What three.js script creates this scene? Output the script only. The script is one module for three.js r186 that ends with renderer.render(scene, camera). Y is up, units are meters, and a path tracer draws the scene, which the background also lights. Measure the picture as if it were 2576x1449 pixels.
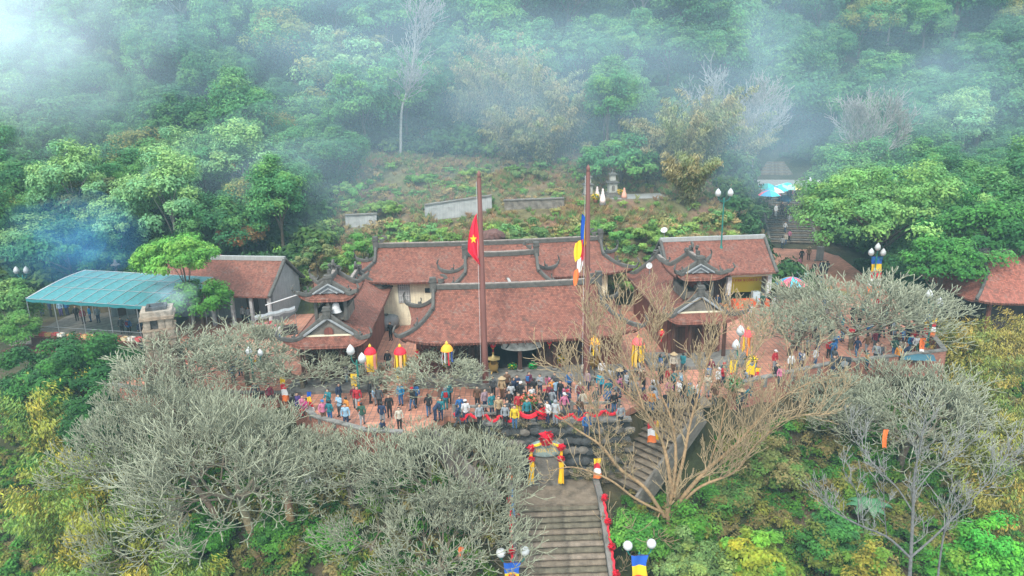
import * as THREE from 'three';
import { mergeGeometries } from 'three/addons/utils/BufferGeometryUtils.js';
import { MarchingCubes } from 'three/addons/objects/MarchingCubes.js';
import { ImprovedNoise } from 'three/addons/math/ImprovedNoise.js';

// ---------- camera, sky, sun, exposure ----------
const scene = new THREE.Scene();
const camera = new THREE.PerspectiveCamera(45.2, 16 / 9, 0.5, 900);
camera.position.set(0, 20.6, 0);
camera.rotation.set(THREE.MathUtils.degToRad(-15), 0, THREE.MathUtils.degToRad(-1.2));
camera.updateMatrixWorld(true);
const renderer = new THREE.WebGLRenderer({ antialias: true });
renderer.toneMapping = THREE.LinearToneMapping;
renderer.toneMappingExposure = 2.5;
renderer.shadowMap.enabled = true;
{ // an overcast sky: brightest overhead, a little bluer towards the horizon
  const w = 64, h = 32, d = new Float32Array(w * h * 4);
  for (let y = 0; y < h; y++) for (let x = 0; x < w; x++) {
    const s = Math.sin(((y + 0.5) / h - 0.5) * Math.PI), l = s > 0 ? 0.52 + 0.62 * s : 0.5, i = (y * w + x) * 4;
    d[i] = l * 0.93; d[i + 1] = l * 1.0; d[i + 2] = l * 1.06; d[i + 3] = 1;
  }
  const t = new THREE.DataTexture(d, w, h, THREE.RGBAFormat, THREE.FloatType);
  t.mapping = THREE.EquirectangularReflectionMapping; t.magFilter = THREE.LinearFilter; t.needsUpdate = true;
  scene.background = t; scene.environment = t;
}
const sun = new THREE.DirectionalLight(new THREE.Color(1, 0.95, 0.86), 1.5);
sun.name = 'sun'; sun.position.set(-35, 110, 40); sun.target.position.set(0, 0, -55);
sun.castShadow = true; sun.shadow.radius = 26;
Object.assign(sun.shadow.camera, { left: -130, right: 130, top: 130, bottom: -130, near: 1, far: 400 });
sun.shadow.mapSize.set(2048, 2048);
scene.add(sun, sun.target);
scene.fog = new THREE.FogExp2(new THREE.Color(0.50, 0.85, 1.0), 0.0007);

// ---------- small tools ----------
function rng(seed) { let s = seed * 2654435761 | 0; return () => { s = (s + 0x6d2b79f5) | 0; let t = Math.imul(s ^ (s >>> 15), 1 | s); t = (t + Math.imul(t ^ (t >>> 7), 61 | t)) ^ t; return ((t ^ (t >>> 14)) >>> 0) / 4294967296; }; }
const perlin = new ImprovedNoise(), V = (x, y, z) => new THREE.Vector3(x, y, z), rad = THREE.MathUtils.degToRad;
const lerp = THREE.MathUtils.lerp, clamp = THREE.MathUtils.clamp, sstep = (a, b, x) => { const t = clamp((x - a) / (b - a), 0, 1); return t * t * (3 - 2 * t); };
const noise = (x, y, z = 0) => perlin.noise(x, y, z);
const fbm = (x, y, z = 0) => noise(x, y, z) + 0.5 * noise(2 * x, 2 * y, z + 7) + 0.25 * noise(4 * x, 4 * y, z + 13);
// where the sight line through a point of the picture (2576 x 1449) meets the level y = h, or the depth z
function sight(px, py) { return V((px - 1288) / 1740, -(py - 724.5) / 1740, -1).applyQuaternion(camera.quaternion); }
function at(px, py, h = 0) { const d = sight(px, py), t = (h - camera.position.y) / d.y; return V(0, 0, 0).copy(camera.position).addScaledVector(d, t); }
function atZ(px, py, z) { const d = sight(px, py); return V(0, 0, 0).copy(camera.position).addScaledVector(d, z / d.z); }
function toPx(p) { const v = p.clone().applyMatrix4(camera.matrixWorldInverse); return [1288 - v.x / v.z * 1740, 724.5 + v.y / v.z * 1740, -v.z]; }

function hit(px, py) { const d = sight(px, py), p = V(0, 0, 0); for (let t = 30; t < 300; t += 0.25) { p.copy(camera.position).addScaledVector(d, t); if (p.y < ground(p.x, p.z)) break; } return p; }

const used = new Map();
function numbered(n) { const k = used.get(n) ?? 0; used.set(n, k + 1); return k ? n + '_' + String(k).padStart(3, '0') : n; }
function tag(o, label, category, group, kind) {
  if (label) o.userData.label = label;
  if (category) o.userData.category = category;
  if (group) o.userData.group = group;
  if (kind) o.userData.kind = kind;
  return o;
}
function thing(name, label, category, pos = [0, 0, 0], turn = 0, group) {
  const o = new THREE.Group(); o.name = numbered(name); scene.add(o);
  if (pos.isVector3) o.position.copy(pos); else o.position.set(...pos);
  o.rotation.y = turn;
  return tag(o, label, category, group);
}
function shade(m) { m.castShadow = true; m.receiveShadow = true; return m; }
function obj(name, geos, mat, parent = scene) {
  const g = Array.isArray(geos) ? join(geos) : geos;
  const m = shade(new THREE.Mesh(g, mat)); m.name = parent === scene ? numbered(name) : name; parent.add(m); return m;
}
function flat(g) {
  const n = g.index ? g.toNonIndexed() : g;
  for (const k of Object.keys(n.attributes)) if (!['position', 'normal', 'uv', 'color'].includes(k)) n.deleteAttribute(k);
  if (!n.attributes.uv) n.setAttribute('uv', new THREE.BufferAttribute(new Float32Array(n.attributes.position.count * 2), 2));
  return n;
}
function join(list) { if (list.length === 1) return list[0]; const f = list.map(flat), c = f.some((g) => g.attributes.color); if (c) for (const g of f) if (!g.attributes.color) g.setAttribute('color', new THREE.BufferAttribute(new Float32Array(g.attributes.position.count * 3).fill(1), 3)); return mergeGeometries(f); }
// uv in metres from the position, along the plane that each face lies nearest to
function metre(g0, s = 1) {
  const g = flat(g0), p = g.attributes.position, n = g.attributes.normal, uv = g.attributes.uv;
  for (let i = 0; i < p.count; i++) {
    const ax = Math.abs(n.getX(i)), ay = Math.abs(n.getY(i)), az = Math.abs(n.getZ(i));
    if (ay >= ax && ay >= az) uv.setXY(i, p.getX(i) * s, p.getZ(i) * s);
    else if (ax > az) uv.setXY(i, p.getZ(i) * s, p.getY(i) * s);
    else uv.setXY(i, p.getX(i) * s, p.getY(i) * s);
  }
  return g;
}
function move(g, x, y, z, rx = 0, ry = 0, rz = 0) { if (rx) g.rotateX(rx); if (rz) g.rotateZ(rz); if (ry) g.rotateY(ry); return g.translate(x, y, z); }
function box(w, h, d, x = 0, y = 0, z = 0, ry = 0, b = 0.02) { // a box with chamfered upright edges, its foot at y
  const c = Math.min(b, w / 4, d / 4), s = new THREE.Shape();
  s.moveTo(-w / 2 + c, -d / 2); s.lineTo(w / 2 - c, -d / 2); s.lineTo(w / 2, -d / 2 + c); s.lineTo(w / 2, d / 2 - c); s.lineTo(w / 2 - c, d / 2); s.lineTo(-w / 2 + c, d / 2); s.lineTo(-w / 2, d / 2 - c); s.lineTo(-w / 2, -d / 2 + c);
  const g = new THREE.ExtrudeGeometry(s, { depth: h, bevelEnabled: false }); g.rotateX(-Math.PI / 2);
  return move(metre(g), x, y, z, 0, ry);
}
function cyl(r0, r1, h, x = 0, y = 0, z = 0, n = 10) { const g = new THREE.CylinderGeometry(r1, r0, h, n); return move(g, x, y + h / 2, z); }
function lathe(pts, n = 12) { return new THREE.LatheGeometry(pts.map((p) => new THREE.Vector2(...p)), n); }
function bar(a, b, r, n = 6, r1 = r) { // a round bar from a to b
  const d = V(0, 0, 0).subVectors(b, a), g = new THREE.CylinderGeometry(r1, r, d.length(), n);
  g.applyQuaternion(new THREE.Quaternion().setFromUnitVectors(V(0, 1, 0), d.clone().normalize()));
  return g.translate((a.x + b.x) / 2, (a.y + b.y) / 2, (a.z + b.z) / 2);
}
// a ridge of rectangular section along pts; size(t) gives [width, height]
function sweep(pts, size, upv = V(0, 1, 0)) {
  const pos = [], idx = [], n = pts.length, t = V(0, 0, 0), s = V(0, 0, 0), u = V(0, 0, 0);
  for (let i = 0; i < n; i++) {
    t.subVectors(pts[Math.min(i + 1, n - 1)], pts[Math.max(i - 1, 0)]).normalize();
    s.crossVectors(t, upv); if (s.lengthSq() < 1e-6) s.set(1, 0, 0); s.normalize(); u.crossVectors(s, t).normalize();
    const [w, h] = size(i / (n - 1)), p = pts[i];
    for (const [a, b] of [[-1, 0], [-1, 0.8], [-0.6, 1], [0.6, 1], [1, 0.8], [1, 0]]) pos.push(p.x + s.x * a * w / 2 + u.x * b * h, p.y + s.y * a * w / 2 + u.y * b * h, p.z + s.z * a * w / 2 + u.z * b * h);
  }
  for (let i = 0; i < n - 1; i++) for (let k = 0; k < 6; k++) { const a = i * 6 + k, b = i * 6 + (k + 1) % 6; idx.push(a, b, b + 6, a, b + 6, a + 6); }
  for (const e of [0, (n - 1) * 6]) idx.push(e, e + 1, e + 5, e + 1, e + 4, e + 5, e + 1, e + 2, e + 4, e + 2, e + 3, e + 4);
  const g = new THREE.BufferGeometry(); g.setAttribute('position', new THREE.Float32BufferAttribute(pos, 3)); g.setIndex(idx);
  const f = g.toNonIndexed(); f.computeVertexNormals(); return metre(f);
}
function grid(nu, nv, fn, uvs = 1) { // a sheet; fn(u, v) gives [x, y, z, s, t]
  const pos = [], uv = [], idx = [];
  for (let j = 0; j <= nv; j++) for (let i = 0; i <= nu; i++) { const q = fn(i / nu, j / nv); pos.push(q[0], q[1], q[2]); uv.push((q[3] ?? i / nu) * uvs, (q[4] ?? j / nv) * uvs); }
  for (let j = 0; j < nv; j++) for (let i = 0; i < nu; i++) { const a = j * (nu + 1) + i, b = a + nu + 1; idx.push(a, a + 1, b + 1, a, b + 1, b); }
  const g = new THREE.BufferGeometry(); g.setAttribute('position', new THREE.Float32BufferAttribute(pos, 3)); g.setAttribute('uv', new THREE.Float32BufferAttribute(uv, 2)); g.setIndex(idx); g.computeVertexNormals(); return g;
}
function tint(g, c, vary = 0, R = null) { const n = g.attributes.position.count, a = new Float32Array(n * 3), k = vary && R ? 1 + (R() - 0.5) * vary : 1; for (let i = 0; i < n; i++) { a[i * 3] = c[0] * k; a[i * 3 + 1] = c[1] * k; a[i * 3 + 2] = c[2] * k; } g.setAttribute('color', new THREE.BufferAttribute(a, 3)); return g; }

const lA = V(0, 0, 0), lB = V(0, 0, 0);
const leafQ = (R, c, s, col) => { const a = R() * 6.28, b = (R() - 0.5) * 2, g = new THREE.BufferGeometry(), x = V(Math.cos(a), (R() - 0.5), Math.sin(a)).normalize().multiplyScalar(s), y = V(-Math.sin(a) * 0.4, b, Math.cos(a) * 0.4).normalize().multiplyScalar(s * 0.5); return [c.clone().sub(x), c.clone().add(y), c.clone().add(x), c.clone().sub(y)]; };
function leafGeo(list) { // list: [corners, colour, normal]
  const n = list.length, p = new Float32Array(n * 12), c = new Float32Array(n * 12), nn = new Float32Array(n * 12), ix = new Uint32Array(n * 6); let k = 0;
  for (const [q, col, nr] of list) { lA.subVectors(q[1], q[0]).cross(lB.subVectors(q[2], q[0])); if (lA.dot(nr) < 0) q.reverse(); for (let i = 0; i < 4; i++) { q[i].toArray(p, (k * 4 + i) * 3); c.set(col, (k * 4 + i) * 3); nr.toArray(nn, (k * 4 + i) * 3); } ix.set([k * 4, k * 4 + 1, k * 4 + 2, k * 4, k * 4 + 2, k * 4 + 3], k * 6); k++; }
  const g = new THREE.BufferGeometry(); g.setAttribute('position', new THREE.BufferAttribute(p, 3)); g.setAttribute('color', new THREE.BufferAttribute(c, 3)); g.setAttribute('normal', new THREE.BufferAttribute(nn, 3)); g.setIndex(new THREE.BufferAttribute(ix, 1)); return g;
}
function ball(R, n, r, s, cols, cy = 0, sq = 1) { const L = []; for (let i = 0; i < n; i++) { const d = V(R() * 2 - 1, R() * 2 - 1, R() * 2 - 1).normalize(), q = d.clone().multiplyScalar(r * (0.65 + 0.35 * R())); q.y = q.y * sq + cy; const c = cols[Math.floor(R() * cols.length)], k = 0.75 + 0.5 * R(); L.push([leafQ(R, q, s * (0.7 + 0.6 * R())), c.map((v) => v * k), d]); } return leafGeo(L); }
// ---------- materials ----------
function tex(size, fn, srgb = true) { // fn(x, y in 0..1) gives linear [r, g, b]; tiles if fn does
  const d = new Uint8Array(size * size * 4), e = (c) => 255 * clamp(srgb ? (c <= 0.0031308 ? 12.92 * c : 1.055 * Math.pow(c, 1 / 2.4) - 0.055) : c, 0, 1);
  for (let y = 0; y < size; y++) for (let x = 0; x < size; x++) { const c = fn(x / size, y / size), i = (y * size + x) * 4; d[i] = e(c[0]); d[i + 1] = e(c[1]); d[i + 2] = e(c[2]); d[i + 3] = 255; }
  const t = new THREE.DataTexture(d, size, size); t.wrapS = t.wrapT = THREE.RepeatWrapping; t.magFilter = THREE.LinearFilter; if (srgb) t.colorSpace = THREE.SRGBColorSpace; t.needsUpdate = true; return t;
}
function tnoise(x, y, f, s) { // noise that tiles over the unit square
  const a = noise(x * f, y * f, s), b = noise((x - 1) * f, y * f, s), c = noise(x * f, (y - 1) * f, s), d = noise((x - 1) * f, (y - 1) * f, s);
  return a * (1 - x) * (1 - y) + b * x * (1 - y) + c * (1 - x) * y + d * x * y;
}
function rep(t, s, s2 = s) { const c = t.clone(); c.repeat.set(s, s2); c.needsUpdate = true; return c; }
const hash = (i, j) => { const s = Math.sin(i * 127.1 + j * 311.7) * 43758.5453; return s - Math.floor(s); };
// clay roof tiles: one square of the texture is 6 m of roof, 44 courses of 36 staggered tiles, with lichen and soot stains
const tileAt = (x, y) => { const r = Math.floor(y * 44), fx = x * 36 + (r % 2) * 0.5, fy = y * 44 - r, c = Math.floor(fx) % 36, ex = fx - Math.floor(fx); return [r, c, ex, fy]; };
const roofMap = tex(1024, (x, y) => {
  const [r, c, ex, fy] = tileAt(x, y), h = hash(r, c), h2 = hash(r + 50, c + 9), l = tnoise(x, y, 5, 3) + 0.6 * tnoise(x, y, 13, 8), st = tnoise(x, y * 0.3, 22, 4), k = (0.62 + 0.6 * h + 0.22 * l + 0.22 * st) * (fy < 0.16 || Math.min(ex, 1 - ex) < 0.07 ? 0.62 : 1);
  const q = [0.235 * k, 0.084 * k, 0.056 * k], m = clamp((l - 0.12) * 1.1 + (h2 - 0.66) * 0.9, 0, 0.6), d = clamp((-l - 0.25) * 1.2 + (h2 < 0.12 ? 0.35 : 0), 0, 0.55);
  return q.map((v, i) => lerp(lerp(v, [0.185, 0.145, 0.12][i], m), [0.10, 0.065, 0.05][i], d));
});
const roofBump = tex(1024, (x, y) => { const [r, c, ex, fy] = tileAt(x, y), e = Math.min(ex, 1 - ex); return Array(3).fill(clamp((1 - fy) * 0.8 * (e < 0.12 ? 0.35 : 1) + hash(r, c) * 0.2, 0, 1)); }, false);
// square terracotta paving, 30 slabs over 12 m, with damp stains
const paveMap = tex(1024, (x, y) => {
  const i = Math.floor(x * 30), j = Math.floor(y * 30), ex = x * 30 - i, ey = y * 30 - j, e = Math.min(ex, 1 - ex, ey, 1 - ey), h = hash(i, j), l = tnoise(x, y, 4, 21) + 0.6 * tnoise(x, y, 11, 4) + 0.4 * tnoise(x, y, 40, 6), k = 0.76 + 0.34 * h + 0.3 * l, d = clamp((-l - 0.15) * 1.3, 0, 0.6);
  return (e < 0.05 ? [0.17, 0.12, 0.10] : [0.47 * k, 0.205 * k, 0.13 * k]).map((v, q) => lerp(v, [0.2, 0.13, 0.1][q], d));
});
const paveBump = tex(512, (x, y) => { const ex = x * 30 % 1, ey = y * 30 % 1; return Array(3).fill(Math.min(ex, 1 - ex, ey, 1 - ey) < 0.05 ? 0 : 1); }, false);
const brickMap = tex(256, (x, y) => { const r = Math.floor(y * 16), fx = x * 6 + (r % 2) * 0.5, c = Math.floor(fx) % 6, ex = fx % 1, ey = y * 16 % 1, k = 0.7 + 0.5 * hash(r, c) + 0.3 * tnoise(x, y, 4, 2); return ex < 0.05 || ey < 0.14 ? [0.17, 0.14, 0.12] : [0.34 * k, 0.13 * k, 0.085 * k]; });
const stoneMap = tex(512, (x, y) => { const l = tnoise(x, y, 5, 1) + 0.6 * tnoise(x, y, 14, 5) + 0.45 * tnoise(x, y, 40, 9), k = clamp(0.8 + 0.55 * l, 0.2, 1.6); return [k * 0.75, k * 0.75, k * 0.75]; });
const grainMap = tex(256, (x, y) => { const k = clamp(0.82 + 0.5 * tnoise(x, y, 6, 1) + 0.35 * tnoise(x, y, 30, 5), 0.3, 1.3); return [k * 0.8, k * 0.8, k * 0.8]; });
const streakMap = tex(512, (x, y) => { const s = tnoise(x, 0.5, 26, 3) + 0.6 * tnoise(x, y, 7, 5) + 0.4 * tnoise(x, y, 32, 9), k = clamp(0.9 + 0.42 * s, 0.25, 1.2); return [k * 0.8, k * 0.8, k * 0.8]; });
const woodMap = tex(256, (x, y) => { const p = Math.floor(x * 6), e = x * 6 % 1, s = tnoise(x, y * 0.2, 36, 3), k = (0.75 + 0.4 * hash(p, 3)) * (0.9 + 0.5 * s); return e < 0.05 ? [0.15, 0.15, 0.15] : [k * 0.8, k * 0.8, k * 0.8]; });
const earthMap = tex(512, (x, y) => { const l = tnoise(x, y, 6, 1) + 0.7 * tnoise(x, y, 17, 5) + 0.6 * tnoise(x, y, 50, 9), k = clamp(0.8 + 0.6 * l, 0.15, 1.7); return [k * 0.8, k * 0.78, k * 0.74]; });

function mat(c, rough = 0.85, o = {}) { const m = new THREE.MeshStandardMaterial({ roughness: rough, side: THREE.DoubleSide, ...o }); m.color.setRGB(...c); return m; }
const M = {
  roof: mat([1, 1, 1], 0.85, { map: rep(roofMap, 1 / 6), bumpMap: rep(roofBump, 1 / 6), bumpScale: 0.05, vertexColors: true }),
  pave: mat([1, 1, 1], 0.8, { map: rep(paveMap, 1 / 12), bumpMap: rep(paveBump, 1 / 12), bumpScale: 0.006, vertexColors: true }),
  brick: mat([1, 1, 1], 0.9, { map: rep(brickMap, 0.7) }),
  ridge: mat([0.15, 0.145, 0.13], 0.95, { map: rep(stoneMap, 0.5), bumpMap: rep(stoneMap, 0.8), bumpScale: 0.03 }),
  ridgeCap: mat([0.42, 0.36, 0.32], 0.95, { map: rep(stoneMap, 0.5) }),
  stone: mat([0.27, 0.26, 0.235], 0.95, { map: rep(stoneMap, 0.4), bumpMap: rep(stoneMap, 0.7), bumpScale: 0.03 }),
  oldStone: mat([0.26, 0.235, 0.20], 0.95, { map: rep(stoneMap, 0.35), bumpMap: rep(stoneMap, 0.6), bumpScale: 0.06 }),
  step: mat([0.29, 0.23, 0.165], 0.92, { map: rep(stoneMap, 0.33), bumpMap: rep(stoneMap, 0.6), bumpScale: 0.03 }),
  stepB: mat([0.22, 0.19, 0.13], 0.95, { map: rep(stoneMap, 0.41), bumpMap: rep(stoneMap, 0.7), bumpScale: 0.04 }), stepC: mat([0.35, 0.28, 0.21], 0.92, { map: rep(stoneMap, 0.27), bumpMap: rep(stoneMap, 0.6), bumpScale: 0.03 }),
  darkStone: mat([0.10, 0.105, 0.105], 0.95, { map: rep(stoneMap, 0.3), bumpMap: rep(stoneMap, 0.5), bumpScale: 0.08 }),
  cream: mat([0.98, 0.90, 0.66], 0.9, { map: rep(streakMap, 0.25) }),
  gableGrey: mat([0.34, 0.36, 0.37], 0.95, { map: rep(streakMap, 0.2) }),
  concrete: mat([0.42, 0.43, 0.42], 0.9, { map: rep(streakMap, 0.3) }),
  white: mat([0.82, 0.83, 0.83], 0.7, { map: rep(grainMap, 0.6) }),
  wood: mat([0.115, 0.05, 0.032], 0.7, { map: rep(woodMap, 0.7) }),
  redWood: mat([0.26, 0.085, 0.062], 0.7, { map: rep(woodMap, 0.6) }),
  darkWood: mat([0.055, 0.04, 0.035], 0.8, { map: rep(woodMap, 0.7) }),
  poleRed: mat([0.26, 0.105, 0.085], 0.55, { map: rep(grainMap, 0.4) }),
  dark: mat([0.02, 0.026, 0.032], 0.9),
  green: mat([0.01, 0.16, 0.13], 0.5), metal: mat([0.35, 0.37, 0.38], 0.45, { metalness: 0.6 }),
  globe: mat([0.50, 0.52, 0.52], 0.35), teal: mat([0.018, 0.30, 0.31], 0.85, { map: rep(grainMap, 0.5) }),
  gold: mat([0.75, 0.44, 0.05], 0.55), yellow: mat([0.84, 0.52, 0.015], 0.75), red: mat([0.62, 0.012, 0.03], 0.7), blue: mat([0.01, 0.09, 0.50], 0.75), orange: mat([0.80, 0.22, 0.03], 0.75), cloth: mat([0.8, 0.8, 0.8], 0.8),
  bark: mat([1, 1, 1], 0.95, { vertexColors: true, map: rep(grainMap, 1) }), leaf: new THREE.MeshPhysicalMaterial({ roughness: 1, side: THREE.DoubleSide, vertexColors: true, transmission: 0.3, thickness: 0, specularIntensity: 0.3 }),
};
M.leaf.color.setRGB(1.5, 1.5, 1.35);

// ---------- the ground ----------
const frontEdge = [[-60, -52], [-34, -50], [-26, -47.5], [-16.4, -46.9], [-13.5, -42.9], [-9.6, -40.7], [-7.2, -40.3], [-4.6, -43.4], [7.5, -43.6], [9.6, -45.4], [15.2, -46], [24.8, -49.9], [34.5, -52], [37, -58], [60, -60], [160, -62]];
function zFront(x) { for (let i = 1; i < frontEdge.length; i++) if (x <= frontEdge[i][0]) { const [a, b] = [frontEdge[i - 1], frontEdge[i]]; return lerp(a[1], b[1], clamp((x - a[0]) / (b[0] - a[0]), 0, 1)); } return -62; }
// the path on the right: brick yard, flight of steps, upper yard, second flight
const pathPts = [[36, 0, -78, 5.5], [39.6, 0.1, -94, 3.6], [40.5, 0.3, -97.5, 3.2], [44.2, 4.9, -113, 3.4], [49, 5.4, -124, 6.5], [52, 6, -136, 7], [53, 6.6, -139, 4], [54, 7.6, -142, 3]];
function pathNear(x, z) {
  let best = [1e9, 0];
  for (let i = 1; i < pathPts.length; i++) {
    const a = pathPts[i - 1], b = pathPts[i], dx = b[0] - a[0], dz = b[2] - a[2], t = clamp(((x - a[0]) * dx + (z - a[2]) * dz) / (dx * dx + dz * dz), 0, 1), d = Math.hypot(x - a[0] - dx * t, z - a[2] - dz * t) - lerp(a[3], b[3], t);
    if (d < best[0]) best = [d, lerp(a[1], b[1], t)];
  }
  return best;
}
function hill(x, z) {
  const D = -z, rightness = sstep(27, 62, x), hb = lerp(70.5, 112, rightness) + 3 * noise(x * 0.06, 3.3), t = D - hb;
  if (t < 0) return 0;
  const bank = lerp(4.4, 1.5, sstep(-14, -30, x)) * (1 - 0.8 * rightness), far = Math.max(0, t - lerp(34, 22, sstep(-5, -40, x)));
  let y = bank * (1 - Math.exp(-t / 4.5)) + lerp(0.31, 0.24, rightness) * t + 0.42 * far * sstep(0, 30, far) + (1.4 * fbm(x * 0.045, z * 0.045) + 0.25 * fbm(x * 0.25, z * 0.25)) * sstep(0, 18, t);
  return y;
}
function ground(x, z) {
  const zf = zFront(x);
  let y;
  if (z > zf) {
    const d = z - zf; y = -0.6 - 1.6 * sstep(0, 0.8, d) - 0.75 * Math.min(d, 4) - 0.47 * Math.max(0, d - 4) + 0.3 * noise(x * 0.3, z * 0.3) * sstep(1, 4, d);
    if (x > -1.5 && x < 9) y = Math.min(y, z > -41.6 ? -4.5 - 0.52 * Math.max(0, z + 38.6) : lerp(-0.8, -4.5, sstep(-43.6, -42.9, z)));
  } else y = hill(x, z);
  if (x < -24) { const e = sstep(-24, -29, x) * sstep(-50, -56, z); if (z <= zf) y = Math.max(y, 0) - 0.02 * e; }
  if (x > 36 && z > -86) { const k = sstep(36, 44, x); y = Math.min(y, lerp(y, Math.min(y, -3.2), k)); }
  if (z < -70) { // the levelled platform of the two stupas, and the path
    const dp = Math.max(Math.abs(x - 14.2) - 5.2, Math.abs(z + 86.6) - 2.6, 0); y = lerp(8.95, y, sstep(0, 3.4, dp));
  }
  if (x > 26 && z < -60) { const [d, h] = pathNear(x, z); y = lerp(h - 0.12, y, sstep(-0.4, 7, d)); }
  return y;
}
{ // one sheet from below the camera to far up the hill
  const xs = [], zs = [];
  for (let x = -210; x <= 230; x += Math.abs(x - 5) < 58 ? 1.1 : 4) xs.push(x);
  for (let z = -8; z >= -420; z -= z > -120 ? 1.0 : 5) zs.push(z);
  const R = rng(5), P = [[0.055, 0.06, 0.022], [0.22, 0.155, 0.10], [0.17, 0.175, 0.08], [0.28, 0.165, 0.115], [0.05, 0.075, 0.025]];
  const g = grid(xs.length - 1, zs.length - 1, (u, v) => { const x = xs[Math.round(u * (xs.length - 1))], z = zs[Math.round(v * (zs.length - 1))]; return [x, ground(x, z), z, x / 5, z / 5]; });
  const p = g.attributes.position, c = new Float32Array(p.count * 3);
  for (let i = 0; i < p.count; i++) {
    const x = p.getX(i), z = p.getZ(i), n = fbm(x * 0.12, z * 0.12, 4), m = fbm(x * 0.3, z * 0.3, 9), bare = z < -70 && z > -108 && x > -24 && x < 26;
    let a = P[0].slice();
    if (bare) { a = P[2].map((v, k) => lerp(v, P[1][k], sstep(-0.3, 0.5, n))); a = a.map((v, k) => lerp(v, P[3][k], sstep(0.15, 0.6, m))); } else a = a.map((v, k) => lerp(v, P[n > 0 ? 1 : 4][k], Math.min(1, Math.abs(n) * 1.3)));
    c.set(a, i * 3);
  }
  g.setAttribute('color', new THREE.BufferAttribute(c, 3));
  tag(obj('hillside_ground', g, mat([1, 1, 1], 1, { vertexColors: true, map: earthMap, bumpMap: earthMap, bumpScale: 0.08 })), 'brown and green earth of the wooded hillside', 'ground', null, 'structure');
}
function slab(pts, y, h, m, name, label, category, parent = scene) { // a level slab with the outline pts (x, z), its top at y
  const s = new THREE.Shape(pts.map((p) => new THREE.Vector2(p[0], -p[1]))), g = new THREE.ExtrudeGeometry(s, { depth: h, bevelEnabled: false });
  g.rotateX(-Math.PI / 2); g.translate(0, y - h, 0);
  const q = metre(g); if (m.vertexColors) tint(q, [1, 1, 1]);
  const o = obj(name, q, m, parent); return parent === scene ? tag(o, label, category, null, 'structure') : o;
}
slab([[-33, -50.2], [-26, -47.5], [-16.4, -46.9], [-13.5, -42.9], [-9.6, -40.7], [-7.2, -40.3], [-4.6, -43.4], [7.5, -43.6], [9.6, -45.4], [15.2, -46], [24.8, -49.9], [34.5, -52], [36.5, -58], [40.5, -72], [43.6, -90], [43.4, -97.2], [37.2, -97.2], [34, -88], [29.5, -74], [27, -70], [-33, -70]], 0.02, 0.5, M.pave, 'courtyard_paving', 'terracotta tiled courtyard of the temple', 'courtyard');
slab([[-46.5, -60.4], [-33.1, -56], [-33.1, -70], [-46.5, -71]], 0.01, 0.4, M.oldStone, 'stall_yard', 'trodden grey-brown yard under the teal stall canopy', 'yard');
// the low brick parapets along the front of the courtyard
function parapet(label, pts, y0, h, capped = true) {
  const t = thing('brick_parapet', label, 'wall');
  const w = [], c = [];
  for (let i = 1; i < pts.length; i++) {
    const a = V(pts[i - 1][0], 0, pts[i - 1][1]), b = V(pts[i][0], 0, pts[i][1]), l = a.distanceTo(b), ry = -Math.atan2(b.z - a.z, b.x - a.x), m = a.clone().add(b).multiplyScalar(0.5);
    w.push(box(l, h - y0, 0.3, m.x, y0, m.z, ry)); c.push(box(l + 0.1, 0.1, 0.42, m.x, h + 0.003, m.z, ry));
    for (let k = 0.6; k < l - 0.3; k += 1.3) { const q = a.clone().lerp(b, k / l); c.push(box(0.34, h - 0.06, 0.36, q.x, 0.05, q.z, ry)); }
  }
  obj('wall', w, M.brick, t); obj('coping', c, M.stone, t); return t;
}
parapet('brick parapet with stone coping along the left front of the courtyard, where people sit', frontEdge.slice(3, 7), -3.2, 0.42);
parapet('low brick parapet on the far left of the courtyard behind the frangipani trees', [[-33, -50.2], [-26, -47.5], [-16.4, -46.9]], -2.6, 0.45);
parapet('brick parapet on the right front edge of the courtyard under bare branches', [[15.4, -46], [24.8, -49.9], [34.5, -52], [36.5, -58]], -3.4, 0.75);

// ---------- the grand stair: a flight below, a landing, two flights up beside the name stone ----------
{
  const t = thing('stone_staircase', 'worn grey stone staircase rising from the bottom of the picture to a landing', 'staircase', [2.55, 0, -38.9], rad(1.2));
  obj('landing', [box(5.6, 0.5, 2.9, 0, -4.5, -1.3)], M.step, t);
  for (let i = 0; i < 26; i++) { const R = rng(40 + i); const y = -4 - (i + 1) * 0.175, z = 0.2 + i * 0.37; const g = [box(5.2, 0.075, 0.5, (R() - 0.5) * 0.03, y - 0.075, z + 0.05), box(5.1, 0.2, 0.3, 0, y - 0.27, z - 0.02)]; obj('step', g, [M.step, M.stepB, M.stepC, M.stepB][Math.floor(R() * 4)], t); }
  const body = new THREE.Shape(); body.moveTo(0, -4.5); body.lineTo(9.7, -9); body.lineTo(9.7, -10); body.lineTo(0, -6);
  const g = new THREE.ExtrudeGeometry(body, { depth: 5.1, bevelEnabled: false }); g.rotateY(-Math.PI / 2); g.translate(2.55, -0.12, 0); obj('stair_base', metre(g), M.darkStone, t);
  for (const s of [-1, 1]) { const w = new THREE.Shape(); w.moveTo(-2.6, -3.75); w.lineTo(0, -3.75); w.lineTo(9.7, -8.35); w.lineTo(9.7, -9.6); w.lineTo(0, -4.8); w.lineTo(-2.6, -4.8); const q = new THREE.ExtrudeGeometry(w, { depth: 0.34, bevelEnabled: true, bevelSize: 0.03, bevelThickness: 0.03, bevelSegments: 1 }); q.rotateY(-Math.PI / 2); q.translate(s * 2.83 + 0.17, 0, 0); obj('side_wall', metre(q), M.stone, t); }
}
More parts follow.
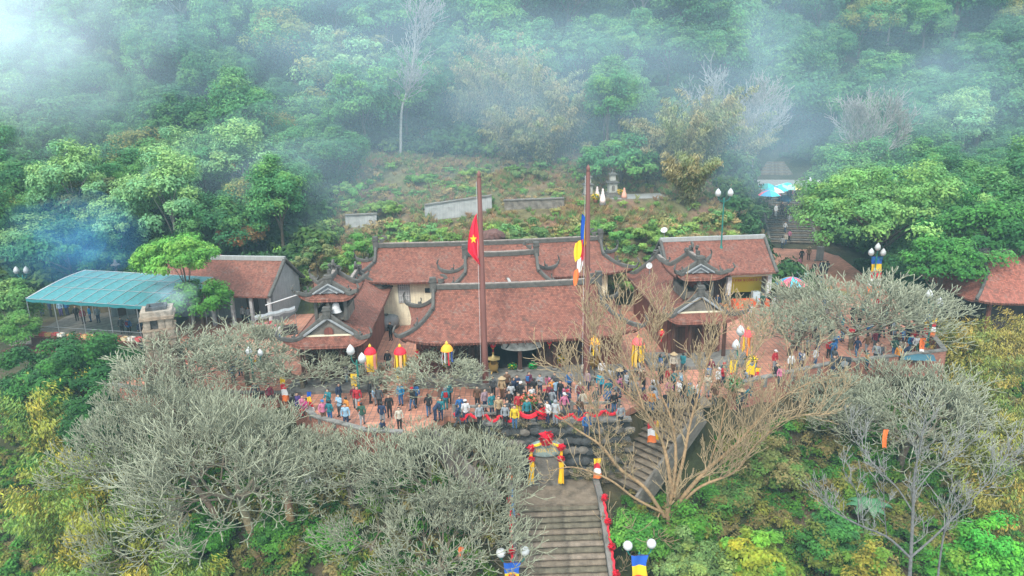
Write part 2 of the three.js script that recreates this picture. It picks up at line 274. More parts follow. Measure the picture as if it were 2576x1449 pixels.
{
  const t = thing('retaining_wall', 'dark mossy rubble retaining wall behind the name stone', 'wall', [2.3, 0, -42.2], rad(1));
  const R = rng(77), g = grid(40, 16, (u, v) => { const x = (u - 0.5) * 9.8 + 0.5, y = -4.6 + v * 4.55; return [x, y, 0.25 * (1 - v) + 0.16 * fbm(x * 1.3, y * 1.5, 2) + 0.1 * noise(x * 4, y * 4), x, y]; });
  obj('wall', metre(g), M.darkStone, t); obj('wall_core', [box(9.7, 4.5, 0.6, 0.5, -4.6, -0.55)], M.darkStone, t);
  for (let j = 0; j < 6; j++) for (let i = 0; i < 14; i++) { // the larger stones that stand out of the face
    const q = new THREE.IcosahedronGeometry(0.34, 1), p = q.attributes.position; const s = R() * 9; for (let k = 0; k < p.count; k++) { const f = 1 + 0.35 * noise(p.getX(k) * 3 + s, p.getY(k) * 3, p.getZ(k) * 3); p.setXYZ(k, p.getX(k) * f * (1 + R() * 0.02) * 1.15, p.getY(k) * f * 0.8, p.getZ(k) * f * 0.5); } q.computeVertexNormals();
    obj('stone', metre(move(q, -3.2 + i * 0.63 + (j % 2) * 0.3 + (R() - 0.5) * 0.2, -4.2 + j * 0.72 + (R() - 0.5) * 0.16, 0.2 + 0.25 * (1 - j / 6))), R() < 0.4 ? M.oldStone : M.darkStone, t); }
  obj('coping', [box(10, 0.14, 0.6, 0.5, -0.08, -0.15)], M.stone, t);
}
function flight(label, x0, z0, x1, z1, n, y0, y1, w, mirror) { // steps from the courtyard edge down to the landing
  const t = thing('stone_stair_flight', label, 'staircase'), d = V(x1 - x0, 0, z1 - z0), l = d.length(), ry = -Math.atan2(d.z, d.x) + Math.PI / 2;
  for (let i = 0; i < n; i++) { const k = (i + 0.5) / n, y = lerp(y0, y1, (i + 1) / (n + 1)); obj('step', [box(w, 0.07, l / n + 0.16, lerp(x0, x1, k), y - 0.07, lerp(z0, z1, k), ry), box(w - 0.06, 0.33, l / n - 0.06, lerp(x0, x1, k - 0.02), y - 0.4, lerp(z0, z1, k - 0.02), ry)], M.step, t); }
  const side = V(d.z, 0, -d.x).normalize();
  for (const s of [-1, 1]) { const pts = [], o = side.clone().multiplyScalar(s * (w / 2 + 0.18)); for (let i = 0; i <= 8; i++) pts.push(V(lerp(x0, x1, i / 8) + o.x, lerp(y0, y1, i / 8) - 1.0, lerp(z0, z1, i / 8) + o.z)); obj('balustrade', sweep(pts, () => [0.32, 1.45]), M.oldStone, t); }
}
flight('right flight of stone steps running from the courtyard down towards the landing', 11.6, -45.6, 6.6, -41.3, 16, 0, -4, 4.4);
flight('left flight of stone steps hidden behind the frangipani branches beside the landing', -5.6, -43.0, -1.2, -41.2, 16, 0, -4, 2.6);
obj('stair_fill', [box(4.6, 0.2, 2.2, 11.4, -0.19, -45.2, 0.1)], M.step, scene); tag(scene.children.at(-1), 'stone sill at the head of the right flight of steps', 'sill', null, 'structure');

// ---------- the far path ----------
{
  const t = thing('stone_staircase', 'long far flight of grey stone steps climbing behind the right tiled house', 'staircase'), a = pathPts[2], b = pathPts[3], ry = -Math.atan2(b[2] - a[2], b[0] - a[0]) + Math.PI / 2;
  for (let i = 0; i < 24; i++) { const k = i / 23; obj('step', [box(6.4, 0.09, 0.92, lerp(a[0], b[0], k), lerp(a[1], b[1], k) + 0.15, lerp(a[2], b[2], k), ry), box(6.3, 0.3, 0.6, lerp(a[0], b[0], k + 0.004), lerp(a[1], b[1], k) - 0.15, lerp(a[2], b[2], k + 0.004), ry)], i % 2 ? M.stone : M.step, t); }
  for (const s of [-1, 1]) obj('side_wall', sweep([0, 0.5, 1].map((k) => V(lerp(a[0], b[0], k) + s * 3.4, lerp(a[1], b[1], k), lerp(a[2], b[2], k))), () => [0.4, 0.75]), M.stone, t);
  const u = thing('stone_staircase', 'distant grey steps leaving the upper yard into the trees', 'staircase'), c = pathPts[5], d = pathPts[7];
  for (let i = 0; i < 9; i++) { const k = i / 8; obj('step', box(6 - 2.6 * k, 0.4, 0.9, lerp(c[0], d[0], k), lerp(c[1], d[1], k) - 0.1, lerp(c[2], d[2], k), ry), i % 2 ? M.stone : M.step, u); }
  const pts = [[40.6, -112.6], [47.8, -112.6], [56.5, -124], [59.5, -136], [45, -137.5], [41.8, -124]];
  const yd = slab(pts, 5.6, 0.8, M.concrete, 'upper_yard', 'pale paved upper yard at the head of the far steps', 'yard');
}

// ---------- temple roofs ----------
const weather = (g, s = 0.25, seed = 0) => { const p = g.attributes.position, c = new Float32Array(p.count * 3); for (let i = 0; i < p.count; i++) { const n = fbm(p.getX(i) * s + seed, p.getY(i) * s, p.getZ(i) * s), k = 1 + 0.16 * n, m = clamp(n * 0.5, 0, 0.35); c[i * 3] = lerp(k, 0.8, m); c[i * 3 + 1] = lerp(k, 1.05, m); c[i * 3 + 2] = lerp(k, 1.05, m); } g.setAttribute('color', new THREE.BufferAttribute(c, 3)); return g; };
// a hip-and-gable roof with upturned corners; its ridge runs along x, its eaves lie at y = 0
function templeRoof(parent, { L, W, RL, H, vh = 0.62, lift = 0.75, out = 0.35, horn = 1, seed = 1, post = 0.8, tileUv = 1 }) {
  const yv = (v) => H * (0.72 * v + 0.28 * v * v), hx = (v) => v < vh ? lerp(L / 2, RL / 2, v / vh) : RL / 2, corner = (u, v) => Math.pow(Math.abs(u), 7) * Math.pow(Math.max(0, 1 - v / vh), 2.2);
  const slope = (u, v, s, dy = 0) => { const c = corner(u, v), x = u * hx(v) + Math.sign(u) * out * c; return [x, yv(v) + lift * c + dy, s * (W / 2 * (1 - v) + out * c), x, v * W * 0.62]; };
  const side = (u, t, s, dy = 0) => { const v = t * vh, c = corner(u, v), z = u * (W / 2 * (1 - v) + out * c * 0 ) + Math.sign(u) * out * c; return [s * (hx(v) + out * c), yv(v) + lift * c + dy, z, z, v * W * 0.62]; };
  const sheets = (dy) => [grid(48, 20, (u, v) => slope(u * 2 - 1, v, 1, dy)), grid(48, 20, (u, v) => slope(u * 2 - 1, v, -1, dy)), grid(24, 10, (u, v) => side(u * 2 - 1, v, 1, dy)), grid(24, 10, (u, v) => side(u * 2 - 1, v, -1, dy))];
  const r = obj('roof', weather(join(sheets(0)), 0.3, seed), M.roof, parent);
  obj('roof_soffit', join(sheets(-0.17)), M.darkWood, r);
  { // the eave edge, with the round ends of the tiles
    const e = [];
    for (const s of [-1, 1]) { e.push(grid(60, 1, (u, v) => { const q = slope(u * 2 - 1, 0, s, -0.17 * v); q[3] = q[0]; q[4] = v * 0.1; return q; })); e.push(grid(30, 1, (u, v) => { const q = side(u * 2 - 1, 0, s, -0.17 * v); q[3] = q[2]; q[4] = v * 0.1; return q; })); }
    for (const s of [-1, 1]) { const n = Math.round(L / 0.24); for (let i = 0; i < n; i++) { const q = slope((i + 0.5) / n * 2 - 1, 0, s); e.push(move(new THREE.CylinderGeometry(0.075, 0.075, 0.12, 6), q[0], q[1] - 0.03, q[2] + s * 0.03, Math.PI / 2)); } }
    obj('eave_edge', weather(join(e), 0.5, seed), M.roof, r);
  }
  for (const s of [-1, 1]) { // gables, verges, hips and horns
    const sh = new THREE.Shape(); const z0 = W / 2 * (1 - vh); sh.moveTo(-z0, yv(vh) - 0.1); sh.lineTo(z0, yv(vh) - 0.1); sh.lineTo(0, H - 0.1);
    const g = new THREE.ExtrudeGeometry(sh, { depth: 0.2, bevelEnabled: false }); g.rotateY(Math.PI / 2); g.translate(s * (RL / 2 - 0.35) - 0.1, 0, 0); obj('gable', metre(g), M.gableGrey, r);
    for (const f of [-1, 1]) {
      const verge = []; for (let i = 0; i <= 8; i++) { const v = lerp(1, vh - 0.02, i / 8), q = slope(s, v, f); verge.push(V(q[0] - s * 0.05, q[1] - 0.03, q[2])); }
      obj('verge_ridge', sweep(verge, (t) => [0.26, 0.30 + 0.08 * t]), M.ridge, r);
      const hip = []; for (let i = 0; i <= 10; i++) { const v = lerp(vh, 0.0, i / 10), q = slope(s, v, f); hip.push(V(q[0], q[1] - 0.03, q[2])); }
      const a = hip.at(-1), dir = a.clone().sub(hip.at(-2)); const o = V(dir.x, 0, dir.z).normalize(); // the horn curls up, then back
      const hb = []; for (let i = 1; i <= 9; i++) { const w = i / 9 * 2.5; hb.push(V(a.x + o.x * horn * 0.5 * Math.sin(w) * 1.0, a.y + horn * 0.56 * (1 - Math.cos(w)) * 0.92, a.z + o.z * horn * 0.5 * Math.sin(w))); }
      obj('hip_ridge', sweep(hip.concat(hb), (t) => [0.25 * (t > 0.55 ? lerp(1, 0.3, (t - 0.55) / 0.45) : 1), 0.3 * (t > 0.55 ? lerp(1, 0.25, (t - 0.55) / 0.45) : 1)]), M.ridge, r);
      const cr = []; const b = hip[6]; for (let i = 0; i <= 7; i++) { const w = i / 7 * 2.2; cr.push(V(b.x - o.x * 0.38 * horn * Math.sin(w) * 0.7, b.y + 0.2 + 0.42 * horn * (1 - Math.cos(w)) * 0.9, b.z - o.z * 0.38 * horn * Math.sin(w) * 0.7)); }
      obj('hip_ornament', sweep(cr, (t) => [0.2 * (1 - 0.7 * t), 0.3 * (1 - 0.75 * t)]), M.ridge, r);
    }
    if (post) { // the block and curled crest at the end of the main ridge
      obj('ridge_end', [box(0.5, post + 0.35, 0.55, s * (RL / 2 - 0.05), H - 0.2, 0), box(0.62, 0.1, 0.66, s * (RL / 2 - 0.05), H + post * 0.75, 0)], M.ridge, r);
      const cr = []; for (let i = 0; i <= 9; i++) { const w = i / 9 * 3.4; cr.push(V(s * (RL / 2 - 0.5 - 0.34 * Math.sin(w) - i * 0.03), H + 0.42 + 0.3 * (1 - Math.cos(w)), 0)); }
      obj('ridge_ornament', sweep(cr, (t) => [0.26 * (1 - 0.4 * t), 0.42 * (1 - 0.6 * t)]), M.ridge, r);
    }
  }
  const rid = []; for (let i = 0; i <= 12; i++) { const k = i / 12 * 2 - 1; rid.push(V(k * RL / 2, H - 0.12 + 0.12 * k * k, 0)); }
  obj('main_ridge', sweep(rid, () => [0.32, 0.42]), M.ridge, r);
  obj('ridge_cap', sweep(rid.map((p) => p.clone().add(V(0, 0.37, 0))), () => [0.24, 0.09]), M.ridgeCap, r);
  return r;
}
function eavesHall(name, label, pos, turn, o) { // a hall whose roof stands on walls and columns
  const t = thing(name, label, 'temple hall', pos, turn), r = templeRoof(t, o); r.position.y = o.eave; return t;
}
const YAW = rad(4);
{ // the front hall
  const t = eavesHall('front_hall', 'long front temple hall with weathered red tile roof and upturned corners behind the flagpoles', [0.35, 0, -53.25], YAW, { L: 17.3, W: 7.9, RL: 13.3, H: 3.25, eave: 3.25, seed: 3, vh: 0.66, lift: 0.8, horn: 1.15 });
  obj('podium', [box(16.2, 0.42, 8.4, 0, 0.02, 0.35), box(6.2, 0.2, 0.5, -1, 0.02, 4.8)], M.stone, t);
  for (const [x, w] of [[-6.75, 2.5], [6.75, 2.5]]) obj('brick_wall', box(w, 2.9, 0.32, x, 0.44, 2.3), M.redWood, t);
  obj('brick_wall', [box(0.3, 2.9, 5.4, -7.85, 0.44, -0.5), box(0.3, 2.9, 5.4, 7.85, 0.44, -0.5)], M.redWood, t); obj('rear_wall', box(15.4, 2.9, 0.3, 0, 0.44, -3), M.redWood, t);
  obj('interior_floor', box(15, 0.05, 5, 0, 0.425, -0.3), M.pave.vertexColors ? M.darkWood : M.darkWood, t);
  for (const x of [-5.4, -2.75, -0.05, 2.65, 5.3]) { obj('column', cyl(0.17, 0.16, 3.1, x, 0.44, 2.95, 12), M.wood, t); obj('column_base', lathe([[0, 0], [0.3, 0], [0.3, 0.08], [0.2, 0.16], [0, 0.16]], 12).translate(x, 0.44, 2.95), M.stone, t); }
  obj('eave_beam', box(15.2, 0.26, 0.22, 0, 3.0, 2.95), M.wood, t); obj('lintel', box(10.8, 0.5, 0.16, 0, 2.62, 2.2), M.wood, t);
  for (let b = 0; b < 4; b++) { const x = [-4.1, -1.4, 1.3, 4.0][b]; for (let k = 0; k < 4; k++) if (!(b === 1 || (b === 2 && k < 2))) { const d = obj('door_leaf', [box(0.6, 2.1, 0.07, x - 0.97 + k * 0.645, 0.46, 2.15), box(0.42, 0.7, 0.05, x - 0.97 + k * 0.645, 0.6, 2.19), box(0.42, 0.9, 0.05, x - 0.97 + k * 0.645, 1.45, 2.19)], M.wood, t); } }
  for (let i = 0; i < 26; i++) obj('rafter', box(0.09, 0.09, 1.5, -7.5 + i * 0.6, 3.02, 3.4), M.wood, t);
  tag(t.children.find((c) => c.name === 'podium'), 'grey stone podium with a front step');
}
{
  const t = eavesHall('middle_hall', 'smaller middle temple hall whose tiled roof shows between the front and rear ridges', [-0.95, 0, -60.7], YAW, { L: 10.2, W: 7, RL: 6.5, H: 3.0, eave: 4.45, seed: 11, lift: 0.75, horn: 1.2, post: 0.9 });
  obj('wall', [box(8.4, 4.6, 4.8, 0, 0, 0)], M.redWood, t);
  obj('gutter_board', [move(box(0.22, 0.1, 1.9, 0, 0, 0), 0.75, 5.2, 2.5, 0.5, 0.35)], M.concrete, t);
}
{
  const t = eavesHall('rear_hall', 'wide rear temple hall with plain red roof and cream walls below the slope', [-2.15, 0, -66.9], YAW, { L: 26.2, W: 7.2, RL: 22.2, H: 2.75, eave: 4.5, seed: 23, lift: 0.7, horn: 1.2, post: 0.9 });
  obj('wall', [box(22.6, 4.55, 5.2, 0, 0, 0, 0)], M.cream, t);
  const win = obj('window', [box(1.15, 1.9, 0.1, -8.35, 2.3, 2.62)], M.concrete, t);
  const bars = []; for (let i = 0; i < 5; i++) bars.push(box(0.05, 1.8, 0.06, -8.75 + i * 0.2, 2.35, 2.7)); for (let j = 0; j < 4; j++) bars.push(box(1.0, 0.05, 0.05, -8.35, 2.55 + j * 0.45, 2.7)); obj('window_grille', bars, M.white, win);
  obj('plaque', box(0.55, 0.45, 0.06, -6.1, 3.2, 2.63), M.dark, t);
  obj('red_panel', box(0.3, 1.0, 0.06, -5.1, 3.1, 2.63), M.red, t);
  for (const x of [-4.6, 6.2, 8.2]) obj('shutter', [box(0.62, 1.7, 0.08, x - 0.33, 2.7, 2.62), box(0.62, 1.7, 0.08, x + 0.33, 2.7, 2.62)], M.wood, t);
}
// ---------- the two towers: a long gabled wing with a belfry storey on its front end ----------
function tower(name, label, pos, turn, mirror, drum) {
  const t = thing(name, label, 'bell tower', pos, turn), q = rad(90);
  const low = templeRoof(t, { L: 15.4, W: 5.5, RL: 13.7, H: 2.15, vh: 0.3, lift: 0.7, out: 0.3, horn: 0.95, seed: 31 + mirror * 8, post: 0.5 }); low.rotation.y = q; low.position.set(0, 3.5, -6.6);
  const up = templeRoof(t, { L: 4.3, W: 3.7, RL: 3.1, H: 1.25, vh: 0.32, lift: 0.55, out: 0.22, horn: 0.85, seed: 51 + mirror * 8, post: 0.35 }); up.rotation.y = q; up.position.set(0.1, 6.75, -2.2);
  // the wing's walls and front doors
  obj('wing_wall', [box(4.3, 3.6, 0.3, 0, 0.02, -0.9), box(0.3, 3.6, 12, -2.1, 0.02, -7), box(0.3, 3.6, 12, 2.1, 0.02, -7)], M.redWood, t);
  for (const x of [-2.1, -0.75, 0.75, 2.1]) obj('column', cyl(0.16, 0.15, 3.4, x, 0.02, 0.3, 10), M.wood, t);
  for (const x of [-1.4, 0, 1.4]) obj('door', [box(0.52, 2.5, 0.1, x - 0.28, 0.05, -0.7), box(0.52, 2.5, 0.1, x + 0.28, 0.05, -0.7), box(0.36, 0.9, 0.04, x - 0.28, 0.3, -0.63), box(0.36, 0.9, 0.04, x + 0.28, 0.3, -0.63)], M.wood, t);
  // front pediment of the wing: rendered wall, frame boards, arched red shutter
  const p = new THREE.Shape(); p.moveTo(-1.75, 4.12); p.lineTo(1.75, 4.12); p.lineTo(0, 5.42); const pg = new THREE.ExtrudeGeometry(p, { depth: 0.1, bevelEnabled: false }); pg.translate(0, 0, 0.0); const ped = obj('pediment', metre(pg), M.oldStone, t);
  obj('pediment_frame', sweep([V(-1.85, 4.12, 0.16), V(0, 5.42, 0.16), V(1.85, 4.12, 0.16)], () => [0.2, 0.22], V(0, 0, 1)), M.gableGrey, ped); obj('pediment_sill', box(3.5, 0.12, 0.3, 0, 4.0, 0.08), M.cream, ped);
  if (!drum) { const a = new THREE.Shape(); a.moveTo(-0.34, 4.14); a.lineTo(0.34, 4.14); a.lineTo(0.34, 4.36); a.absarc(0, 4.36, 0.34, 0, Math.PI); const ag = new THREE.ExtrudeGeometry(a, { depth: 0.06, bevelEnabled: false }); ag.translate(0, 0, 0.16); obj('shutter', ag, M.redWood, ped); }
  // the belfry storey
  obj('belfry_wall', [box(2.3, 2.2, 0.2, 0.1, 4.9, -3.6), box(0.2, 0.9, 2.8, -1.0, 4.9, -2.2), box(0.2, 0.9, 2.8, 1.2, 4.9, -2.2), box(2.3, 0.5, 0.2, 0.1, 5.0, -0.8)], M.oldStone, t);
  obj('belfry_floor', box(2.1, 0.1, 2.7, 0.1, 5.5, -2.2), M.darkWood, t);
  for (const [x, z] of [[-1.0, -0.75], [1.2, -0.75], [-1.0, -3.55], [1.2, -3.55]]) obj('belfry_post', box(0.26, 1.95, 0.26, x, 4.95, z), M.ridge, t);
  const u = new THREE.Shape(); u.moveTo(-1.1, 0); u.lineTo(1.1, 0); u.lineTo(0, 0.7); const ug = new THREE.ExtrudeGeometry(u, { depth: 0.1, bevelEnabled: false }); ug.translate(0.1, 7.12, -0.66); const up2 = obj('upper_pediment', metre(ug), M.gableGrey, t);
  obj('upper_pediment_frame', [sweep([V(-1.05, 7.14, -0.5), V(0.1, 7.84, -0.5), V(1.25, 7.14, -0.5)], () => [0.13, 0.15], V(0, 0, 1)), sweep([V(-0.55, 7.14, -0.48), V(0.1, 7.52, -0.48), V(0.75, 7.14, -0.48)], () => [0.09, 0.12], V(0, 0, 1))], M.gableGrey, up2);
  if (drum) obj('drum', move(lathe([[0, -0.55], [0.45, -0.55], [0.62, -0.2], [0.62, 0.2], [0.45, 0.55], [0, 0.55]], 16), 0.1, 6.2, -1.6, 0, 0, Math.PI / 2), M.redWood, t);
  else { obj('bell', lathe([[0, 0.85], [0.12, 0.84], [0.26, 0.72], [0.33, 0.4], [0.4, 0.1], [0.5, 0], [0.44, 0], [0.3, 0.3], [0, 0.6]], 16).scale(0.9, 0.9, 0.9).translate(0.5, 5.65, -0.62), M.white, t); }
  return t;
}
tower('bell_tower', 'left gable-fronted temple tower with a bell and an arched red shutter', [-13.75, 0, -49.3], rad(2.5), 0, false);
tower('drum_tower', 'right gable-fronted temple tower seen through the golden bare tree', [15.0, 0, -53.2], rad(3), 1, true);
obj('tower_podium', [box(8.5, 0.28, 3.4, 14.9, 0.02, -52.6, rad(3))], M.stone); tag(scene.children.at(-1), 'low grey stone podium before the right tower', 'podium', null, 'structure');
obj('tower_podium', [box(6.6, 0.24, 2.6, -13.7, 0.02, -48.9, rad(2.5))], M.stone); tag(scene.children.at(-1), 'low grey stone podium before the left tower', 'podium', null, 'structure');

// ---------- plain tiled houses ----------
function tiledHouse(label, pos, turn, { L, W, H, eave, over = 0.9, wall = M.gableGrey, seed = 1, ridge = M.concrete, stepped = false }) {
  const t = thing('tiled_house', label, 'house', pos, turn), yv = (v) => H * (0.9 * v + 0.1 * v * v);
  const sheet = (dy) => [1, -1].map((s) => grid(40, 14, (u, v) => [(u - 0.5) * L, eave + yv(v) + dy, s * (W / 2) * (1 - v), (u - 0.5) * L, v * W * 0.62]));
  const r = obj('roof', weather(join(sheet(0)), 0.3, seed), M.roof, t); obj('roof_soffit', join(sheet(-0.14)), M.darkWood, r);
  obj('eave_edge', weather(join([1, -1].map((s) => grid(40, 1, (u, v) => [(u - 0.5) * L, eave - 0.14 * v, s * W / 2, u * L, v * 0.1]))), 0.4), M.roof, r);
  obj('ridge', box(L + 0.1, 0.4, 0.42, 0, eave + H - 0.14, 0), ridge, r);
  for (const s of [-1, 1]) { // the gables rise a little above the tiles as a verge
    for (const f of [-1, 1]) { const p = []; for (let i = 0; i <= 8; i++) { const v = i / 8; p.push(V(s * (L / 2 + 0.02), eave + yv(v) - 0.1, f * W / 2 * (1 - v))); } obj('verge', sweep(p, () => [0.3, 0.26]), M.ridge, r); }
    const sh = new THREE.Shape(); sh.moveTo(-W / 2 + over, 0); sh.lineTo(W / 2 - over, 0); sh.lineTo(W / 2 - over, eave + yv(over / (W / 2)) - 0.2); sh.lineTo(0, eave + H - 0.22); sh.lineTo(-W / 2 + over, eave + yv(over / (W / 2)) - 0.2);
    const g = new THREE.ExtrudeGeometry(sh, { depth: 0.25, bevelEnabled: false }); g.rotateY(Math.PI / 2); g.translate(s * (L / 2 - 0.25) - 0.125, 0, 0); obj('gable_wall', metre(g), wall, t);
  }
  return t;
}
{ // right
  const h = tiledHouse('red tiled guest house with a yellow banner in its open porch, right of the halls', [20.75, 0, -70], YAW, { L: 10.9, W: 7.0, H: 2.9, eave: 3.75, seed: 4 });
  obj('rear_wall', box(10.2, 3.8, 0.25, 0, 0, -0.6), M.cream, h); obj('plank_wall', [box(2.6, 3.6, 0.1, 0.6, 0.02, 0.6)], M.darkWood, h);
  for (let i = 0; i < 9; i++) obj('plank', box(0.27, 3.4, 0.06, -0.55 + i * 0.29, 0.1, 0.68), M.wood, h);
  obj('beam', box(4.3, 0.42, 0.3, 3.25, 3.16, 2.5), M.cream, h);
  for (const x of [1.0, 5.15]) { obj('column', box(0.44, 3.2, 0.44, x, 0.02, 2.5), M.white, h); obj('column_base', box(0.6, 0.3, 0.6, x, 0.021, 2.5), M.stone, h); }
  obj('eave_beam', box(10.6, 0.2, 0.2, 0, 3.45, 2.9), M.wood, h);
}
{
  const h = tiledHouse('red tiled house with grey rendered gable on the left behind the light green tree', [-29.2, 0, -68.3], rad(-9), { L: 13.5, W: 7.6, H: 2.85, eave: 3.2, seed: 9 });
  obj('rear_wall', box(12.6, 3.3, 0.25, 0, 0, 0.6), M.gableGrey, h);
  for (const x of [6.35, 4.5, 2.5, 0.4, -2, -4.4]) obj('column', box(0.3, 3.2, 0.3, x, 0.02, 3.2), M.white, h);
  obj('eave_beam', box(13, 0.2, 0.2, 0, 2.95, 3.2), M.wood, h); obj('door', [box(1.2, 2.3, 0.08, 5.2, 0.05, 0.78), box(1.2, 2.3, 0.08, 3.2, 0.05, 0.78)], M.wood, h);
}
{ // far right, mostly behind the big tree
  const t = eavesHall('side_hall', 'bright red tiled hall half hidden by the big tree at the right edge', [50.6, -3.0, -65.5], rad(-4), { L: 14.5, W: 9.6, RL: 10, H: 3.8, eave: 4.75, seed: 61, lift: 0.5, horn: 0.5, post: 0.3 });
  t.children[0].material = mat([1.45, 1.3, 1.3], 0.85, { map: M.roof.map, bumpMap: M.roof.bumpMap, bumpScale: 0.03, vertexColors: true });
  obj('wall', box(11.6, 5, 6.6, 0, -0.5, 0), M.darkWood, t); for (const x of [-5.6, -2, 2, 5.6]) obj('column', cyl(0.2, 0.2, 5, x, -0.5, 3.9, 10), M.redWood, t);
}
{ // the pale garden gate wall beside it
  const t = thing('garden_wall', 'pale yellow wall with open panels below the red hall on the right', 'wall', at(3660 / 1.4907, 1150 / 1.4907, -0.8), 0.5);
  obj('wall', [box(4.2, 1.5, 0.25, 0, -1.4, 0), box(0.35, 2.3, 0.35, -2.1, -1.4, 0), box(0.35, 2.3, 0.35, 2.1, -1.4, 0), box(4.3, 0.14, 0.4, 0, 0.72, 0)], M.cream, t);
  for (let i = 0; i < 5; i++) obj('baluster', box(0.16, 0.6, 0.16, -1.5 + i * 0.75, 0.11, 0), M.cream, t);
}
// retaining walls on the bank
function bankWall(label, ax, ay, bx, by, h, m) {
  const t = thing('retaining_wall', label, 'wall'), n = 16, pts = []; for (let i = 0; i <= n; i++) pts.push(hit(lerp(ax, bx, i / n), lerp(ay, by, i / n)));
  const sm = pts.map((p, i) => { const q = V(0, 0, 0); let c = 0; for (let k = -2; k <= 2; k++) if (pts[i + k]) { q.add(pts[i + k]); c++; } return q.multiplyScalar(1 / c); }), P = (u) => { const k = u * n, i = Math.min(Math.floor(k), n - 1); return sm[i].clone().lerp(sm[i + 1], k - i); };
  obj('wall', [metre(grid(n * 3, 8, (u, v) => { const p = P(u), y = p.y - 0.8 + v * (h + 0.8); return [p.x, y, p.z + 0.1 * fbm(p.x, y * 1.3) + (1 - v) * 0.3, p.x, y]; })), metre(grid(n, 2, (u, v) => { const p = P(u); return [p.x, p.y + h - v * 0.7, p.z - 0.05 - v * 1.6, p.x, v]; }))], m, t); obj('coping', sweep(sm.map((p) => p.clone().add(V(0, h - 0.03, -0.15))), () => [0.6, 0.16]), M.stone, t);
}
bankWall('long pale stone retaining wall across the bank behind the left flagpole', 1058, 558, 1250, 530, 1.9, M.concrete);
bankWall('stone retaining wall on the bank running right towards the two stupas', 1258, 528, 1430, 522, 1.1, M.oldStone);
bankWall('short grey retaining wall among the bushes on the left of the bank', 865, 572, 955, 568, 1.4, M.concrete);

// ---------- leafy trees ----------
const perp = (d, R) => { const a = V(R() - 0.5, R() - 0.5, R() - 0.5); return a.cross(d).normalize(); };
// crown: leaf clumps spread through the volume; every leaf is a small folded face
function crownGeo(seed, { rx = 4, ry = 3, rz = 4, y = 5, clumps = 34, per = 90, size = 0.34, clumpR = 1.3, cols, flatTop = 0.5, hollow = 0.55 }) {
  const R = rng(seed), L = [];
  for (let k = 0; k < clumps; k++) {
    let d; do { d = V(R() * 2 - 1, R() * 2 - 1, R() * 2 - 1); } while (d.lengthSq() > 1 || d.lengthSq() < 0.02); d.normalize(); if (d.y < -0.35) d.y *= -0.6;
    const f = hollow + (1 - hollow) * Math.sqrt(R()), lump = 1 + 0.28 * noise(d.x * 1.7 + seed, d.y * 1.7, d.z * 1.7), c = V(d.x * rx * f * lump, y + d.y * ry * f * lump, d.z * rz * f * lump), cr = clumpR * (0.65 + 0.7 * R()), col = cols[Math.floor(R() * cols.length)], ck = 0.85 + 0.3 * R();
    for (let i = 0; i < per; i++) {
      const e = V(R() * 2 - 1, R() * 2 - 1, R() * 2 - 1).normalize(); if (e.y < -0.2 && R() < 0.6) e.y = -e.y; const q = c.clone().add(V(e.x * cr, e.y * cr * flatTop, e.z * cr).multiplyScalar(0.5 + 0.55 * R()));
      const kk = ck * (0.7 + 0.6 * R()), s = size * (0.6 + 0.8 * R()), n = e.clone().multiplyScalar(0.75).add(d.clone().multiplyScalar(0.35)).add(V((R() - 0.5) * 0.9, 0.35 + (R() - 0.5) * 0.6, (R() - 0.5) * 0.9)).normalize();
      // a leaf spray lying roughly across n
      const t = perp(n, R), b = n.clone().cross(t); const bent = n.clone().multiplyScalar(-s * 0.22);
      L.push([[q.clone().addScaledVector(t, -s), q.clone().addScaledVector(b, s * 0.55).add(bent), q.clone().addScaledVector(t, s), q.clone().addScaledVector(b, -s * 0.55).add(bent)], col.map((v, i2) => v * kk * (i2 === 0 ? 0.88 + 0.24 * R() : 1)), n]);
    }
  }
  return leafGeo(L);
}
function trunkGeo(seed, h, r, rx, ry, y, col, limbs = 6, bare = 0) {
  const R = rng(seed + 900), list = [], pts = []; const bx = (R() - 0.5) * 0.8, bz = (R() - 0.5) * 0.8;
  for (let i = 0; i <= 6; i++) { const k = i / 6; pts.push(V(bx * Math.sin(k * 2.4), -0.8 + k * (h + 0.8), bz * Math.sin(k * 2))); }
  const c = new THREE.CatmullRomCurve3(pts), g = new THREE.TubeGeometry(c, 8, 1, 7), p = g.attributes.position; for (let j = 0; j <= 8; j++) { const o = c.getPointAt(j / 8), w = r * lerp(1.25, 0.4, j / 8); for (let i = 0; i <= 7; i++) { const q = j * 8 + i; p.setXYZ(q, o.x + (p.getX(q) - o.x) * w, o.y + (p.getY(q) - o.y) * w, o.z + (p.getZ(q) - o.z) * w); } } list.push(g);
  for (let k = 0; k < limbs; k++) { const s = c.getPointAt(0.5 + 0.45 * R()), a = R() * 6.283, e = V(Math.cos(a) * rx * 0.7, y - s.y + (R() - 0.2) * ry * 0.8, Math.sin(a) * rx * 0.7).add(s), m = s.clone().lerp(e, 0.5).add(V(0, 0.3 * ry * R(), 0)); list.push(bar(s, m, r * 0.38, 5, r * 0.26), bar(m, e, r * 0.26, 5, r * 0.1)); }
  for (const q of list) tint(q, col, 0.2, R); return join(list);
}
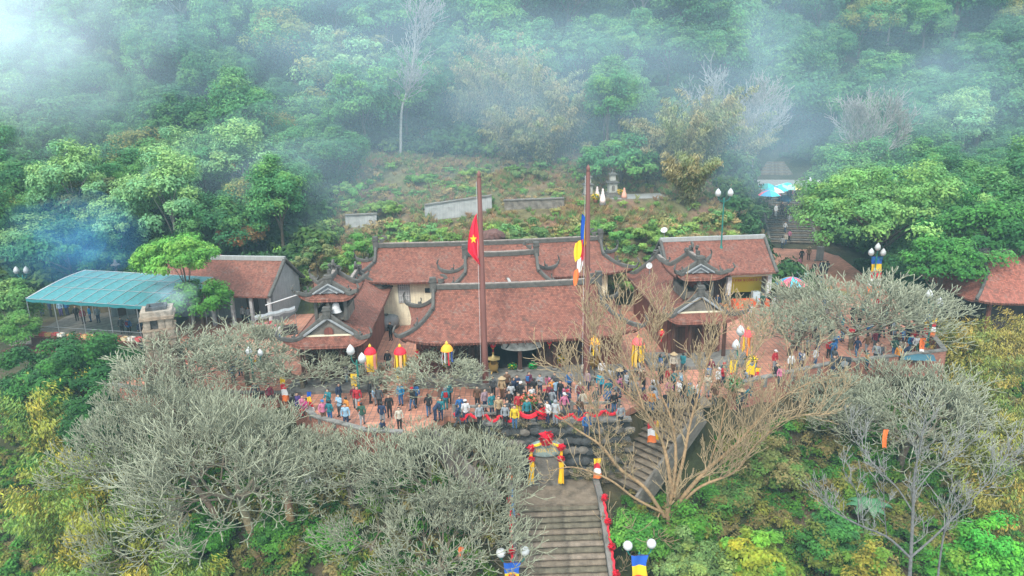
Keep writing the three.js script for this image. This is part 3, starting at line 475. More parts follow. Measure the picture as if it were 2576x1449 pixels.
const PAL = { deep: [[0.046, 0.138, 0.05], [0.034, 0.114, 0.05], [0.07, 0.17, 0.055]], mid: [[0.077, 0.203, 0.068], [0.101, 0.227, 0.068], [0.056, 0.17, 0.068]], pale: [[0.149, 0.285, 0.127], [0.117, 0.252, 0.127], [0.173, 0.293, 0.109]], olive: [[0.144, 0.176, 0.049], [0.106, 0.163, 0.046], [0.175, 0.176, 0.054]], brown: [[0.19, 0.145, 0.055], [0.14, 0.13, 0.05], [0.22, 0.15, 0.06]], fresh: [[0.11, 0.27, 0.05], [0.085, 0.235, 0.045], [0.14, 0.29, 0.055]], yellow: [[0.26, 0.25, 0.025], [0.19, 0.225, 0.025], [0.14, 0.19, 0.025]], rust: [[0.24, 0.12, 0.05], [0.17, 0.11, 0.05], [0.10, 0.11, 0.04]], bush: [[0.045, 0.14, 0.022], [0.065, 0.175, 0.026], [0.032, 0.11, 0.022]] };
const BARK = [0.16, 0.13, 0.10], PALEB = [0.34, 0.32, 0.28];
function leafTree(name, label, o, pos, turn = 0, s = 1, group, cat = 'tree') {
  const t = thing(name, label, cat, pos, turn, group); t.scale.setScalar(s);
  obj('crown', crownGeo(o.seed, o), M.leaf, t); obj('trunk', trunkGeo(o.seed, o.y, o.r ?? 0.22, o.rx, o.ry, o.y, o.bark ?? BARK, o.limbs ?? 5), M.bark, t); return t;
}
function copy(src, pos, turn, s, label, group) { const c = src.clone(); c.name = numbered(src.name.replace(/_\d+$/, '')); scene.add(c); if (pos.isVector3) c.position.copy(pos); else c.position.set(...pos); c.rotation.y = turn; if (typeof s === 'number') c.scale.setScalar(s); else c.scale.set(...s); if (label) c.userData.label = label; if (group) c.userData.group = group; return c; }
const far = { clumps: 64, per: 270, size: 0.145, clumpR: 1.15, flatTop: 0.85 };
const kinds = [
  ['broadleaf_tree', 'deep green broadleaf tree', { ...far, seed: 101, rx: 4.4, ry: 3.4, rz: 4.4, y: 5.6, cols: PAL.deep }, 'deep green trees of the misty hillside'],
  ['broadleaf_tree', 'rounded mid green tree', { ...far, seed: 102, rx: 4.2, ry: 3.9, rz: 4.2, y: 6, cols: PAL.mid }, 'mid green trees of the misty hillside'],
  ['broadleaf_tree', 'pale grey-green airy tree', { ...far, seed: 103, rx: 4.0, ry: 4.2, rz: 4.0, y: 6.6, cols: PAL.pale, clumps: 38, bark: PALEB }, 'pale green trees of the misty hillside'],
  ['broadleaf_tree', 'olive green tree with yellowing tips', { ...far, seed: 104, rx: 4.3, ry: 3.6, rz: 4.3, y: 5.8, cols: [...PAL.olive, ...PAL.mid] }, 'olive green trees of the wooded hillside'],
  ['broadleaf_tree', 'tall narrow green tree', { ...far, seed: 105, rx: 3.0, ry: 5.2, rz: 3.0, y: 8.5, cols: PAL.mid }, 'tall narrow trees of the hillside'],
];
const zone = (px, py) => (py < 130 ? 'along the top edge ' : py < 330 ? 'halfway up the hill ' : 'low on the hill ') + (px < 330 ? 'at the far left' : px < 760 ? 'above the left house' : px < 1240 ? 'above the left flagpole' : px < 1640 ? 'above the right flagpole' : px < 2040 ? 'above the guest house' : px < 2330 ? 'above the great spreading tree' : 'at the far right');
const protoTrees = kinds.map(() => null);
function kindTree(i, pos, turn, s) { const k = kinds[i]; if (!protoTrees[i]) { protoTrees[i] = leafTree(k[0], k[1], k[2], pos, turn, 1, k[3]); protoTrees[i].scale.set(...s); return protoTrees[i]; } return copy(protoTrees[i], pos, turn, s); }
{ // fill the wooded slopes that the picture looks at, farthest ones larger and sparser
  const R = rng(2024), placed = []; let n = 0;
  const free = (x, z) => { if (z > -72) return false; { const [qx, qy] = toPx(V(x, ground(x, z), z)), hw = qy < 372 ? -1 : qy < 450 ? lerp(130, 290, (qy - 372) / 78) : lerp(290, 470, clamp((qy - 450) / 120, 0, 1)); if (Math.abs(qx - (qy < 450 ? 1130 : 1210)) < hw) return false; if (x > 7 && x < 21 && z > -92) return false; } if (x < -23 && z > -74.5) return false; const [d] = pathNear(x, z); if (d < 3.6) return false; if (x > 30 && x < 40 && z > -100) return false; return true; };
  for (let tries = 0; tries < 9000 && n < 290; tries++) {
    const z = -73 - 150 * Math.pow(R(), 1.25), x = (R() * 2 - 1) * (0.80 * -z + 6), D = -z; if (!free(x, z)) continue;
    const y = ground(x, z), p = V(x, y + 4, z), [px, py] = toPx(p); if (px < -160 || px > 2740 || py < -190 || py > 900) continue;
    if (px > 1850 && px < 2130 && D < 142 && py > 380) continue; if (px > 1560 && px < 2130 && D < 116) continue; if (px > 1130 && px < 1500 && D < 113) continue; const s = (0.95 + 0.55 * R()) * lerp(0.78, 1.3, sstep(80, 170, D)), sp = 4.7 * s * (0.92 + 0.3 * sstep(100, 200, D)); if (placed.some((q) => Math.hypot(q[0] - x, q[1] - z) < (sp + q[2]) * 0.5)) continue;
    placed.push([x, z, sp]); n++;
    const m = fbm(x * 0.03, z * 0.03, 5); let i = R() < 0.13 ? 4 : m > 0.2 ? 2 : m < -0.25 ? 0 : R() < 0.5 ? 1 : R() < 0.6 ? 0 : 3; if (x > 25 && R() < 0.5) i = 0;
    const zn = zone(px, py), o = kindTree(i, V(x, y - 0.3, z), R() * 6.28, [s * (0.9 + 0.25 * R()), s * (0.88 + 0.3 * R()), s * (0.9 + 0.25 * R())]); tag(o, `${kinds[i][1]} ${zn}`, null, `${kinds[i][3]} ${zn}`);
  }
}
// the trees that stand out
function standTree(label, px, pyTop, pyBase, z, wpx, o, name = 'broadleaf_tree') { // crown top and foot in the picture, at depth z; wpx: crown width there
  const top = atZ(px, pyTop, z), k = -z / 1740 * 1.03, h = (pyBase - pyTop) * k, foot = V(top.x, top.y - h, z); const rx = wpx * k / 2, ry = o.ryf ? h * o.ryf : h * 0.36;
  const g = ground(top.x, z); return leafTree(name, label, { ...o, size: (o.size ?? 0.3) * 0.66, per: (o.per ?? 100) * 1.8, clumpR: o.clumpR * 0.92, clumps: Math.round(o.clumps * 1.15), flatTop: Math.max(0.7, o.flatTop ?? 0.75), rx, rz: rx * 0.95, ry, y: top.y - g - ry * 1.05 }, [top.x, g - 0.2, z]);
}
standTree('bright light green feathery tree over the right end of the teal canopy', 440, 592, 800, -61.6, 215, { seed: 201, clumps: 70, per: 110, size: 0.2, clumpR: 0.85, cols: PAL.fresh, ryf: 0.26, flatTop: 0.35, r: 0.13, hollow: 0.3 });
standTree('low green tree under the feathery one in front of the left house', 490, 705, 830, -60, 190, { seed: 202, clumps: 40, per: 100, size: 0.2, clumpR: 0.75, cols: PAL.bush, ryf: 0.34, r: 0.12 });
standTree('great spreading bright green tree on the right above the brick yard', 2235, 405, 740, -78, 440, { seed: 203, clumps: 150, per: 120, size: 0.27, clumpR: 1.5, cols: [[0.12, 0.25, 0.075], [0.095, 0.215, 0.07], [0.15, 0.27, 0.08]], ryf: 0.36, flatTop: 0.45, r: 0.42, hollow: 0.45, limbs: 9 });
standTree('dark green tree overhanging the red hall at the right edge', 2500, 470, 760, -70, 330, { seed: 204, clumps: 100, per: 120, size: 0.26, clumpR: 1.3, cols: [[0.035, 0.13, 0.032], [0.05, 0.16, 0.035], [0.028, 0.105, 0.03]], ryf: 0.34, r: 0.35, hollow: 0.4 });
standTree('green tree with drooping boughs in front of the red hall roof', 2380, 590, 780, -66, 200, { seed: 205, clumps: 60, per: 110, size: 0.22, clumpR: 1.0, cols: [[0.04, 0.15, 0.032], [0.055, 0.175, 0.035]], ryf: 0.34, r: 0.25, hollow: 0.4 });
standTree('large mid green tree with golden flecks on the hill left of the bare slope', 655, 285, 560, -98, 240, { seed: 206, clumps: 110, per: 110, size: 0.3, clumpR: 1.35, cols: [...PAL.mid, ...PAL.olive, [0.24, 0.17, 0.035]], ryf: 0.42, r: 0.3 });
standTree('broad green tree with a domed crown at the far left of the hill', 150, 235, 560, -104, 330, { seed: 207, clumps: 130, per: 110, size: 0.32, clumpR: 1.5, cols: [...PAL.mid, [0.09, 0.16, 0.04]], ryf: 0.42, r: 0.35 });
standTree('tall misty tree left of the thin pale trunk in the upper middle', 880, 40, 500, -112, 290, { seed: 208, clumps: 140, per: 100, size: 0.34, clumpR: 1.6, cols: [...PAL.pale, ...PAL.olive], ryf: 0.45, r: 0.35, bark: PALEB });
standTree('dark blue-green bushy tree at the left edge beside the teal canopy', 150, 545, 740, -72, 260, { seed: 209, clumps: 70, per: 100, size: 0.26, clumpR: 1.1, cols: PAL.deep, ryf: 0.42, r: 0.2 });
standTree('dark olive tree at the foot of the hill above the canopy', 265, 430, 640, -82, 260, { seed: 210, clumps: 80, per: 100, size: 0.28, clumpR: 1.2, cols: [[0.045, 0.075, 0.03], [0.07, 0.085, 0.035], [0.04, 0.07, 0.03]], ryf: 0.4, r: 0.22 });
standTree('shapely dark pine-like tree among mist in the upper right', 1790, 60, 330, -135, 260, { seed: 211, clumps: 90, per: 100, size: 0.4, clumpR: 1.6, cols: [[0.04, 0.115, 0.03], [0.055, 0.13, 0.033], [0.03, 0.09, 0.03]], ryf: 0.42, r: 0.3 });
standTree('green tree between the stupas and the bamboo thicket', 1560, 330, 480, -91, 190, { seed: 212, clumps: 60, per: 100, size: 0.28, clumpR: 1.1, cols: PAL.mid, ryf: 0.42, r: 0.22 });
standTree('dark green rounded shrub-tree below the left parapet', 165, 842, 1090, -52.0, 330, { seed: 213, clumps: 110, per: 120, size: 0.2, clumpR: 0.95, cols: [[0.028, 0.10, 0.024], [0.04, 0.13, 0.028], [0.02, 0.075, 0.022]], ryf: 0.42, r: 0.25 });
standTree('dark green shrub-tree at the lower left edge beside the frangipani', 225, 985, 1180, -45, 140, { seed: 214, clumps: 50, per: 110, size: 0.18, clumpR: 0.8, cols: [[0.022, 0.08, 0.02], [0.03, 0.10, 0.024]], ryf: 0.4, r: 0.18 });
standTree('rust-tipped small tree on the slope above the left house', 605, 545, 640, -76, 110, { seed: 215, clumps: 30, per: 80, size: 0.24, clumpR: 0.8, cols: PAL.rust, ryf: 0.4, r: 0.12 });
standTree('pale blossoming tree on the left of the bare slope', 845, 375, 480, -100, 120, { seed: 216, clumps: 34, per: 80, size: 0.3, clumpR: 0.9, cols: [[0.16, 0.25, 0.13], [0.12, 0.2, 0.1]], ryf: 0.34, flatTop: 0.35, r: 0.12, bark: PALEB });
// bushes near the camera, by place
function bush(label, px, pyTop, z, wpx, cols, o = {}) { const top = atZ(px, pyTop, z), k = -z / 1740 * 1.05, g = ground(top.x, z), ry = Math.max(0.5, (top.y - g) * 0.5); const t = thing('leafy_shrub', label, 'shrub', [top.x, g - 0.15, z]); obj('foliage', crownGeo(o.seed ?? Math.round(px * 3 + pyTop), { rx: wpx * k / 2, rz: wpx * k / 2, ry, y: ry * 0.95, clumps: o.clumps ?? 50, per: 190, size: (o.size ?? 0.15) * 0.68, clumpR: o.clumpR ?? 0.6, cols, flatTop: 0.7, hollow: 0.4 }), M.leaf, t); obj('stem', trunkGeo(Math.round(px), ry, 0.07, wpx * k / 3, ry, ry, BARK, 5), M.bark, t); return t; }
bush('big yellow-green leafy shrub at the bottom right of the middle', 1905, 1330, -34.5, 210, [...PAL.yellow, [0.12, 0.26, 0.03], [0.09, 0.22, 0.03]], { clumps: 70, size: 0.2 });
bush('fresh green shrub under the golden tree at the right of the stair', 1600, 1285, -36.8, 150, [[0.065, 0.21, 0.03], [0.05, 0.17, 0.03], [0.10, 0.24, 0.04]], { clumps: 46 });
bush('grey-green fine-leaved shrub at the bottom right of the lamp', 1760, 1345, -34, 190, [[0.13, 0.20, 0.07], [0.10, 0.17, 0.055], [0.16, 0.22, 0.06]], { clumps: 60, size: 0.13 });
bush('bright green shrub at the bottom right corner', 2520, 1230, -33, 170, [[0.05, 0.24, 0.035], [0.08, 0.28, 0.03]], { clumps: 60 });
bush('dark green shrub in the hollow right of the golden tree', 1740, 1250, -37, 150, [[0.05, 0.15, 0.02], [0.08, 0.17, 0.025], [0.12, 0.14, 0.03]], { clumps: 44 });
bush('green undergrowth shrub between the two front left trunks', 690, 1300, -38.5, 110, PAL.bush, { clumps: 40 });
bush('bright green shrub right of the front left trunks', 850, 1330, -37.5, 170, [[0.06, 0.22, 0.025], [0.085, 0.26, 0.03]], { clumps: 46 });
bush('lush green shrub left of the front left trunks', 490, 1310, -38.5, 180, [[0.05, 0.18, 0.025], [0.07, 0.2, 0.03]], { clumps: 54 });
bush('tawny green shrub beside the right flight of steps', 1950, 1110, -42.5, 190, [[0.13, 0.15, 0.05], [0.09, 0.16, 0.04], [0.16, 0.14, 0.06]], { clumps: 56, size: 0.14 });
bush('olive shrub behind the grey bare tree', 2110, 1270, -36.5, 170, [[0.05, 0.16, 0.035], [0.04, 0.13, 0.04], [0.11, 0.14, 0.03]], { clumps: 54 });
bush('ochre and green shrub at the bottom below the grey bare tree', 2200, 1360, -33.5, 170, [[0.2, 0.18, 0.03], [0.11, 0.2, 0.03]], { clumps: 50 });
bush('green shrub in the right foreground beside the second grey trunk', 2430, 1300, -33.5, 140, [[0.06, 0.22, 0.03], [0.12, 0.22, 0.03]], { clumps: 50 });
bush('green shrub at the right edge of the landing wall', 1820, 1200, -41, 170, [[0.08, 0.14, 0.04], [0.06, 0.17, 0.03], [0.15, 0.15, 0.05]], { clumps: 50, size: 0.13 });
[['rounded green bush behind the left end of the rear hall', 905, 565, -71.5, 95], ['yellow-green bush above the rear hall, left of the left flagpole', 1110, 560, -73, 110], ['low green bush between the flagpoles behind the rear hall', 1330, 548, -74, 120], ['spreading green bush right of the right flagpole on the bank', 1545, 535, -75, 130], ['green bush beside the white satellite dish', 1625, 560, -74.5, 110], ['tawny bush at the left foot of the bank', 790, 590, -72, 120], ['grey-green bush high on the bare slope', 1060, 440, -92, 70], ['small green bush in the middle of the bare slope', 1190, 425, -95, 80], ['olive bush at the right rim of the bare slope', 1335, 440, -92, 100], ['green bush at the left rim of the bare slope', 900, 450, -88, 130], ['dark green bush above the short retaining wall', 960, 500, -83, 90]].forEach(([l, px, py, z, w], i) => bush(l, px, py, z, w, [[[0.08, 0.2, 0.05], [0.12, 0.22, 0.06]], [[0.15, 0.24, 0.06], [0.11, 0.2, 0.05]], [[0.14, 0.16, 0.07], [0.09, 0.17, 0.06]]][i % 3], { clumps: 26, size: 0.2, clumpR: 0.5 }));
// ---------- bamboo ----------
function bambooGeo(seed, { h = 7, r = 2.6, culms = 16, cols, per = 130, big = 1 }) {
  const R = rng(seed), L = [], C = [];
  for (let k = 0; k < culms; k++) {
    const a = R() * 6.283, hh = h * (0.65 + 0.5 * R()), lean = r * (0.35 + 0.75 * R()), b = V(Math.cos(a) * r * 0.2 * R(), 0, Math.sin(a) * r * 0.2 * R()), pt = (t) => V(b.x + Math.cos(a) * lean * t * t, hh * (t - 0.22 * t * t * t), b.z + Math.sin(a) * lean * t * t);
    for (let i = 0; i < 5; i++) { const g = bar(pt(i / 5), pt((i + 1) / 5), 0.045 * (1 - i / 6), 4, 0.045 * (1 - (i + 1) / 6)); C.push(tint(g, [0.20, 0.19, 0.06], 0.4, R)); }
    const col = cols[Math.floor(R() * cols.length)];
    for (let i = 0; i < per; i++) { const t = 0.22 + 0.8 * Math.pow(R(), 0.75), c = pt(Math.min(t, 1)), sp = 0.8 * (1.15 - 0.5 * t), q = c.add(V((R() - 0.5) * 2 * sp, (R() - 0.6) * sp, (R() - 0.5) * 2 * sp)), d = V(R() - 0.5 + Math.cos(a) * 0.4, -0.25 - 0.6 * R(), R() - 0.5 + Math.sin(a) * 0.4).normalize(), w = perp(d, R), s = 0.125 * big * (0.7 + 0.8 * R()), kk = 0.7 + 0.6 * R(), n = V(R() - 0.5, 0.9, R() - 0.5).normalize(); L.push([[q.clone().addScaledVector(d, -s), q.clone().addScaledVector(w, s * 0.28), q.clone().addScaledVector(d, s), q.clone().addScaledVector(w, -s * 0.28)], col.map((v) => v * kk), n]); }
  }
  return [leafGeo(L), join(C)];
}
function bamboo(label, pos, o, turn = 0) { const t = thing('bamboo_clump', label, 'bamboo', pos, turn), [l, c] = bambooGeo(o.seed, o); obj('foliage', l, M.leaf, t); obj('culms', c, M.bark, t); return t; }
const YB = [[0.264, 0.287, 0.043], [0.186, 0.256, 0.043], [0.341, 0.295, 0.046], [0.139, 0.24, 0.054]], OB = [[0.264, 0.232, 0.05], [0.202, 0.225, 0.046], [0.31, 0.232, 0.054], [0.155, 0.202, 0.046]], GB = [[0.20, 0.195, 0.08], [0.24, 0.20, 0.09], [0.16, 0.19, 0.075]];
const onG = (px, py, z) => { const p = atZ(px, py, z); return [p.x, ground(p.x, z) - 0.2, z]; };
bush('green shrubs crowding the left edge beside the canopy', 20, 690, -63, 110, [[0.09, 0.2, 0.06], [0.13, 0.22, 0.07]], { clumps: 50, size: 0.2, clumpR: 0.8 });
bush('low green shrub at the left end of the stall deck', 30, 775, -58.5, 120, [[0.07, 0.18, 0.04], [0.1, 0.2, 0.05]], { clumps: 40 });
[['yellow-green bamboo at the left edge below the dark shrub-tree', 60, -47, 7.2, YB], ['tall yellow-green bamboo at the bottom left corner', 50, -38.5, 7.4, YB], ['yellow bamboo clump at the bottom, second from the left corner', 190, -38, 6.2, YB], ['yellow-green bamboo clump left of the frangipani trunks', 310, -38.5, 5.2, YB], ['green-gold bamboo clump under the far left frangipani limbs', 150, -42.5, 6.4, YB], ['small golden bamboo at the bottom beside the front left frangipani', 420, -36, 3.6, YB], ['low green bamboo at the bottom left behind the golden ones', 270, -42.5, 4.8, [[0.09, 0.18, 0.03], [0.13, 0.19, 0.03]]], ['bamboo tuft at the bottom edge left of centre', 270, -35.5, 4.6, YB], ['bamboo tuft at the very corner bottom left', 90, -35.5, 4.8, YB],
  ['olive bamboo thicket at the right edge below the red hall', 2500, -55, 7.8, OB], ['olive-gold bamboo at the right edge, middle height', 2540, -48, 8.2, OB], ['gold bamboo beside the right end of the parapet', 2440, -52.5, 7.6, OB], ['dense olive bamboo right of the lower right frangipani', 2500, -43.5, 7.0, OB], ['tall bamboo right edge lower, behind the grey bare tree', 2555, -40, 6.4, OB], ['yellow-green bamboo bottom right, among the shrubs', 2330, -34.5, 3.8, YB], ['olive bamboo below the pale garden wall', 2420, -57, 5.6, OB], ['olive bamboo clump far right under the hall eave', 2590, -57, 6.2, OB],
].forEach(([l, px, z, h, c], i) => bamboo(l, onG(px, 900, z), { seed: 300 + i, h, r: h * 0.42, culms: 24, cols: c, per: 300 }, i));
[['tall misty tan bamboo thicket in the middle of the hill, left part', 1240, -104, 15], ['tall misty tan bamboo thicket in the middle of the hill, right part', 1340, -101, 15], ['tan bamboo in the mist behind the flagpoles, highest', 1275, -112, 15], ['tan bamboo below the highest ones right of the bare slope', 1420, -97, 11.5], ['olive bamboo lowest of the thicket above the stupas', 1370, -93.5, 8], ['drooping tan bamboo left of the lamp pair behind the guest house', 1720, -88, 12.5], ['pale tan bamboo behind the lamp pair of the guest house', 1790, -93, 12], ['golden bamboo right above the guest house ridge', 1745, -82, 7.5], ['pale bamboo left of the far stall umbrellas', 1870, -104, 11], ['olive bamboo at the upper right rim of the bare slope', 1290, -97, 9.5], ['leaning tan bamboo between the stupas and the lamp pair', 1640, -91, 9.5], ['tan bamboo at the left of the thicket above the bare slope', 1165, -107, 12]].forEach(([l, px, z, h], i) => bamboo(l, onG(px, 300, z), { seed: 330 + i, h, r: h * 0.44, culms: 34, cols: GB, per: 320, big: 1.5 }, i));
// ---------- bare trees: frangipani, golden and grey ----------
// twigs as four-sided tapering bars gathered in one mesh
function Twigs() { return { p: [], c: [], ix: [] }; }
function twig(T, a, b, r0, r1, c0, c1, n = 4) {
  const d = V(0, 0, 0).subVectors(b, a).normalize(), s = V(0, 0, 0).crossVectors(d, Math.abs(d.y) > 0.9 ? V(1, 0, 0) : V(0, 1, 0)).normalize(), u = V(0, 0, 0).crossVectors(d, s), o = T.p.length / 3;
  for (const [q, r, c] of [[a, r0, c0], [b, r1, c1]]) for (let i = 0; i < n; i++) { const w = i / n * 6.2832, x = Math.cos(w) * r, y = Math.sin(w) * r; T.p.push(q.x + s.x * x + u.x * y, q.y + s.y * x + u.y * y, q.z + s.z * x + u.z * y); T.c.push(c[0], c[1], c[2]); }
  for (let i = 0; i < n; i++) { const j = (i + 1) % n; T.ix.push(o + i, o + n + j, o + j, o + i, o + n + i, o + n + j); }
}
function twigGeo(T) { const g = new THREE.BufferGeometry(); g.setAttribute('position', new THREE.Float32BufferAttribute(T.p, 3)); g.setAttribute('color', new THREE.Float32BufferAttribute(T.c, 3)); g.setAttribute('uv', new THREE.Float32BufferAttribute(new Float32Array(T.p.length / 3 * 2).map((_, i) => T.p[Math.floor(i / 2) * 3 + i % 2]), 2)); g.setIndex(T.ix); g.computeVertexNormals(); return g; }
const fTip = [0.47, 0.505, 0.35], fMid = [0.32, 0.33, 0.225], fOld = [0.23, 0.19, 0.13], tan = [0.40, 0.27, 0.13];
// a frangipani: forks again and again into stubby upturned twigs
function frangipani(label, foot, { seed, th = 1.8, L = 1.25, levels = 7, spread = 0.62, tr = 0.2, lean = [0, 0], squash = 1, droop = 0.1, trunk = fOld, first = 4, shrink = 0.85, tipR = 0.028, topPy, wpx }) {
  const R = rng(seed), t = thing('frangipani_tree', label, 'tree', foot), T = Twigs(), B = Twigs();
  const top = V(lean[0] * th, th, lean[1] * th), mid = V(lean[0] * th * 0.35 + (R() - 0.5) * 0.2, th * 0.5, lean[1] * th * 0.4); const tj = (c) => c.map((v) => v * (0.85 + 0.3 * R()));
  twig(B, V(0, -0.6, 0), V(mid.x * 0.3, th * 0.12, mid.z * 0.3), tr * 1.45, tr * 1.12, tj(trunk), tj(trunk), 9); twig(B, V(mid.x * 0.3, th * 0.12, mid.z * 0.3), mid, tr * 1.12, tr * 0.95, tj(trunk), tj(trunk), 9); twig(B, mid, top, tr * 0.95, tr * 0.85, tj(trunk), tj(fOld), 9);
  const grow = (p, d, len, r, lv) => {
    const k = lv / levels, c0 = k < 0.45 ? fOld : k < 0.75 ? fMid : fMid, c1 = k < 0.45 ? fOld : k < 0.8 ? fMid : fTip, bend = d.clone().add(V((R() - 0.5) * 0.25, 0.12 + 0.1 * R(), (R() - 0.5) * 0.25)).normalize();
    const a = p.clone().addScaledVector(d, len * 0.5), b = a.clone().addScaledVector(bend, len * 0.5), r1 = Math.max(tipR, r * 0.76), j = 0.8 + 0.4 * R(), cc = c1.map((v) => v * j); const W = lv < 2 ? B : T, n = lv < 2 ? 7 : 4;
    twig(W, p, a, r, (r + r1) / 2, c0, c0.map((v, i) => (v + cc[i]) / 2), n); twig(W, a, b, (r + r1) / 2, lv >= levels ? r1 * 0.55 : r1, c0.map((v, i) => (v + cc[i]) / 2), cc, n);
    if (lv >= levels) { return; }
    const kids = lv === 0 ? 3 : R() < 0.66 ? 2 : 3, s0 = perp(bend, R), s1 = bend.clone().cross(s0), ph = R() * 6.28, out = V(b.x - top.x, 0, b.z - top.z); if (out.lengthSq() > 0.01) out.normalize();
    for (let i = 0; i < kids; i++) { const w = ph + i / kids * 6.283 + (R() - 0.5) * 0.5, sp = spread * (0.7 + 0.6 * R()), q = bend.clone().addScaledVector(s0, Math.cos(w) * sp).addScaledVector(s1, Math.sin(w) * sp).add(out.clone().multiplyScalar(0.2 * (1 - k))).add(V(0, 0.10 + 0.3 * k * k - droop * (1 - k), 0)); q.y *= squash; if (q.y < -0.3 && lv > 2) q.y = -0.3 * R(); grow(b, q.normalize(), len * shrink * (0.75 + 0.4 * R()), r1 * (kids === 2 ? 0.84 : 0.78), lv + 1); }
  };
  for (let i = 0; i < first; i++) { const a = i / first * 6.283 + R() * 0.9, d = V(Math.cos(a), 0.55 + 0.5 * R(), Math.sin(a)).normalize(); d.y *= squash; grow(top, d.normalize(), L * (0.9 + 0.3 * R()), tr * 0.6, 0); }
  if (topPy) { // bring the crown to the height and width it has in the picture
    const [fx, , fd] = toPx(foot), H = atZ(fx, topPy, foot.z).y - foot.y, W = wpx * fd / 1740 / 2; let my = 0; const rr = [];
    for (let i = 0; i < T.p.length; i += 12) { my = Math.max(my, T.p[i + 1]); rr.push(Math.abs(T.p[i] - top.x)); } rr.sort((a, b) => a - b); const sx = W / rr[Math.floor(rr.length * 0.97)], sy = (H - th) / (my - th);
    for (const q of [T.p, B.p]) for (let i = 0; i < q.length; i += 3) { const k = sstep(th * 0.7, th * 1.3, q[i + 1]); q[i] = lerp(q[i], top.x + (q[i] - top.x) * sx, k); q[i + 2] = lerp(q[i + 2], top.z + (q[i + 2] - top.z) * sx, k); if (q[i + 1] > th) q[i + 1] = th + (q[i + 1] - th) * sy; else if (q === T.p) q[i + 1] = th + (q[i + 1] - th) * 0.3; }
  }
  obj('trunk', twigGeo(B), M.bark, t); obj('twigs', twigGeo(T), M.bark, t); return t;
}
const gp = (px, py, z) => { const p = atZ(px, py, z); return V(p.x, ground(p.x, z) - 0.1, z); };
frangipani('great bare frangipani with curved tan trunk at the lower left, grey-green twigs', gp(645, 1395, -38.3), { seed: 11, th: 4.6, topPy: 945, wpx: 400, L: 1.7, tr: 0.3, trunk: tan, lean: [-0.1, 0.05], first: 5, droop: 0.2, tipR: 0.031 });
frangipani('bare frangipani with straight tan trunk, right of the curved tan trunk', gp(742, 1390, -38.8), { seed: 12, th: 4.4, topPy: 1050, wpx: 260, L: 1.5, tr: 0.27, trunk: tan, first: 4, droop: 0.15 });
frangipani('bare frangipani with slender trunk, leftmost of the three front left trunks', gp(572, 1370, -39.5), { seed: 13, th: 4.5, topPy: 960, wpx: 400, L: 1.8, tr: 0.2, trunk: [0.33, 0.25, 0.15], lean: [-0.35, 0.0], first: 5, droop: 0.2, tipR: 0.031 });
frangipani('wide bare frangipani at the far left whose twigs spread like a dome', gp(400, 1200, -42.6), { seed: 14, th: 2.4, topPy: 885, wpx: 390, L: 1.8, tr: 0.26, lean: [-0.1, 0.1], first: 6, droop: 0.2, tipR: 0.031 });
frangipani('bare frangipani with drooping limbs over the bamboo at lower left', gp(420, 1370, -37.0), { seed: 15, th: 1.5, topPy: 1210, wpx: 270, L: 1.5, levels: 6, tr: 0.18, lean: [-0.7, 0.2], first: 4, droop: 0.36 });
frangipani('bare frangipani in front of the sandstone furnace', V(-24.4, 0, -47.7), { seed: 16, th: 1.3, topPy: 825, wpx: 330, L: 1.25, tr: 0.2, first: 8, droop: 0.05, levels: 6, tipR: 0.034 });
frangipani('bare frangipani behind the left parapet, between furnace and left tower', V(-20.4, 0, -49.6), { seed: 17, th: 1.4, topPy: 805, wpx: 290, L: 1.3, tr: 0.2, first: 8, levels: 6, tipR: 0.034 });
frangipani('low bare frangipani before the left tower front', V(-15.9, 0, -48.3), { seed: 18, th: 1.0, topPy: 872, wpx: 260, L: 1.1, tr: 0.18, first: 8, levels: 6, tipR: 0.034 });
frangipani('bare frangipani below the parapet left of centre, overlapping the courtyard', gp(880, 1230, -38.9), { seed: 19, th: 1.6, topPy: 1070, wpx: 290, L: 1.55, tr: 0.24, first: 5, droop: 0.1, tipR: 0.031 });
frangipani('big bare frangipani directly left of the landing, thick with pale twigs', gp(1130, 1250, -38.4), { seed: 20, th: 1.6, topPy: 1040, wpx: 400, L: 1.65, tr: 0.25, first: 6, droop: 0.1, tipR: 0.031 });
frangipani('bare frangipani filling the bottom left of the stair, nearest the camera', gp(1100, 1420, -35.2), { seed: 21, th: 1.2, topPy: 1210, wpx: 420, L: 1.45, tr: 0.2, first: 6, droop: 0.22, tipR: 0.031 });
frangipani('bare frangipani at the bottom left of centre with whitish twigs', gp(940, 1440, -35.6), { seed: 22, th: 1.2, topPy: 1275, wpx: 250, L: 1.25, levels: 6, tr: 0.16, first: 4, droop: 0.25 });
frangipani('bare frangipani before the front hall, left of the left flagpole', V(-5.4, 0, -46.7), { seed: 23, th: 1.1, topPy: 900, wpx: 220, L: 1.0, levels: 6, tr: 0.17, first: 7, tipR: 0.034 });
frangipani('small bare frangipani before the gap between left tower and front hall', V(-9.6, 0, -47.6), { seed: 24, th: 1.0, topPy: 915, wpx: 140, L: 0.8, levels: 6, tr: 0.14, first: 6, tipR: 0.034 });
frangipani('large bare frangipani in the middle of the right courtyard', at(2140, 880, 0), { seed: 25, th: 1.2, topPy: 668, wpx: 360, L: 1.55, tr: 0.22, first: 6, droop: 0.05, tipR: 0.034, levels: 6 });
frangipani('bare frangipani at the far right of the courtyard near the tilted lamps', at(2290, 860, 0), { seed: 26, th: 1.2, topPy: 705, wpx: 270, L: 1.5, tr: 0.2, first: 6, tipR: 0.034, levels: 6 });
frangipani('bare frangipani beside the guest house umbrellas', at(2030, 800, 0), { seed: 27, th: 1.0, topPy: 725, wpx: 190, L: 1.3, levels: 6, tr: 0.2, first: 6, tipR: 0.034});
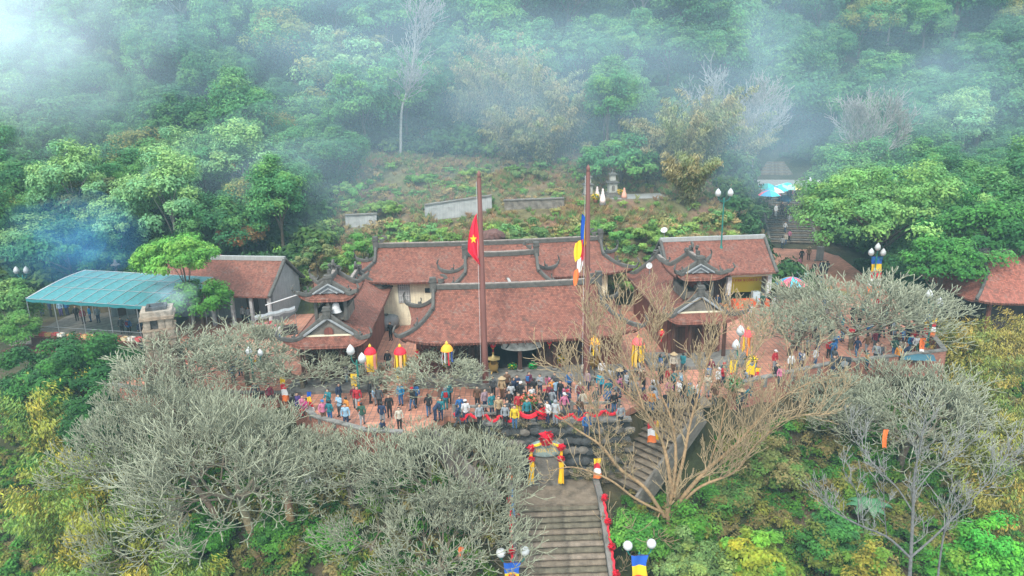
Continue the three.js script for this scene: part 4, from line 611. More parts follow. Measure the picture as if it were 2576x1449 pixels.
frangipani('bare frangipani right of the right tower with a leaning fork', at(1985, 895, 0), { seed: 28, th: 1.1, topPy: 765, wpx: 210, L: 1.3, levels: 6, tr: 0.2, first: 7, lean: [0.25, 0], tipR: 0.034});
frangipani('bare frangipani below the right parapet, spreading to the right', gp(2275, 1080, -45.2), { seed: 29, th: 2.4, topPy: 905, wpx: 400, L: 1.75, tr: 0.24, first: 7, lean: [0.1, 0.1], tipR: 0.034 });
frangipani('bare frangipani under the right front parapet, left of the spreading one', gp(2110, 1080, -46.4), { seed: 30, th: 2.0, topPy: 915, wpx: 260, L: 1.3, levels: 7, tr: 0.2, first: 6, tipR: 0.034 });
// bare trees with drawn limbs: each limb a list of [px, py, radius] at a depth that drifts
function limbTree(name, label, foot, limbs, { seed, c0, c1, twigs = 9, twigL = 1.1, depthStep = 0.3, lv = 3, upward = 0.5, tipR = 0.014 }) {
  const R = rng(seed), t = thing(name, label, 'tree', foot), T = Twigs(), B = Twigs(), off = foot.clone();
  const sprout = (p, d, len, r, l) => { let a = p, dd = d.clone(); const n = 3; for (let i = 0; i < n; i++) { dd.add(V((R() - 0.5) * 0.4, upward * 0.22, (R() - 0.5) * 0.4)).normalize(); const b = a.clone().addScaledVector(dd, len / n), rr = Math.max(tipR, r * (1 - 0.6 * (i + 1) / n)), r0 = Math.max(tipR, r * (1 - 0.6 * i / n)); const j = 0.85 + 0.3 * R(), c = c1.map((v) => v * j); twig(T, a, b, r0, rr, c, c, 4); if (l > 0 && i > 0 || l > 1) { const s = perp(dd, R); sprout(b, dd.clone().addScaledVector(s, 0.75).normalize(), len * (0.55 + 0.25 * R()), rr * 0.75, l - 1); if (R() < 0.5) sprout(b, dd.clone().addScaledVector(s, -0.7).normalize(), len * 0.55, rr * 0.65, l - 1); } a = b; } };
  for (const { z, dz = 0, pts, few = 1 } of limbs) {
    const w = pts.map(([x, y, r], i) => { const q = atZ(x, y, z + dz * i / (pts.length - 1)); return [q.sub(off), r]; }), cv = new THREE.CatmullRomCurve3(w.map((q) => q[0])), n = pts.length * 4, rr = (k) => { const s = k * (pts.length - 1), i = Math.min(Math.floor(s), pts.length - 2); return lerp(w[i][1], w[i + 1][1], s - i); };
    for (let i = 0; i < n; i++) { const a = cv.getPoint(i / n), b = cv.getPoint((i + 1) / n), j = 0.9 + 0.2 * R(); twig(B, a, b, rr(i / n), rr((i + 1) / n), c0.map((v) => v * j), c0.map((v) => v * j), 7); }
    const m = Math.round(few * twigs * cv.getLength() / 4); for (let i = 0; i < m; i++) { const k = 0.25 + 0.75 * (i + R()) / m, a = cv.getPoint(Math.min(k, 1)), d = cv.getTangent(Math.min(k, 1)), s = perp(d, R); sprout(a, d.clone().multiplyScalar(0.7).addScaledVector(s, 0.85).add(V(0, upward * 0.6, 0)).normalize(), twigL * (0.6 + 0.7 * R()), Math.max(tipR * 1.5, rr(Math.min(k, 1)) * 0.5), lv); }
  }
  obj('trunk', twigGeo(B), M.bark, t); obj('twigs', twigGeo(T), M.bark, t); return t;
}
{
  const c0 = [0.43, 0.285, 0.15], c1 = [0.47, 0.355, 0.205], f = gp(1680, 1300, -38);
  limbTree('golden_bare_tree', 'large bare tree with golden-tan branches right of the landing', f, [
    { z: -38, pts: [[1690, 1345, 0.187], [1680, 1290, 0.179], [1690, 1240, 0.156]] },
    { z: -38, dz: -1.0, few: 0.35, pts: [[1672, 1300, 0.125], [1620, 1225, 0.117], [1560, 1180, 0.101], [1510, 1120, 0.078], [1450, 1080, 0.055], [1395, 1040, 0.031]] },
    { z: -38, dz: 0.6, few: 0.3, pts: [[1668, 1290, 0.094], [1600, 1255, 0.078], [1530, 1205, 0.062], [1440, 1175, 0.039], [1380, 1185, 0.02]] },
    { z: -38, dz: -2, pts: [[1690, 1245, 0.133], [1680, 1170, 0.117], [1665, 1110, 0.094], [1620, 1030, 0.07], [1545, 960, 0.047], [1495, 870, 0.03], [1480, 775, 0.018]] },
    { z: -38, dz: -2.5, pts: [[1690, 1240, 0.117], [1700, 1160, 0.101], [1690, 1060, 0.078], [1650, 960, 0.055], [1640, 860, 0.035], [1650, 770, 0.016]] },
    { z: -38, dz: -1.8, pts: [[1695, 1250, 0.117], [1720, 1150, 0.101], [1735, 1070, 0.078], [1760, 980, 0.058], [1790, 880, 0.039], [1830, 790, 0.02]] },
    { z: -38, dz: 0.8, pts: [[1690, 1290, 0.148], [1730, 1235, 0.133], [1780, 1180, 0.117], [1850, 1120, 0.094], [1900, 1065, 0.07], [1960, 1005, 0.047], [2040, 960, 0.023]] },
    { z: -38, dz: 1.5, pts: [[1705, 1275, 0.101], [1760, 1225, 0.086], [1850, 1185, 0.07], [1900, 1120, 0.047], [1990, 1050, 0.027], [2090, 1040, 0.016]] },
    { z: -38, dz: -1.2, pts: [[1780, 1180, 0.062], [1810, 1090, 0.055], [1830, 1000, 0.039], [1880, 900, 0.023], [1900, 840, 0.016]] },
    { z: -38, dz: -3, pts: [[1620, 1030, 0.055], [1590, 940, 0.043], [1560, 860, 0.027], [1570, 780, 0.016]] },
    { z: -38, dz: -0.5, pts: [[1510, 1120, 0.047], [1500, 1040, 0.039], [1450, 960, 0.023], [1400, 920, 0.014]] },
    { z: -38, dz: 1.4, pts: [[1660, 1290, 0.047], [1640, 1330, 0.039], [1570, 1390, 0.023], [1560, 1430, 0.016]] },
  ], { seed: 71, c0, c1, twigs: 8, twigL: 1.6, lv: 2, tipR: 0.018, upward: 0.8 });
  const g0 = [0.21, 0.215, 0.21], g1 = [0.34, 0.345, 0.32], gf = gp(2290, 1449, -30.5);
  limbTree('grey_bare_tree', 'thin grey bare tree with upswept limbs in the lower right foreground', gf, [
    { z: -30.5, pts: [[2285, 1500, 0.098], [2290, 1420, 0.09], [2296, 1300, 0.075], [2300, 1200, 0.06], [2315, 1120, 0.038], [2330, 1040, 0.019]] },
    { z: -30.5, dz: 1, pts: [[2292, 1405, 0.068], [2230, 1350, 0.053], [2160, 1320, 0.041], [2100, 1285, 0.03], [2055, 1225, 0.015]] },
    { z: -30.5, dz: 0.5, pts: [[2292, 1400, 0.06], [2350, 1350, 0.053], [2400, 1300, 0.038], [2470, 1230, 0.026], [2520, 1160, 0.019], [2545, 1105, 0.011]] },
    { z: -30.5, dz: -1, pts: [[2298, 1290, 0.041], [2255, 1225, 0.034], [2210, 1180, 0.026], [2160, 1120, 0.019], [2125, 1060, 0.011]] },
    { z: -30.5, dz: -1, pts: [[2300, 1240, 0.038], [2350, 1180, 0.026], [2400, 1150, 0.019], [2460, 1100, 0.011]] },
    { z: -31.5, dz: 0, pts: [[2355, 1500, 0.06], [2365, 1400, 0.053], [2385, 1300, 0.038], [2410, 1250, 0.026], [2500, 1210, 0.015], [2530, 1150, 0.011]] },
    { z: -30.5, dz: 1, pts: [[2160, 1320, 0.03], [2155, 1240, 0.022], [2120, 1180, 0.015]] }, { z: -30.5, dz: 1, pts: [[2230, 1350, 0.026], [2225, 1290, 0.021], [2222, 1200, 0.013]] },
  ], { seed: 72, c0: g0, c1: g1, twigs: 5, twigL: 0.9, lv: 2, tipR: 0.012, upward: 0.9 });
  const h0 = [0.45, 0.45, 0.42];
  const st = (label, z, limbs, o) => limbTree('bare_tree', label, gp(limbs[0].pts[0][0], limbs[0].pts[0][1], z), limbs, { c0: h0, c1: h0, twigs: 6, twigL: 2.4, lv: 2, tipR: 0.035, upward: 0.7, ...o });
  st('tall thin tree with pale bent trunk on the hill above the left flagpole', -99, [{ z: -99, pts: [[1008, 385, 0.2], [1012, 270, 0.18], [1030, 215, 0.17], [1042, 130, 0.13], [1048, 30, 0.08]] }, { z: -99, pts: [[1040, 150, 0.09], [1062, 90, 0.06], [1080, 40, 0.03]] }], { seed: 73 });
  st('pale leafless tree spreading its twigs behind the big green tree', -108, [{ z: -108, pts: [[2190, 450, 0.24], [2192, 400, 0.2], [2190, 340, 0.12], [2180, 280, 0.05]] }, { z: -108, pts: [[2190, 420, 0.14], [2150, 370, 0.09], [2120, 310, 0.04]] }, { z: -108, pts: [[2192, 420, 0.14], [2240, 370, 0.09], [2270, 320, 0.04]] }, { z: -108, pts: [[2191, 410, 0.1], [2160, 340, 0.06], [2150, 290, 0.03]] }, { z: -108, pts: [[2192, 400, 0.1], [2220, 330, 0.06], [2235, 290, 0.03]] }], { seed: 74, twigs: 9 });
  st('leafless pale tree left of the far umbrellas on the misty hill', -106, [{ z: -106, pts: [[1815, 480, 0.2], [1818, 400, 0.17], [1812, 300, 0.1], [1805, 220, 0.05]] }, { z: -106, pts: [[1816, 420, 0.12], [1850, 340, 0.08], [1890, 270, 0.04]] }, { z: -106, pts: [[1816, 400, 0.1], [1780, 330, 0.07], [1755, 270, 0.04]] }], { seed: 75, twigs: 9 });
  st('leafless grey tree between the tan bamboo and the far steps', -104, [{ z: -104, pts: [[1890, 450, 0.18], [1893, 380, 0.14], [1900, 300, 0.08], [1925, 240, 0.04]] }, { z: -104, pts: [[1891, 410, 0.1], [1920, 350, 0.07], [1960, 300, 0.03]] }], { seed: 76, twigs: 10 });
}
// a banana plant in the gully
{ const p = gp(2195, 1200, -39.5), t = thing('banana_plant', 'broad-leaved banana plant in the gully behind the grey bare tree', 'plant', p), R = rng(5); obj('stem', cyl(0.16, 0.1, 2.6, 0, 0, 0, 8), mat([0.14, 0.2, 0.07], 0.8), t); for (let i = 0; i < 9; i++) { const a = i * 0.78 + R() * 0.4, l = 1.3 + R() * 0.6, e = 1.0 + R() * 0.6; obj('leaf', grid(2, 10, (u, v) => { const w = (u - 0.5) * 0.62 * Math.sin(Math.PI * Math.min(1, v * 0.92 + 0.06)), x = v * l * 0.8, y = 2.4 + e * l * (v - 0.85 * v * v) - Math.abs(u - 0.5) * 0.2; return [Math.cos(a) * x - Math.sin(a) * w, y, Math.sin(a) * x + Math.cos(a) * w, u, v]; }), mat([0.05 + 0.02 * R(), 0.17, 0.07], 0.6), t); } }
// ---------- ground cover: too many to count ----------
function cover(name, label, geo, m, spots, cols, seed) {
  const R = rng(seed), im = new THREE.InstancedMesh(geo, m, spots.length), o = new THREE.Object3D(), c = new THREE.Color();
  spots.forEach(([x, y, z, s, h = 1], i) => { o.position.set(x, y, z); o.rotation.set((R() - 0.5) * 0.3, R() * 6.28, (R() - 0.5) * 0.3); o.scale.set(s, s * h, s); o.updateMatrix(); im.setMatrixAt(i, o.matrix); const k = 0.75 + 0.5 * R(), q = cols[Math.floor(R() * cols.length)]; im.setColorAt(i, c.setRGB(q[0] * k, q[1] * k, q[2] * k)); });
  im.name = numbered(name); shade(im); scene.add(im); tag(im, label, name.includes('grass') ? 'grass' : 'undergrowth', null, 'stuff'); return im;
}
const greyLeaf = (seed, o) => crownGeo(seed, { cols: [[0.9, 0.9, 0.9], [0.75, 0.8, 0.75], [1, 0.95, 0.85]], ...o });
{
  const R = rng(404), spots = [], tufts = [], bankS = [];
  for (let i = 0; i < 30000 && spots.length < 2600; i++) { // front slope
    const x = (R() * 2 - 1) * 46, z = -29 - 27 * R(), zf = zFront(x); if (z < zf + 1.0) continue; const p = V(x, ground(x, z), z), [px, py] = toPx(p); if (px < -60 || px > 2640 || py > 1640) continue; if (x > -1.2 && x < 7 && z > -43.4) continue; if (x > 5 && x < 14.5 && z < -40.8 && z > -46) continue; spots.push([x, p.y - 0.05, z, 0.45 + 0.55 * R(), 0.8 + 0.5 * R()]);
  }
  cover('green_undergrowth', 'mixed green undergrowth covering the slope below the courtyard', greyLeaf(61, { rx: 0.8, ry: 0.55, rz: 0.8, y: 0.5, clumps: 12, per: 26, size: 0.11, clumpR: 0.36, flatTop: 0.7 }), M.leaf, spots, [[0.06, 0.17, 0.025], [0.045, 0.14, 0.025], [0.10, 0.19, 0.03], [0.17, 0.185, 0.04], [0.15, 0.14, 0.05], [0.19, 0.16, 0.07]], 1);
  for (let i = 0; i < 40000 && bankS.length < 1150; i++) { // the bank and bare slope behind the halls
    const x = -26 + 62 * R(), z = -70.5 - 40 * Math.pow(R(), 1.3); if (Math.max(Math.abs(x - 14.2) - 5, Math.abs(z + 86.6) - 2.5) < 0.3) continue; if (x > 26 && pathNear(x, z)[0] < 0.8) continue; const n = fbm(x * 0.13, z * 0.13, 3), low = z > -80; if (n < (low ? -0.3 : 0.25) && R() < 0.9) continue; if (x > -16 && x < 12 && Math.abs(toPx(V(x, ground(x, z), z))[1] - 548) < 28 && R() < 0.8) continue; const big = fbm(x * 0.3, z * 0.3, 8) > 0.25 ? 1.7 : 1; bankS.push([x, ground(x, z) - 0.05, z, ((low ? 0.45 : 0.3) + 0.45 * R()) * big, 0.7 + 0.5 * R()]);
  }
  cover('slope_undergrowth', 'green and brown bushes on the bank behind the halls', greyLeaf(62, { rx: 0.85, ry: 0.6, rz: 0.85, y: 0.5, clumps: 12, per: 40, size: 0.12, clumpR: 0.4, flatTop: 0.75 }), M.leaf, bankS, [[0.14, 0.27, 0.07], [0.11, 0.23, 0.07], [0.19, 0.28, 0.08], [0.22, 0.21, 0.09], [0.25, 0.19, 0.1], [0.10, 0.21, 0.08]], 2);
  const blade = (() => { const Q = rng(9), L = []; for (let i = 0; i < 34; i++) { const a = Q() * 6.28, l = 0.5 + 0.5 * Q(), w = 0.035, o = V((Q() - 0.5) * 0.3, 0, (Q() - 0.5) * 0.3), tp = o.clone().add(V(Math.cos(a) * l * 0.55, l * (0.55 + 0.4 * Q()), Math.sin(a) * l * 0.55)), s = V(-Math.sin(a) * w, 0, Math.cos(a) * w), md = o.clone().lerp(tp, 0.55).add(V(0, 0.12 * l, 0)), k = 0.8 + 0.4 * Q(); L.push([[o.clone().add(s), md.clone().add(s), tp, md.clone().sub(s)], [k, k, k * 0.95], V(0, 1, 0)]); } const g = leafGeo(L).toNonIndexed(); g.computeVertexNormals(); return g; })();
  for (let i = 0; i < 60000 && tufts.length < 9000; i++) { const x = -27 + 66 * R(), z = -70.5 - 42 * R(); if (Math.max(Math.abs(x - 14.2) - 5, Math.abs(z + 86.6) - 2.5) < 0.2) continue; if (x > 26 && pathNear(x, z)[0] < 0.6) continue; const q = fbm(x * 0.16, z * 0.16, 21); if (q < -0.12 && R() < 0.88) continue; tufts.push([x, ground(x, z) - 0.03, z, (0.35 + 0.55 * R()) * (q > 0.3 ? 1.5 : 1)]); }
  cover('tall_grass', 'dry and green grass tufts on the bare slope behind the halls', blade, M.leaf, tufts, [[0.33, 0.25, 0.14], [0.28, 0.21, 0.13], [0.17, 0.24, 0.10], [0.14, 0.24, 0.10], [0.24, 0.25, 0.13], [0.33, 0.21, 0.15]], 3);
  { // dry creepers on the rubble wall and round the landing
    const dry = [], Q = rng(91); for (let i = 0; i < 240; i++) { const x = -2.6 + 10.4 * Q(), side = x < -0.2 || x > 5.2; const y = side ? -4.4 + 4.0 * Q() : Q() < 0.5 ? -4.05 + 0.7 * Q() : -0.9 + 0.8 * Q(); dry.push([x, y, -41.85 + 0.35 * Q() - (y + 4) * 0.1, 0.3 + 0.35 * Q(), 0.8]); }
    cover('dry_creeper', 'dry brown creepers clinging to the rubble wall around the name stone', greyLeaf(64, { rx: 0.7, ry: 0.5, rz: 0.5, y: 0.3, clumps: 10, per: 22, size: 0.075, clumpR: 0.4, flatTop: 0.9 }), M.leaf, dry.filter(([x, y]) => !(Math.abs(x - 2) < 1.9 && y > -4.2 && y < -0.3)), [[0.22, 0.19, 0.13], [0.17, 0.14, 0.10], [0.14, 0.15, 0.08], [0.28, 0.24, 0.17]], 6);
  }
  const hs = []; for (let i = 0; i < 60000 && hs.length < 3000; i++) { const z = -72 - 130 * R(), x = (R() * 2 - 1) * (0.82 * -z); if (x > -22 && x < 27 && z > -100) continue; if (x > 26 && pathNear(x, z)[0] < 2) continue; const y = ground(x, z), [px, py] = toPx(V(x, y, z)); if (px < -100 || px > 2680 || py < -100) continue; hs.push([x, y - 0.1, z, 1.2 + 1.5 * R(), 0.8 + 0.6 * R()]); }
  cover('forest_undergrowth', 'undergrowth between the trees of the misty hillside', greyLeaf(63, { rx: 0.9, ry: 0.7, rz: 0.9, y: 0.5, clumps: 12, per: 40, size: 0.15, clumpR: 0.45, flatTop: 0.75 }), M.leaf, hs, [[0.035, 0.095, 0.033], [0.05, 0.12, 0.038], [0.07, 0.13, 0.04], [0.03, 0.08, 0.03]], 4);
}

// ---------- flagpoles and their flags ----------
function cloth(name, w, h, fn, m, parent, th = 0.012) { // a hanging cloth with folds; fn(u, v) gives [x, y, z]
  const a = grid(14, 22, (u, v) => { const q = fn(u, v); return [q[0], q[1], q[2], u * w, v * h]; }), b = grid(14, 22, (u, v) => { const q = fn(u, v); return [q[0], q[1], q[2] - th, u * w, v * h]; });
  return obj(name, [a, b], m, parent);
}
function flagpole(label, base, h) {
  const t = thing('flagpole', label, 'flagpole', base);
  obj('pole', lathe([[0.25, 0], [0.24, 0.4], [0.2, h * 0.5], [0.14, h], [0, h]], 16), M.poleRed, t);
  for (let i = 1; i < 6; i++) obj('pole_band', cyl(0.25 - i * 0.016, 0.25 - i * 0.016, 0.07, 0, i * h / 6, 0, 14), M.poleRed, t);
  obj('finial', lathe([[0, 0], [0.14, 0], [0.1, 0.1], [0.16, 0.2], [0.1, 0.34], [0, 0.5]], 10).translate(0, h, 0), M.poleRed, t); obj('pole_base', [box(1.1, 0.35, 1.1, 0, 0.02, 0), box(0.8, 0.25, 0.8, 0, 0.37, 0)], M.stone, t);
  obj('halyard', bar(V(-0.32, 1.5, 0), V(-0.2, h - 0.3, 0), 0.015, 4), M.white, t); return t;
}
const poleL = atZ(1221, 940, -47.7), poleR = atZ(1476, 880, -48.6), poleTop = [atZ(1205, 447, -47.7).y, atZ(1482, 432, -48.6).y]; poleL.y = poleR.y = 0.02;
flagpole('tall dark red flagpole carrying the red flag, left of the two', poleL, poleTop[0]); flagpole('tall dark red flagpole carrying the striped flag, right of the two', poleR, poleTop[1]);
{
  const p = atZ(1203, 545, poleL.z), t = thing('red_flag', 'limp red flag with a yellow star hanging on the left flagpole', 'flag', p); t.scale.setScalar(0.9);
  const f = (u, v) => { const wid = 1.05 * Math.pow(Math.sin(Math.min(1, v * 1.3) * Math.PI * 0.5), 0.8) * (v > 0.72 ? lerp(1, 0.16, (v - 0.72) / 0.28) : 1); return [-0.1 - u * wid * 0.95 + 0.28 * v, -v * 4.1 + u * 0.25, 0.17 * Math.sin(u * 11 + v * 3) * (0.3 + v)]; };
  cloth('cloth', 1, 4, f, mat([0.66, 0.012, 0.045], 0.7), t);
  const s = new THREE.Shape(); for (let i = 0; i < 10; i++) { const a = i * Math.PI / 5 + Math.PI / 2, r = i % 2 ? 0.15 : 0.38; s[i ? 'lineTo' : 'moveTo'](Math.cos(a) * r * 0.75, Math.sin(a) * r); }
  const g = new THREE.ExtrudeGeometry(s, { depth: 0.03, bevelEnabled: false }); obj('star', g.translate(-0.42, -1.72, 0.16), M.yellow, t);
}
const STR = { blue: mat([0.012, 0.10, 0.46], 0.75), yellow: mat([0.82, 0.55, 0.02], 0.75), red: mat([0.62, 0.02, 0.04], 0.75), white: mat([0.82, 0.82, 0.82], 0.75), orange: mat([0.82, 0.20, 0.05], 0.75) };
{
  const p = atZ(1474, 545, poleR.z), t = thing('striped_flag', 'limp blue, yellow, red, white and orange flag hanging on the right flagpole', 'flag', p); t.scale.setScalar(0.9);
  const band = [['blue', 0, 0.42, -0.05, -0.34], ['yellow', 0.02, 0.40, 0.12, -0.08], ['yellow', 0.34, 0.62, -0.3, -0.8], ['red', 0.30, 0.64, 0.05, -0.3], ['white', 0.58, 0.8, -0.12, -0.5], ['orange', 0.76, 1, -0.4, -0.78]];
  band.forEach(([c, v0, v1, xa, xb], i) => cloth('stripe', 0.4, 2, (u, v) => { const w = lerp(v0, v1, v), k = 0.55 + 0.45 * Math.sin(Math.PI * clamp(v * 0.9 + 0.08, 0, 1)), m = (xa + xb) / 2; return [m + (lerp(xa, xb, u) - m) * k * 1.25 - 0.2 * w, -w * 5.4 - 0.25 * u * (c === 'blue' ? -1 : 1), 0.1 * Math.sin(u * 7 + i) + 0.05 * (i % 3)]; }, STR[c], t));
}
// ---------- white bud lamps on green posts ----------
const budG = lathe([[0, 0], [0.1, 0.0], [0.22, 0.1], [0.29, 0.28], [0.26, 0.48], [0.14, 0.66], [0.05, 0.76], [0, 0.82]], 14);
const petalG = lathe([[0.1, -0.02], [0.24, 0.08], [0.32, 0.28], [0.3, 0.3], [0.22, 0.12], [0.08, 0.02]], 8);
const ballG = new THREE.SphereGeometry(0.28, 18, 12).translate(0, 0.28, 0);
function lamp(label, pos, h, heads, ball = false, m = M.green, group) {
  const t = thing('street_lamp', label, 'street lamp', pos, 0, group);
  obj('post', [lathe([[0.2, 0], [0.2, 0.25], [0.1, 0.4], [0.075, 0.6], [0.06, h - 0.4], [0.09, h - 0.3], [0.04, h - 0.15], [0, h - 0.1]], 10)], m, t);
  for (const [x, y, z, s = 1] of heads) {
    const arm = []; for (let i = 0; i <= 6; i++) { const w = i / 6; arm.push(V(x * Math.sin(w * 1.57), h - 0.5 + (y + 0.5) * (1 - Math.cos(w * 1.57)) - 0.02, z * Math.sin(w * 1.57))); }
    if (x || z) obj('arm', new THREE.TubeGeometry(new THREE.CatmullRomCurve3(arm), 8, 0.035, 6), m, t); else obj('arm', cyl(0.04, 0.04, y + 0.5, 0, h - 0.5, 0, 6), m, t);
    const gl = obj('lamp_globe', (ball ? ballG : budG).clone().scale(s, s, s).translate(x, h + y, z), M.globe, t);
    if (!ball) obj('lamp_petals', petalG.clone().scale(s, s, s).translate(x, h + y, z), M.globe, gl); obj('lamp_cup', lathe([[0, -0.08], [0.1, -0.06], [0.13, 0.03], [0, 0.03]], 10).translate(x, h + y, z), m, gl);
  }
  return t;
}
const footAt = (px, py, h) => at(px, py, h);
const two = (w = 0.45) => [[-w, 0, 0], [w, 0, 0]];
function lampTop(label, px, py, g, heads, o = {}) { // (px, py): middle of the globes; g: level of the ground there
  const h = o.h ?? 3.6, p = at(px, py, g + h + 0.35); p.y = g; return lamp(label, p, h, heads, o.ball, o.m);
}
lampTop('two-bud white lamp on a green post just right of the left tower front', 896, 889, 0.02, [[-0.38, 0.25, 0], [0.42, -0.35, 0.1]], { h: 3.1 });
lampTop('white bud lamp among the frangipani tips left of the left tower', 630, 888, 0.02, [[-0.1, 0.2, 0, 0.8], [0.7, 0.1, 0, 0.7]], { h: 3.2 });
lampTop('white two-bud lamp right of the golden tree near the right tower', 1858, 850, 0.02, [[0.1, 0.55, 0], [-0.15, -0.55, 0]], { h: 3.3 });
lampTop('white three-bud lamp above the tall striped banner on the right of the courtyard', 2207, 632, 0.02, [[-0.62, -0.1, 0], [0.62, -0.15, 0], [0, 0.45, 0]], { h: 4.6 });
lampTop('tilted pair of white bud lamps at the far right end of the courtyard', 2350, 745, 0.02, [[-0.45, 0.15, 0], [0.3, -0.45, 0.3]], { h: 4.1 });
lampTop('pair of white bud lamps left of the teal canopy', 54, 680, 0.0, two(0.52), { h: 4.2 });
lampTop('pair of white bud lamps among bushes behind the right tiled house', 1822, 485, 5.6, two(0.62), { h: 5.5 });
lampTop('pair of white bud lamps at the top of the far steps', 2048, 458, 5.6, [[-0.6, 0.2, 0], [0.6, -0.1, 0]], { h: 3.8 });
{ const p = atZ(2122, 414, -128); p.y -= 4.9; lamp('distant pair of white bud lamps above the big green tree', p, 4.5, two(0.8)); }
const rope = (a, b, sag, n = 10) => { const p = []; for (let i = 0; i <= n; i++) { const k = i / n; p.push(a.clone().lerp(b, k).add(V(0, -4 * sag * k * (1 - k), 0))); } return p; };
// ---------- striped banners ----------
const bannerKinds = [['blue', 'yellow', 'red', 'white', 'orange'], ['yellow', 'red', 'white', 'orange'], ['orange', 'white'], ['yellow'], ['red', 'white', 'orange'], ['orange']];
function banner(label, pos, w, h, kind, turn = 0, poleH = 0) {
  const t = thing('striped_banner', label, 'banner', pos, turn), s = bannerKinds[kind], n = s.length;
  s.forEach((c, i) => { const g = grid(8, 6, (u, v) => { const y = -(i + v) * h / n; return [(u - 0.5) * w * (1 - 0.18 * Math.sin((i + v) * 1.3)) + 0.04 * Math.sin(y * 3), y, 0.07 * Math.sin(u * 7 + (i + v) * 0.9), u * w, y]; }); const b = g.clone().translate(0, 0, -0.012); obj('stripe', [g, b], STR[c], t); });
  obj('hem_rod', bar(V(-w / 2 - 0.05, 0.01, 0), V(w / 2 + 0.05, 0.01, 0), 0.018, 5), M.wood, t);
  if (poleH) obj('banner_pole', cyl(0.03, 0.025, poleH, w / 2 + 0.03, -poleH + 0.1, 0, 6), M.wood, t);
  return t;
}
{ // the two at the foot of the stair hang on lamps with round globes
  for (const [label, blab, px, py, dx] of [['two round white globes on a green lamp at the bottom right of the stair', 'blue and yellow striped banner hanging on the lamp at the bottom right', 1609, 1370, 0], ['two round white globes on a green lamp at the bottom left of the stair', 'blue and yellow striped banner under the lamp at the bottom left', 1290, 1388, 0]]) {
    const p = at(px, py, -4.15), g = ground(p.x, p.z); const h = -4.5 - g; p.y = g; lamp(label, p, h, [[-0.68, 0.02, 0, 1], [0.68, 0.12, 0, 1]], true);
    banner(blab, V(p.x + (px < 1400 ? -0.05 : 0), -4.75, p.z + 0.14), 0.98, 3.4, 0);
  }
  banner('tall striped banner under the three-bud lamp on the right', at(2207, 645, 4.3), 1.25, 4.0, 0);
}
for (const [label, px, py, h, w, len, k] of [
  ['small orange and white banner blown above the front left twigs', 770, 1160, -0.4, 0.5, 1.5, 2], ['small striped pennant on the wall beside the left stair parapet', 1282, 1165, -2.2, 0.4, 1.2, 4], ['yellow and red striped pennant right of the landing', 1503, 1152, -2.0, 0.5, 1.5, 1], ['striped pennant on the right flight of steps', 1640, 1060, 0.6, 0.55, 1.5, 4],
  ['yellow pennant beside the striped one on the right flight', 1652, 1057, 0.6, 0.3, 1.4, 3], ['tall yellow and red banner on the courtyard edge right of the golden tree', 1846, 905, 2.6, 0.5, 3.9, 1], ['striped pennant at the left stair rail below the landing', 1300, 1290, -4.2, 0.35, 1.9, 4], ['thin orange banner in the undergrowth at the bottom', 1160, 1375, -4.4, 0.3, 1.0, 5],
  ['orange banner hanging in the grey bare tree at lower right', 2229, 1080, 1.2, 0.26, 1.2, 5], ['orange and white banner near the people on the left parapet', 711, 948, 1.9, 0.4, 1.9, 1], ['small striped pennant in the left of the courtyard', 778, 985, 1.5, 0.35, 1.9, 0], ['yellow banner by the green lamp post in the left courtyard', 890, 940, 1.9, 0.5, 1.1, 3],
  ['blue and yellow pennant at the far right of the courtyard', 2336, 790, 2.7, 0.5, 3.0, 0], ['striped pennant waving by the far right lamp', 2352, 800, 2.5, 0.45, 1.6, 1], ['orange pennant on the far right parapet', 2322, 850, 2.0, 0.42, 1.9, 2], ['thin orange pennant in the middle of the left courtyard', 905, 1010, 1.3, 0.26, 1.4, 2], ['yellow banner in the tree tips near the left edge of the courtyard', 640, 905, 2.4, 0.35, 1.0, 1],
  ['striped pennant on the right stair rail lower down', 1520, 1300, -4.3, 0.35, 2.0, 4], ['yellow pennant at the feet of the crowd right of the golden tree', 1890, 905, 1.6, 0.7, 1.2, 3], ['striped cloth hanging below the yellow one right of the golden tree', 1908, 925, 1.2, 0.4, 1.3, 1],
]) banner(label, at(px, py, h), w, len, k, 0.2 * Math.sin(px));
// ---------- ceremonial parasols, lanterns, urns and flowers ----------
function parasol(label, px, py, col, trims, o = {}) { // (px, py): middle of the canopy
  const h = o.h ?? 2.9, g = o.g ?? 0.03, p = at(px, py, g + h), t = thing('ceremonial_parasol', label, 'parasol', V(p.x, g, p.z)), r = (o.r ?? 0.52) * 0.84;
  const can = lathe([[0, 0.5], [0.1, 0.5], [r * 0.55, 0.4], [r * 0.9, 0.2], [r, 0.0], [r * 0.96, 0.0], [r * 0.5, 0.32], [0, 0.42]], 18).translate(0, h - 0.2, 0);
  const cm = obj('canopy', can, col, t); obj('canopy_top', lathe([[0, 0.28], [0.06, 0.2], [0.12, 0.08], [0.1, 0], [0, 0]], 10).translate(0, h + 0.28, 0), M.gold, cm);
  obj('staff', cyl(0.035, 0.03, h + 0.1, 0, 0, 0, 6), M.wood, t);
  const n = o.ribbons ?? 10; for (let i = 0; i < n; i++) { const a = i / n * 6.283, l = trims.l * (0.8 + 0.3 * hash(i, px)); const q = grid(2, 6, (u, v) => { const b = a + (u - 0.5) * trims.w / r; return [Math.cos(b) * (r * 0.95 + 0.03 * Math.sin(v * 6 + i)), h - 0.22 - v * l, Math.sin(b) * (r * 0.95 + 0.03 * Math.sin(v * 6))]; }); obj('ribbon', q, Array.isArray(trims.m) ? trims.m[i % trims.m.length] : trims.m, t); }
  obj('foot', box(0.4, 0.12, 0.4, 0, 0.003, 0), M.stone, t); return t;
}
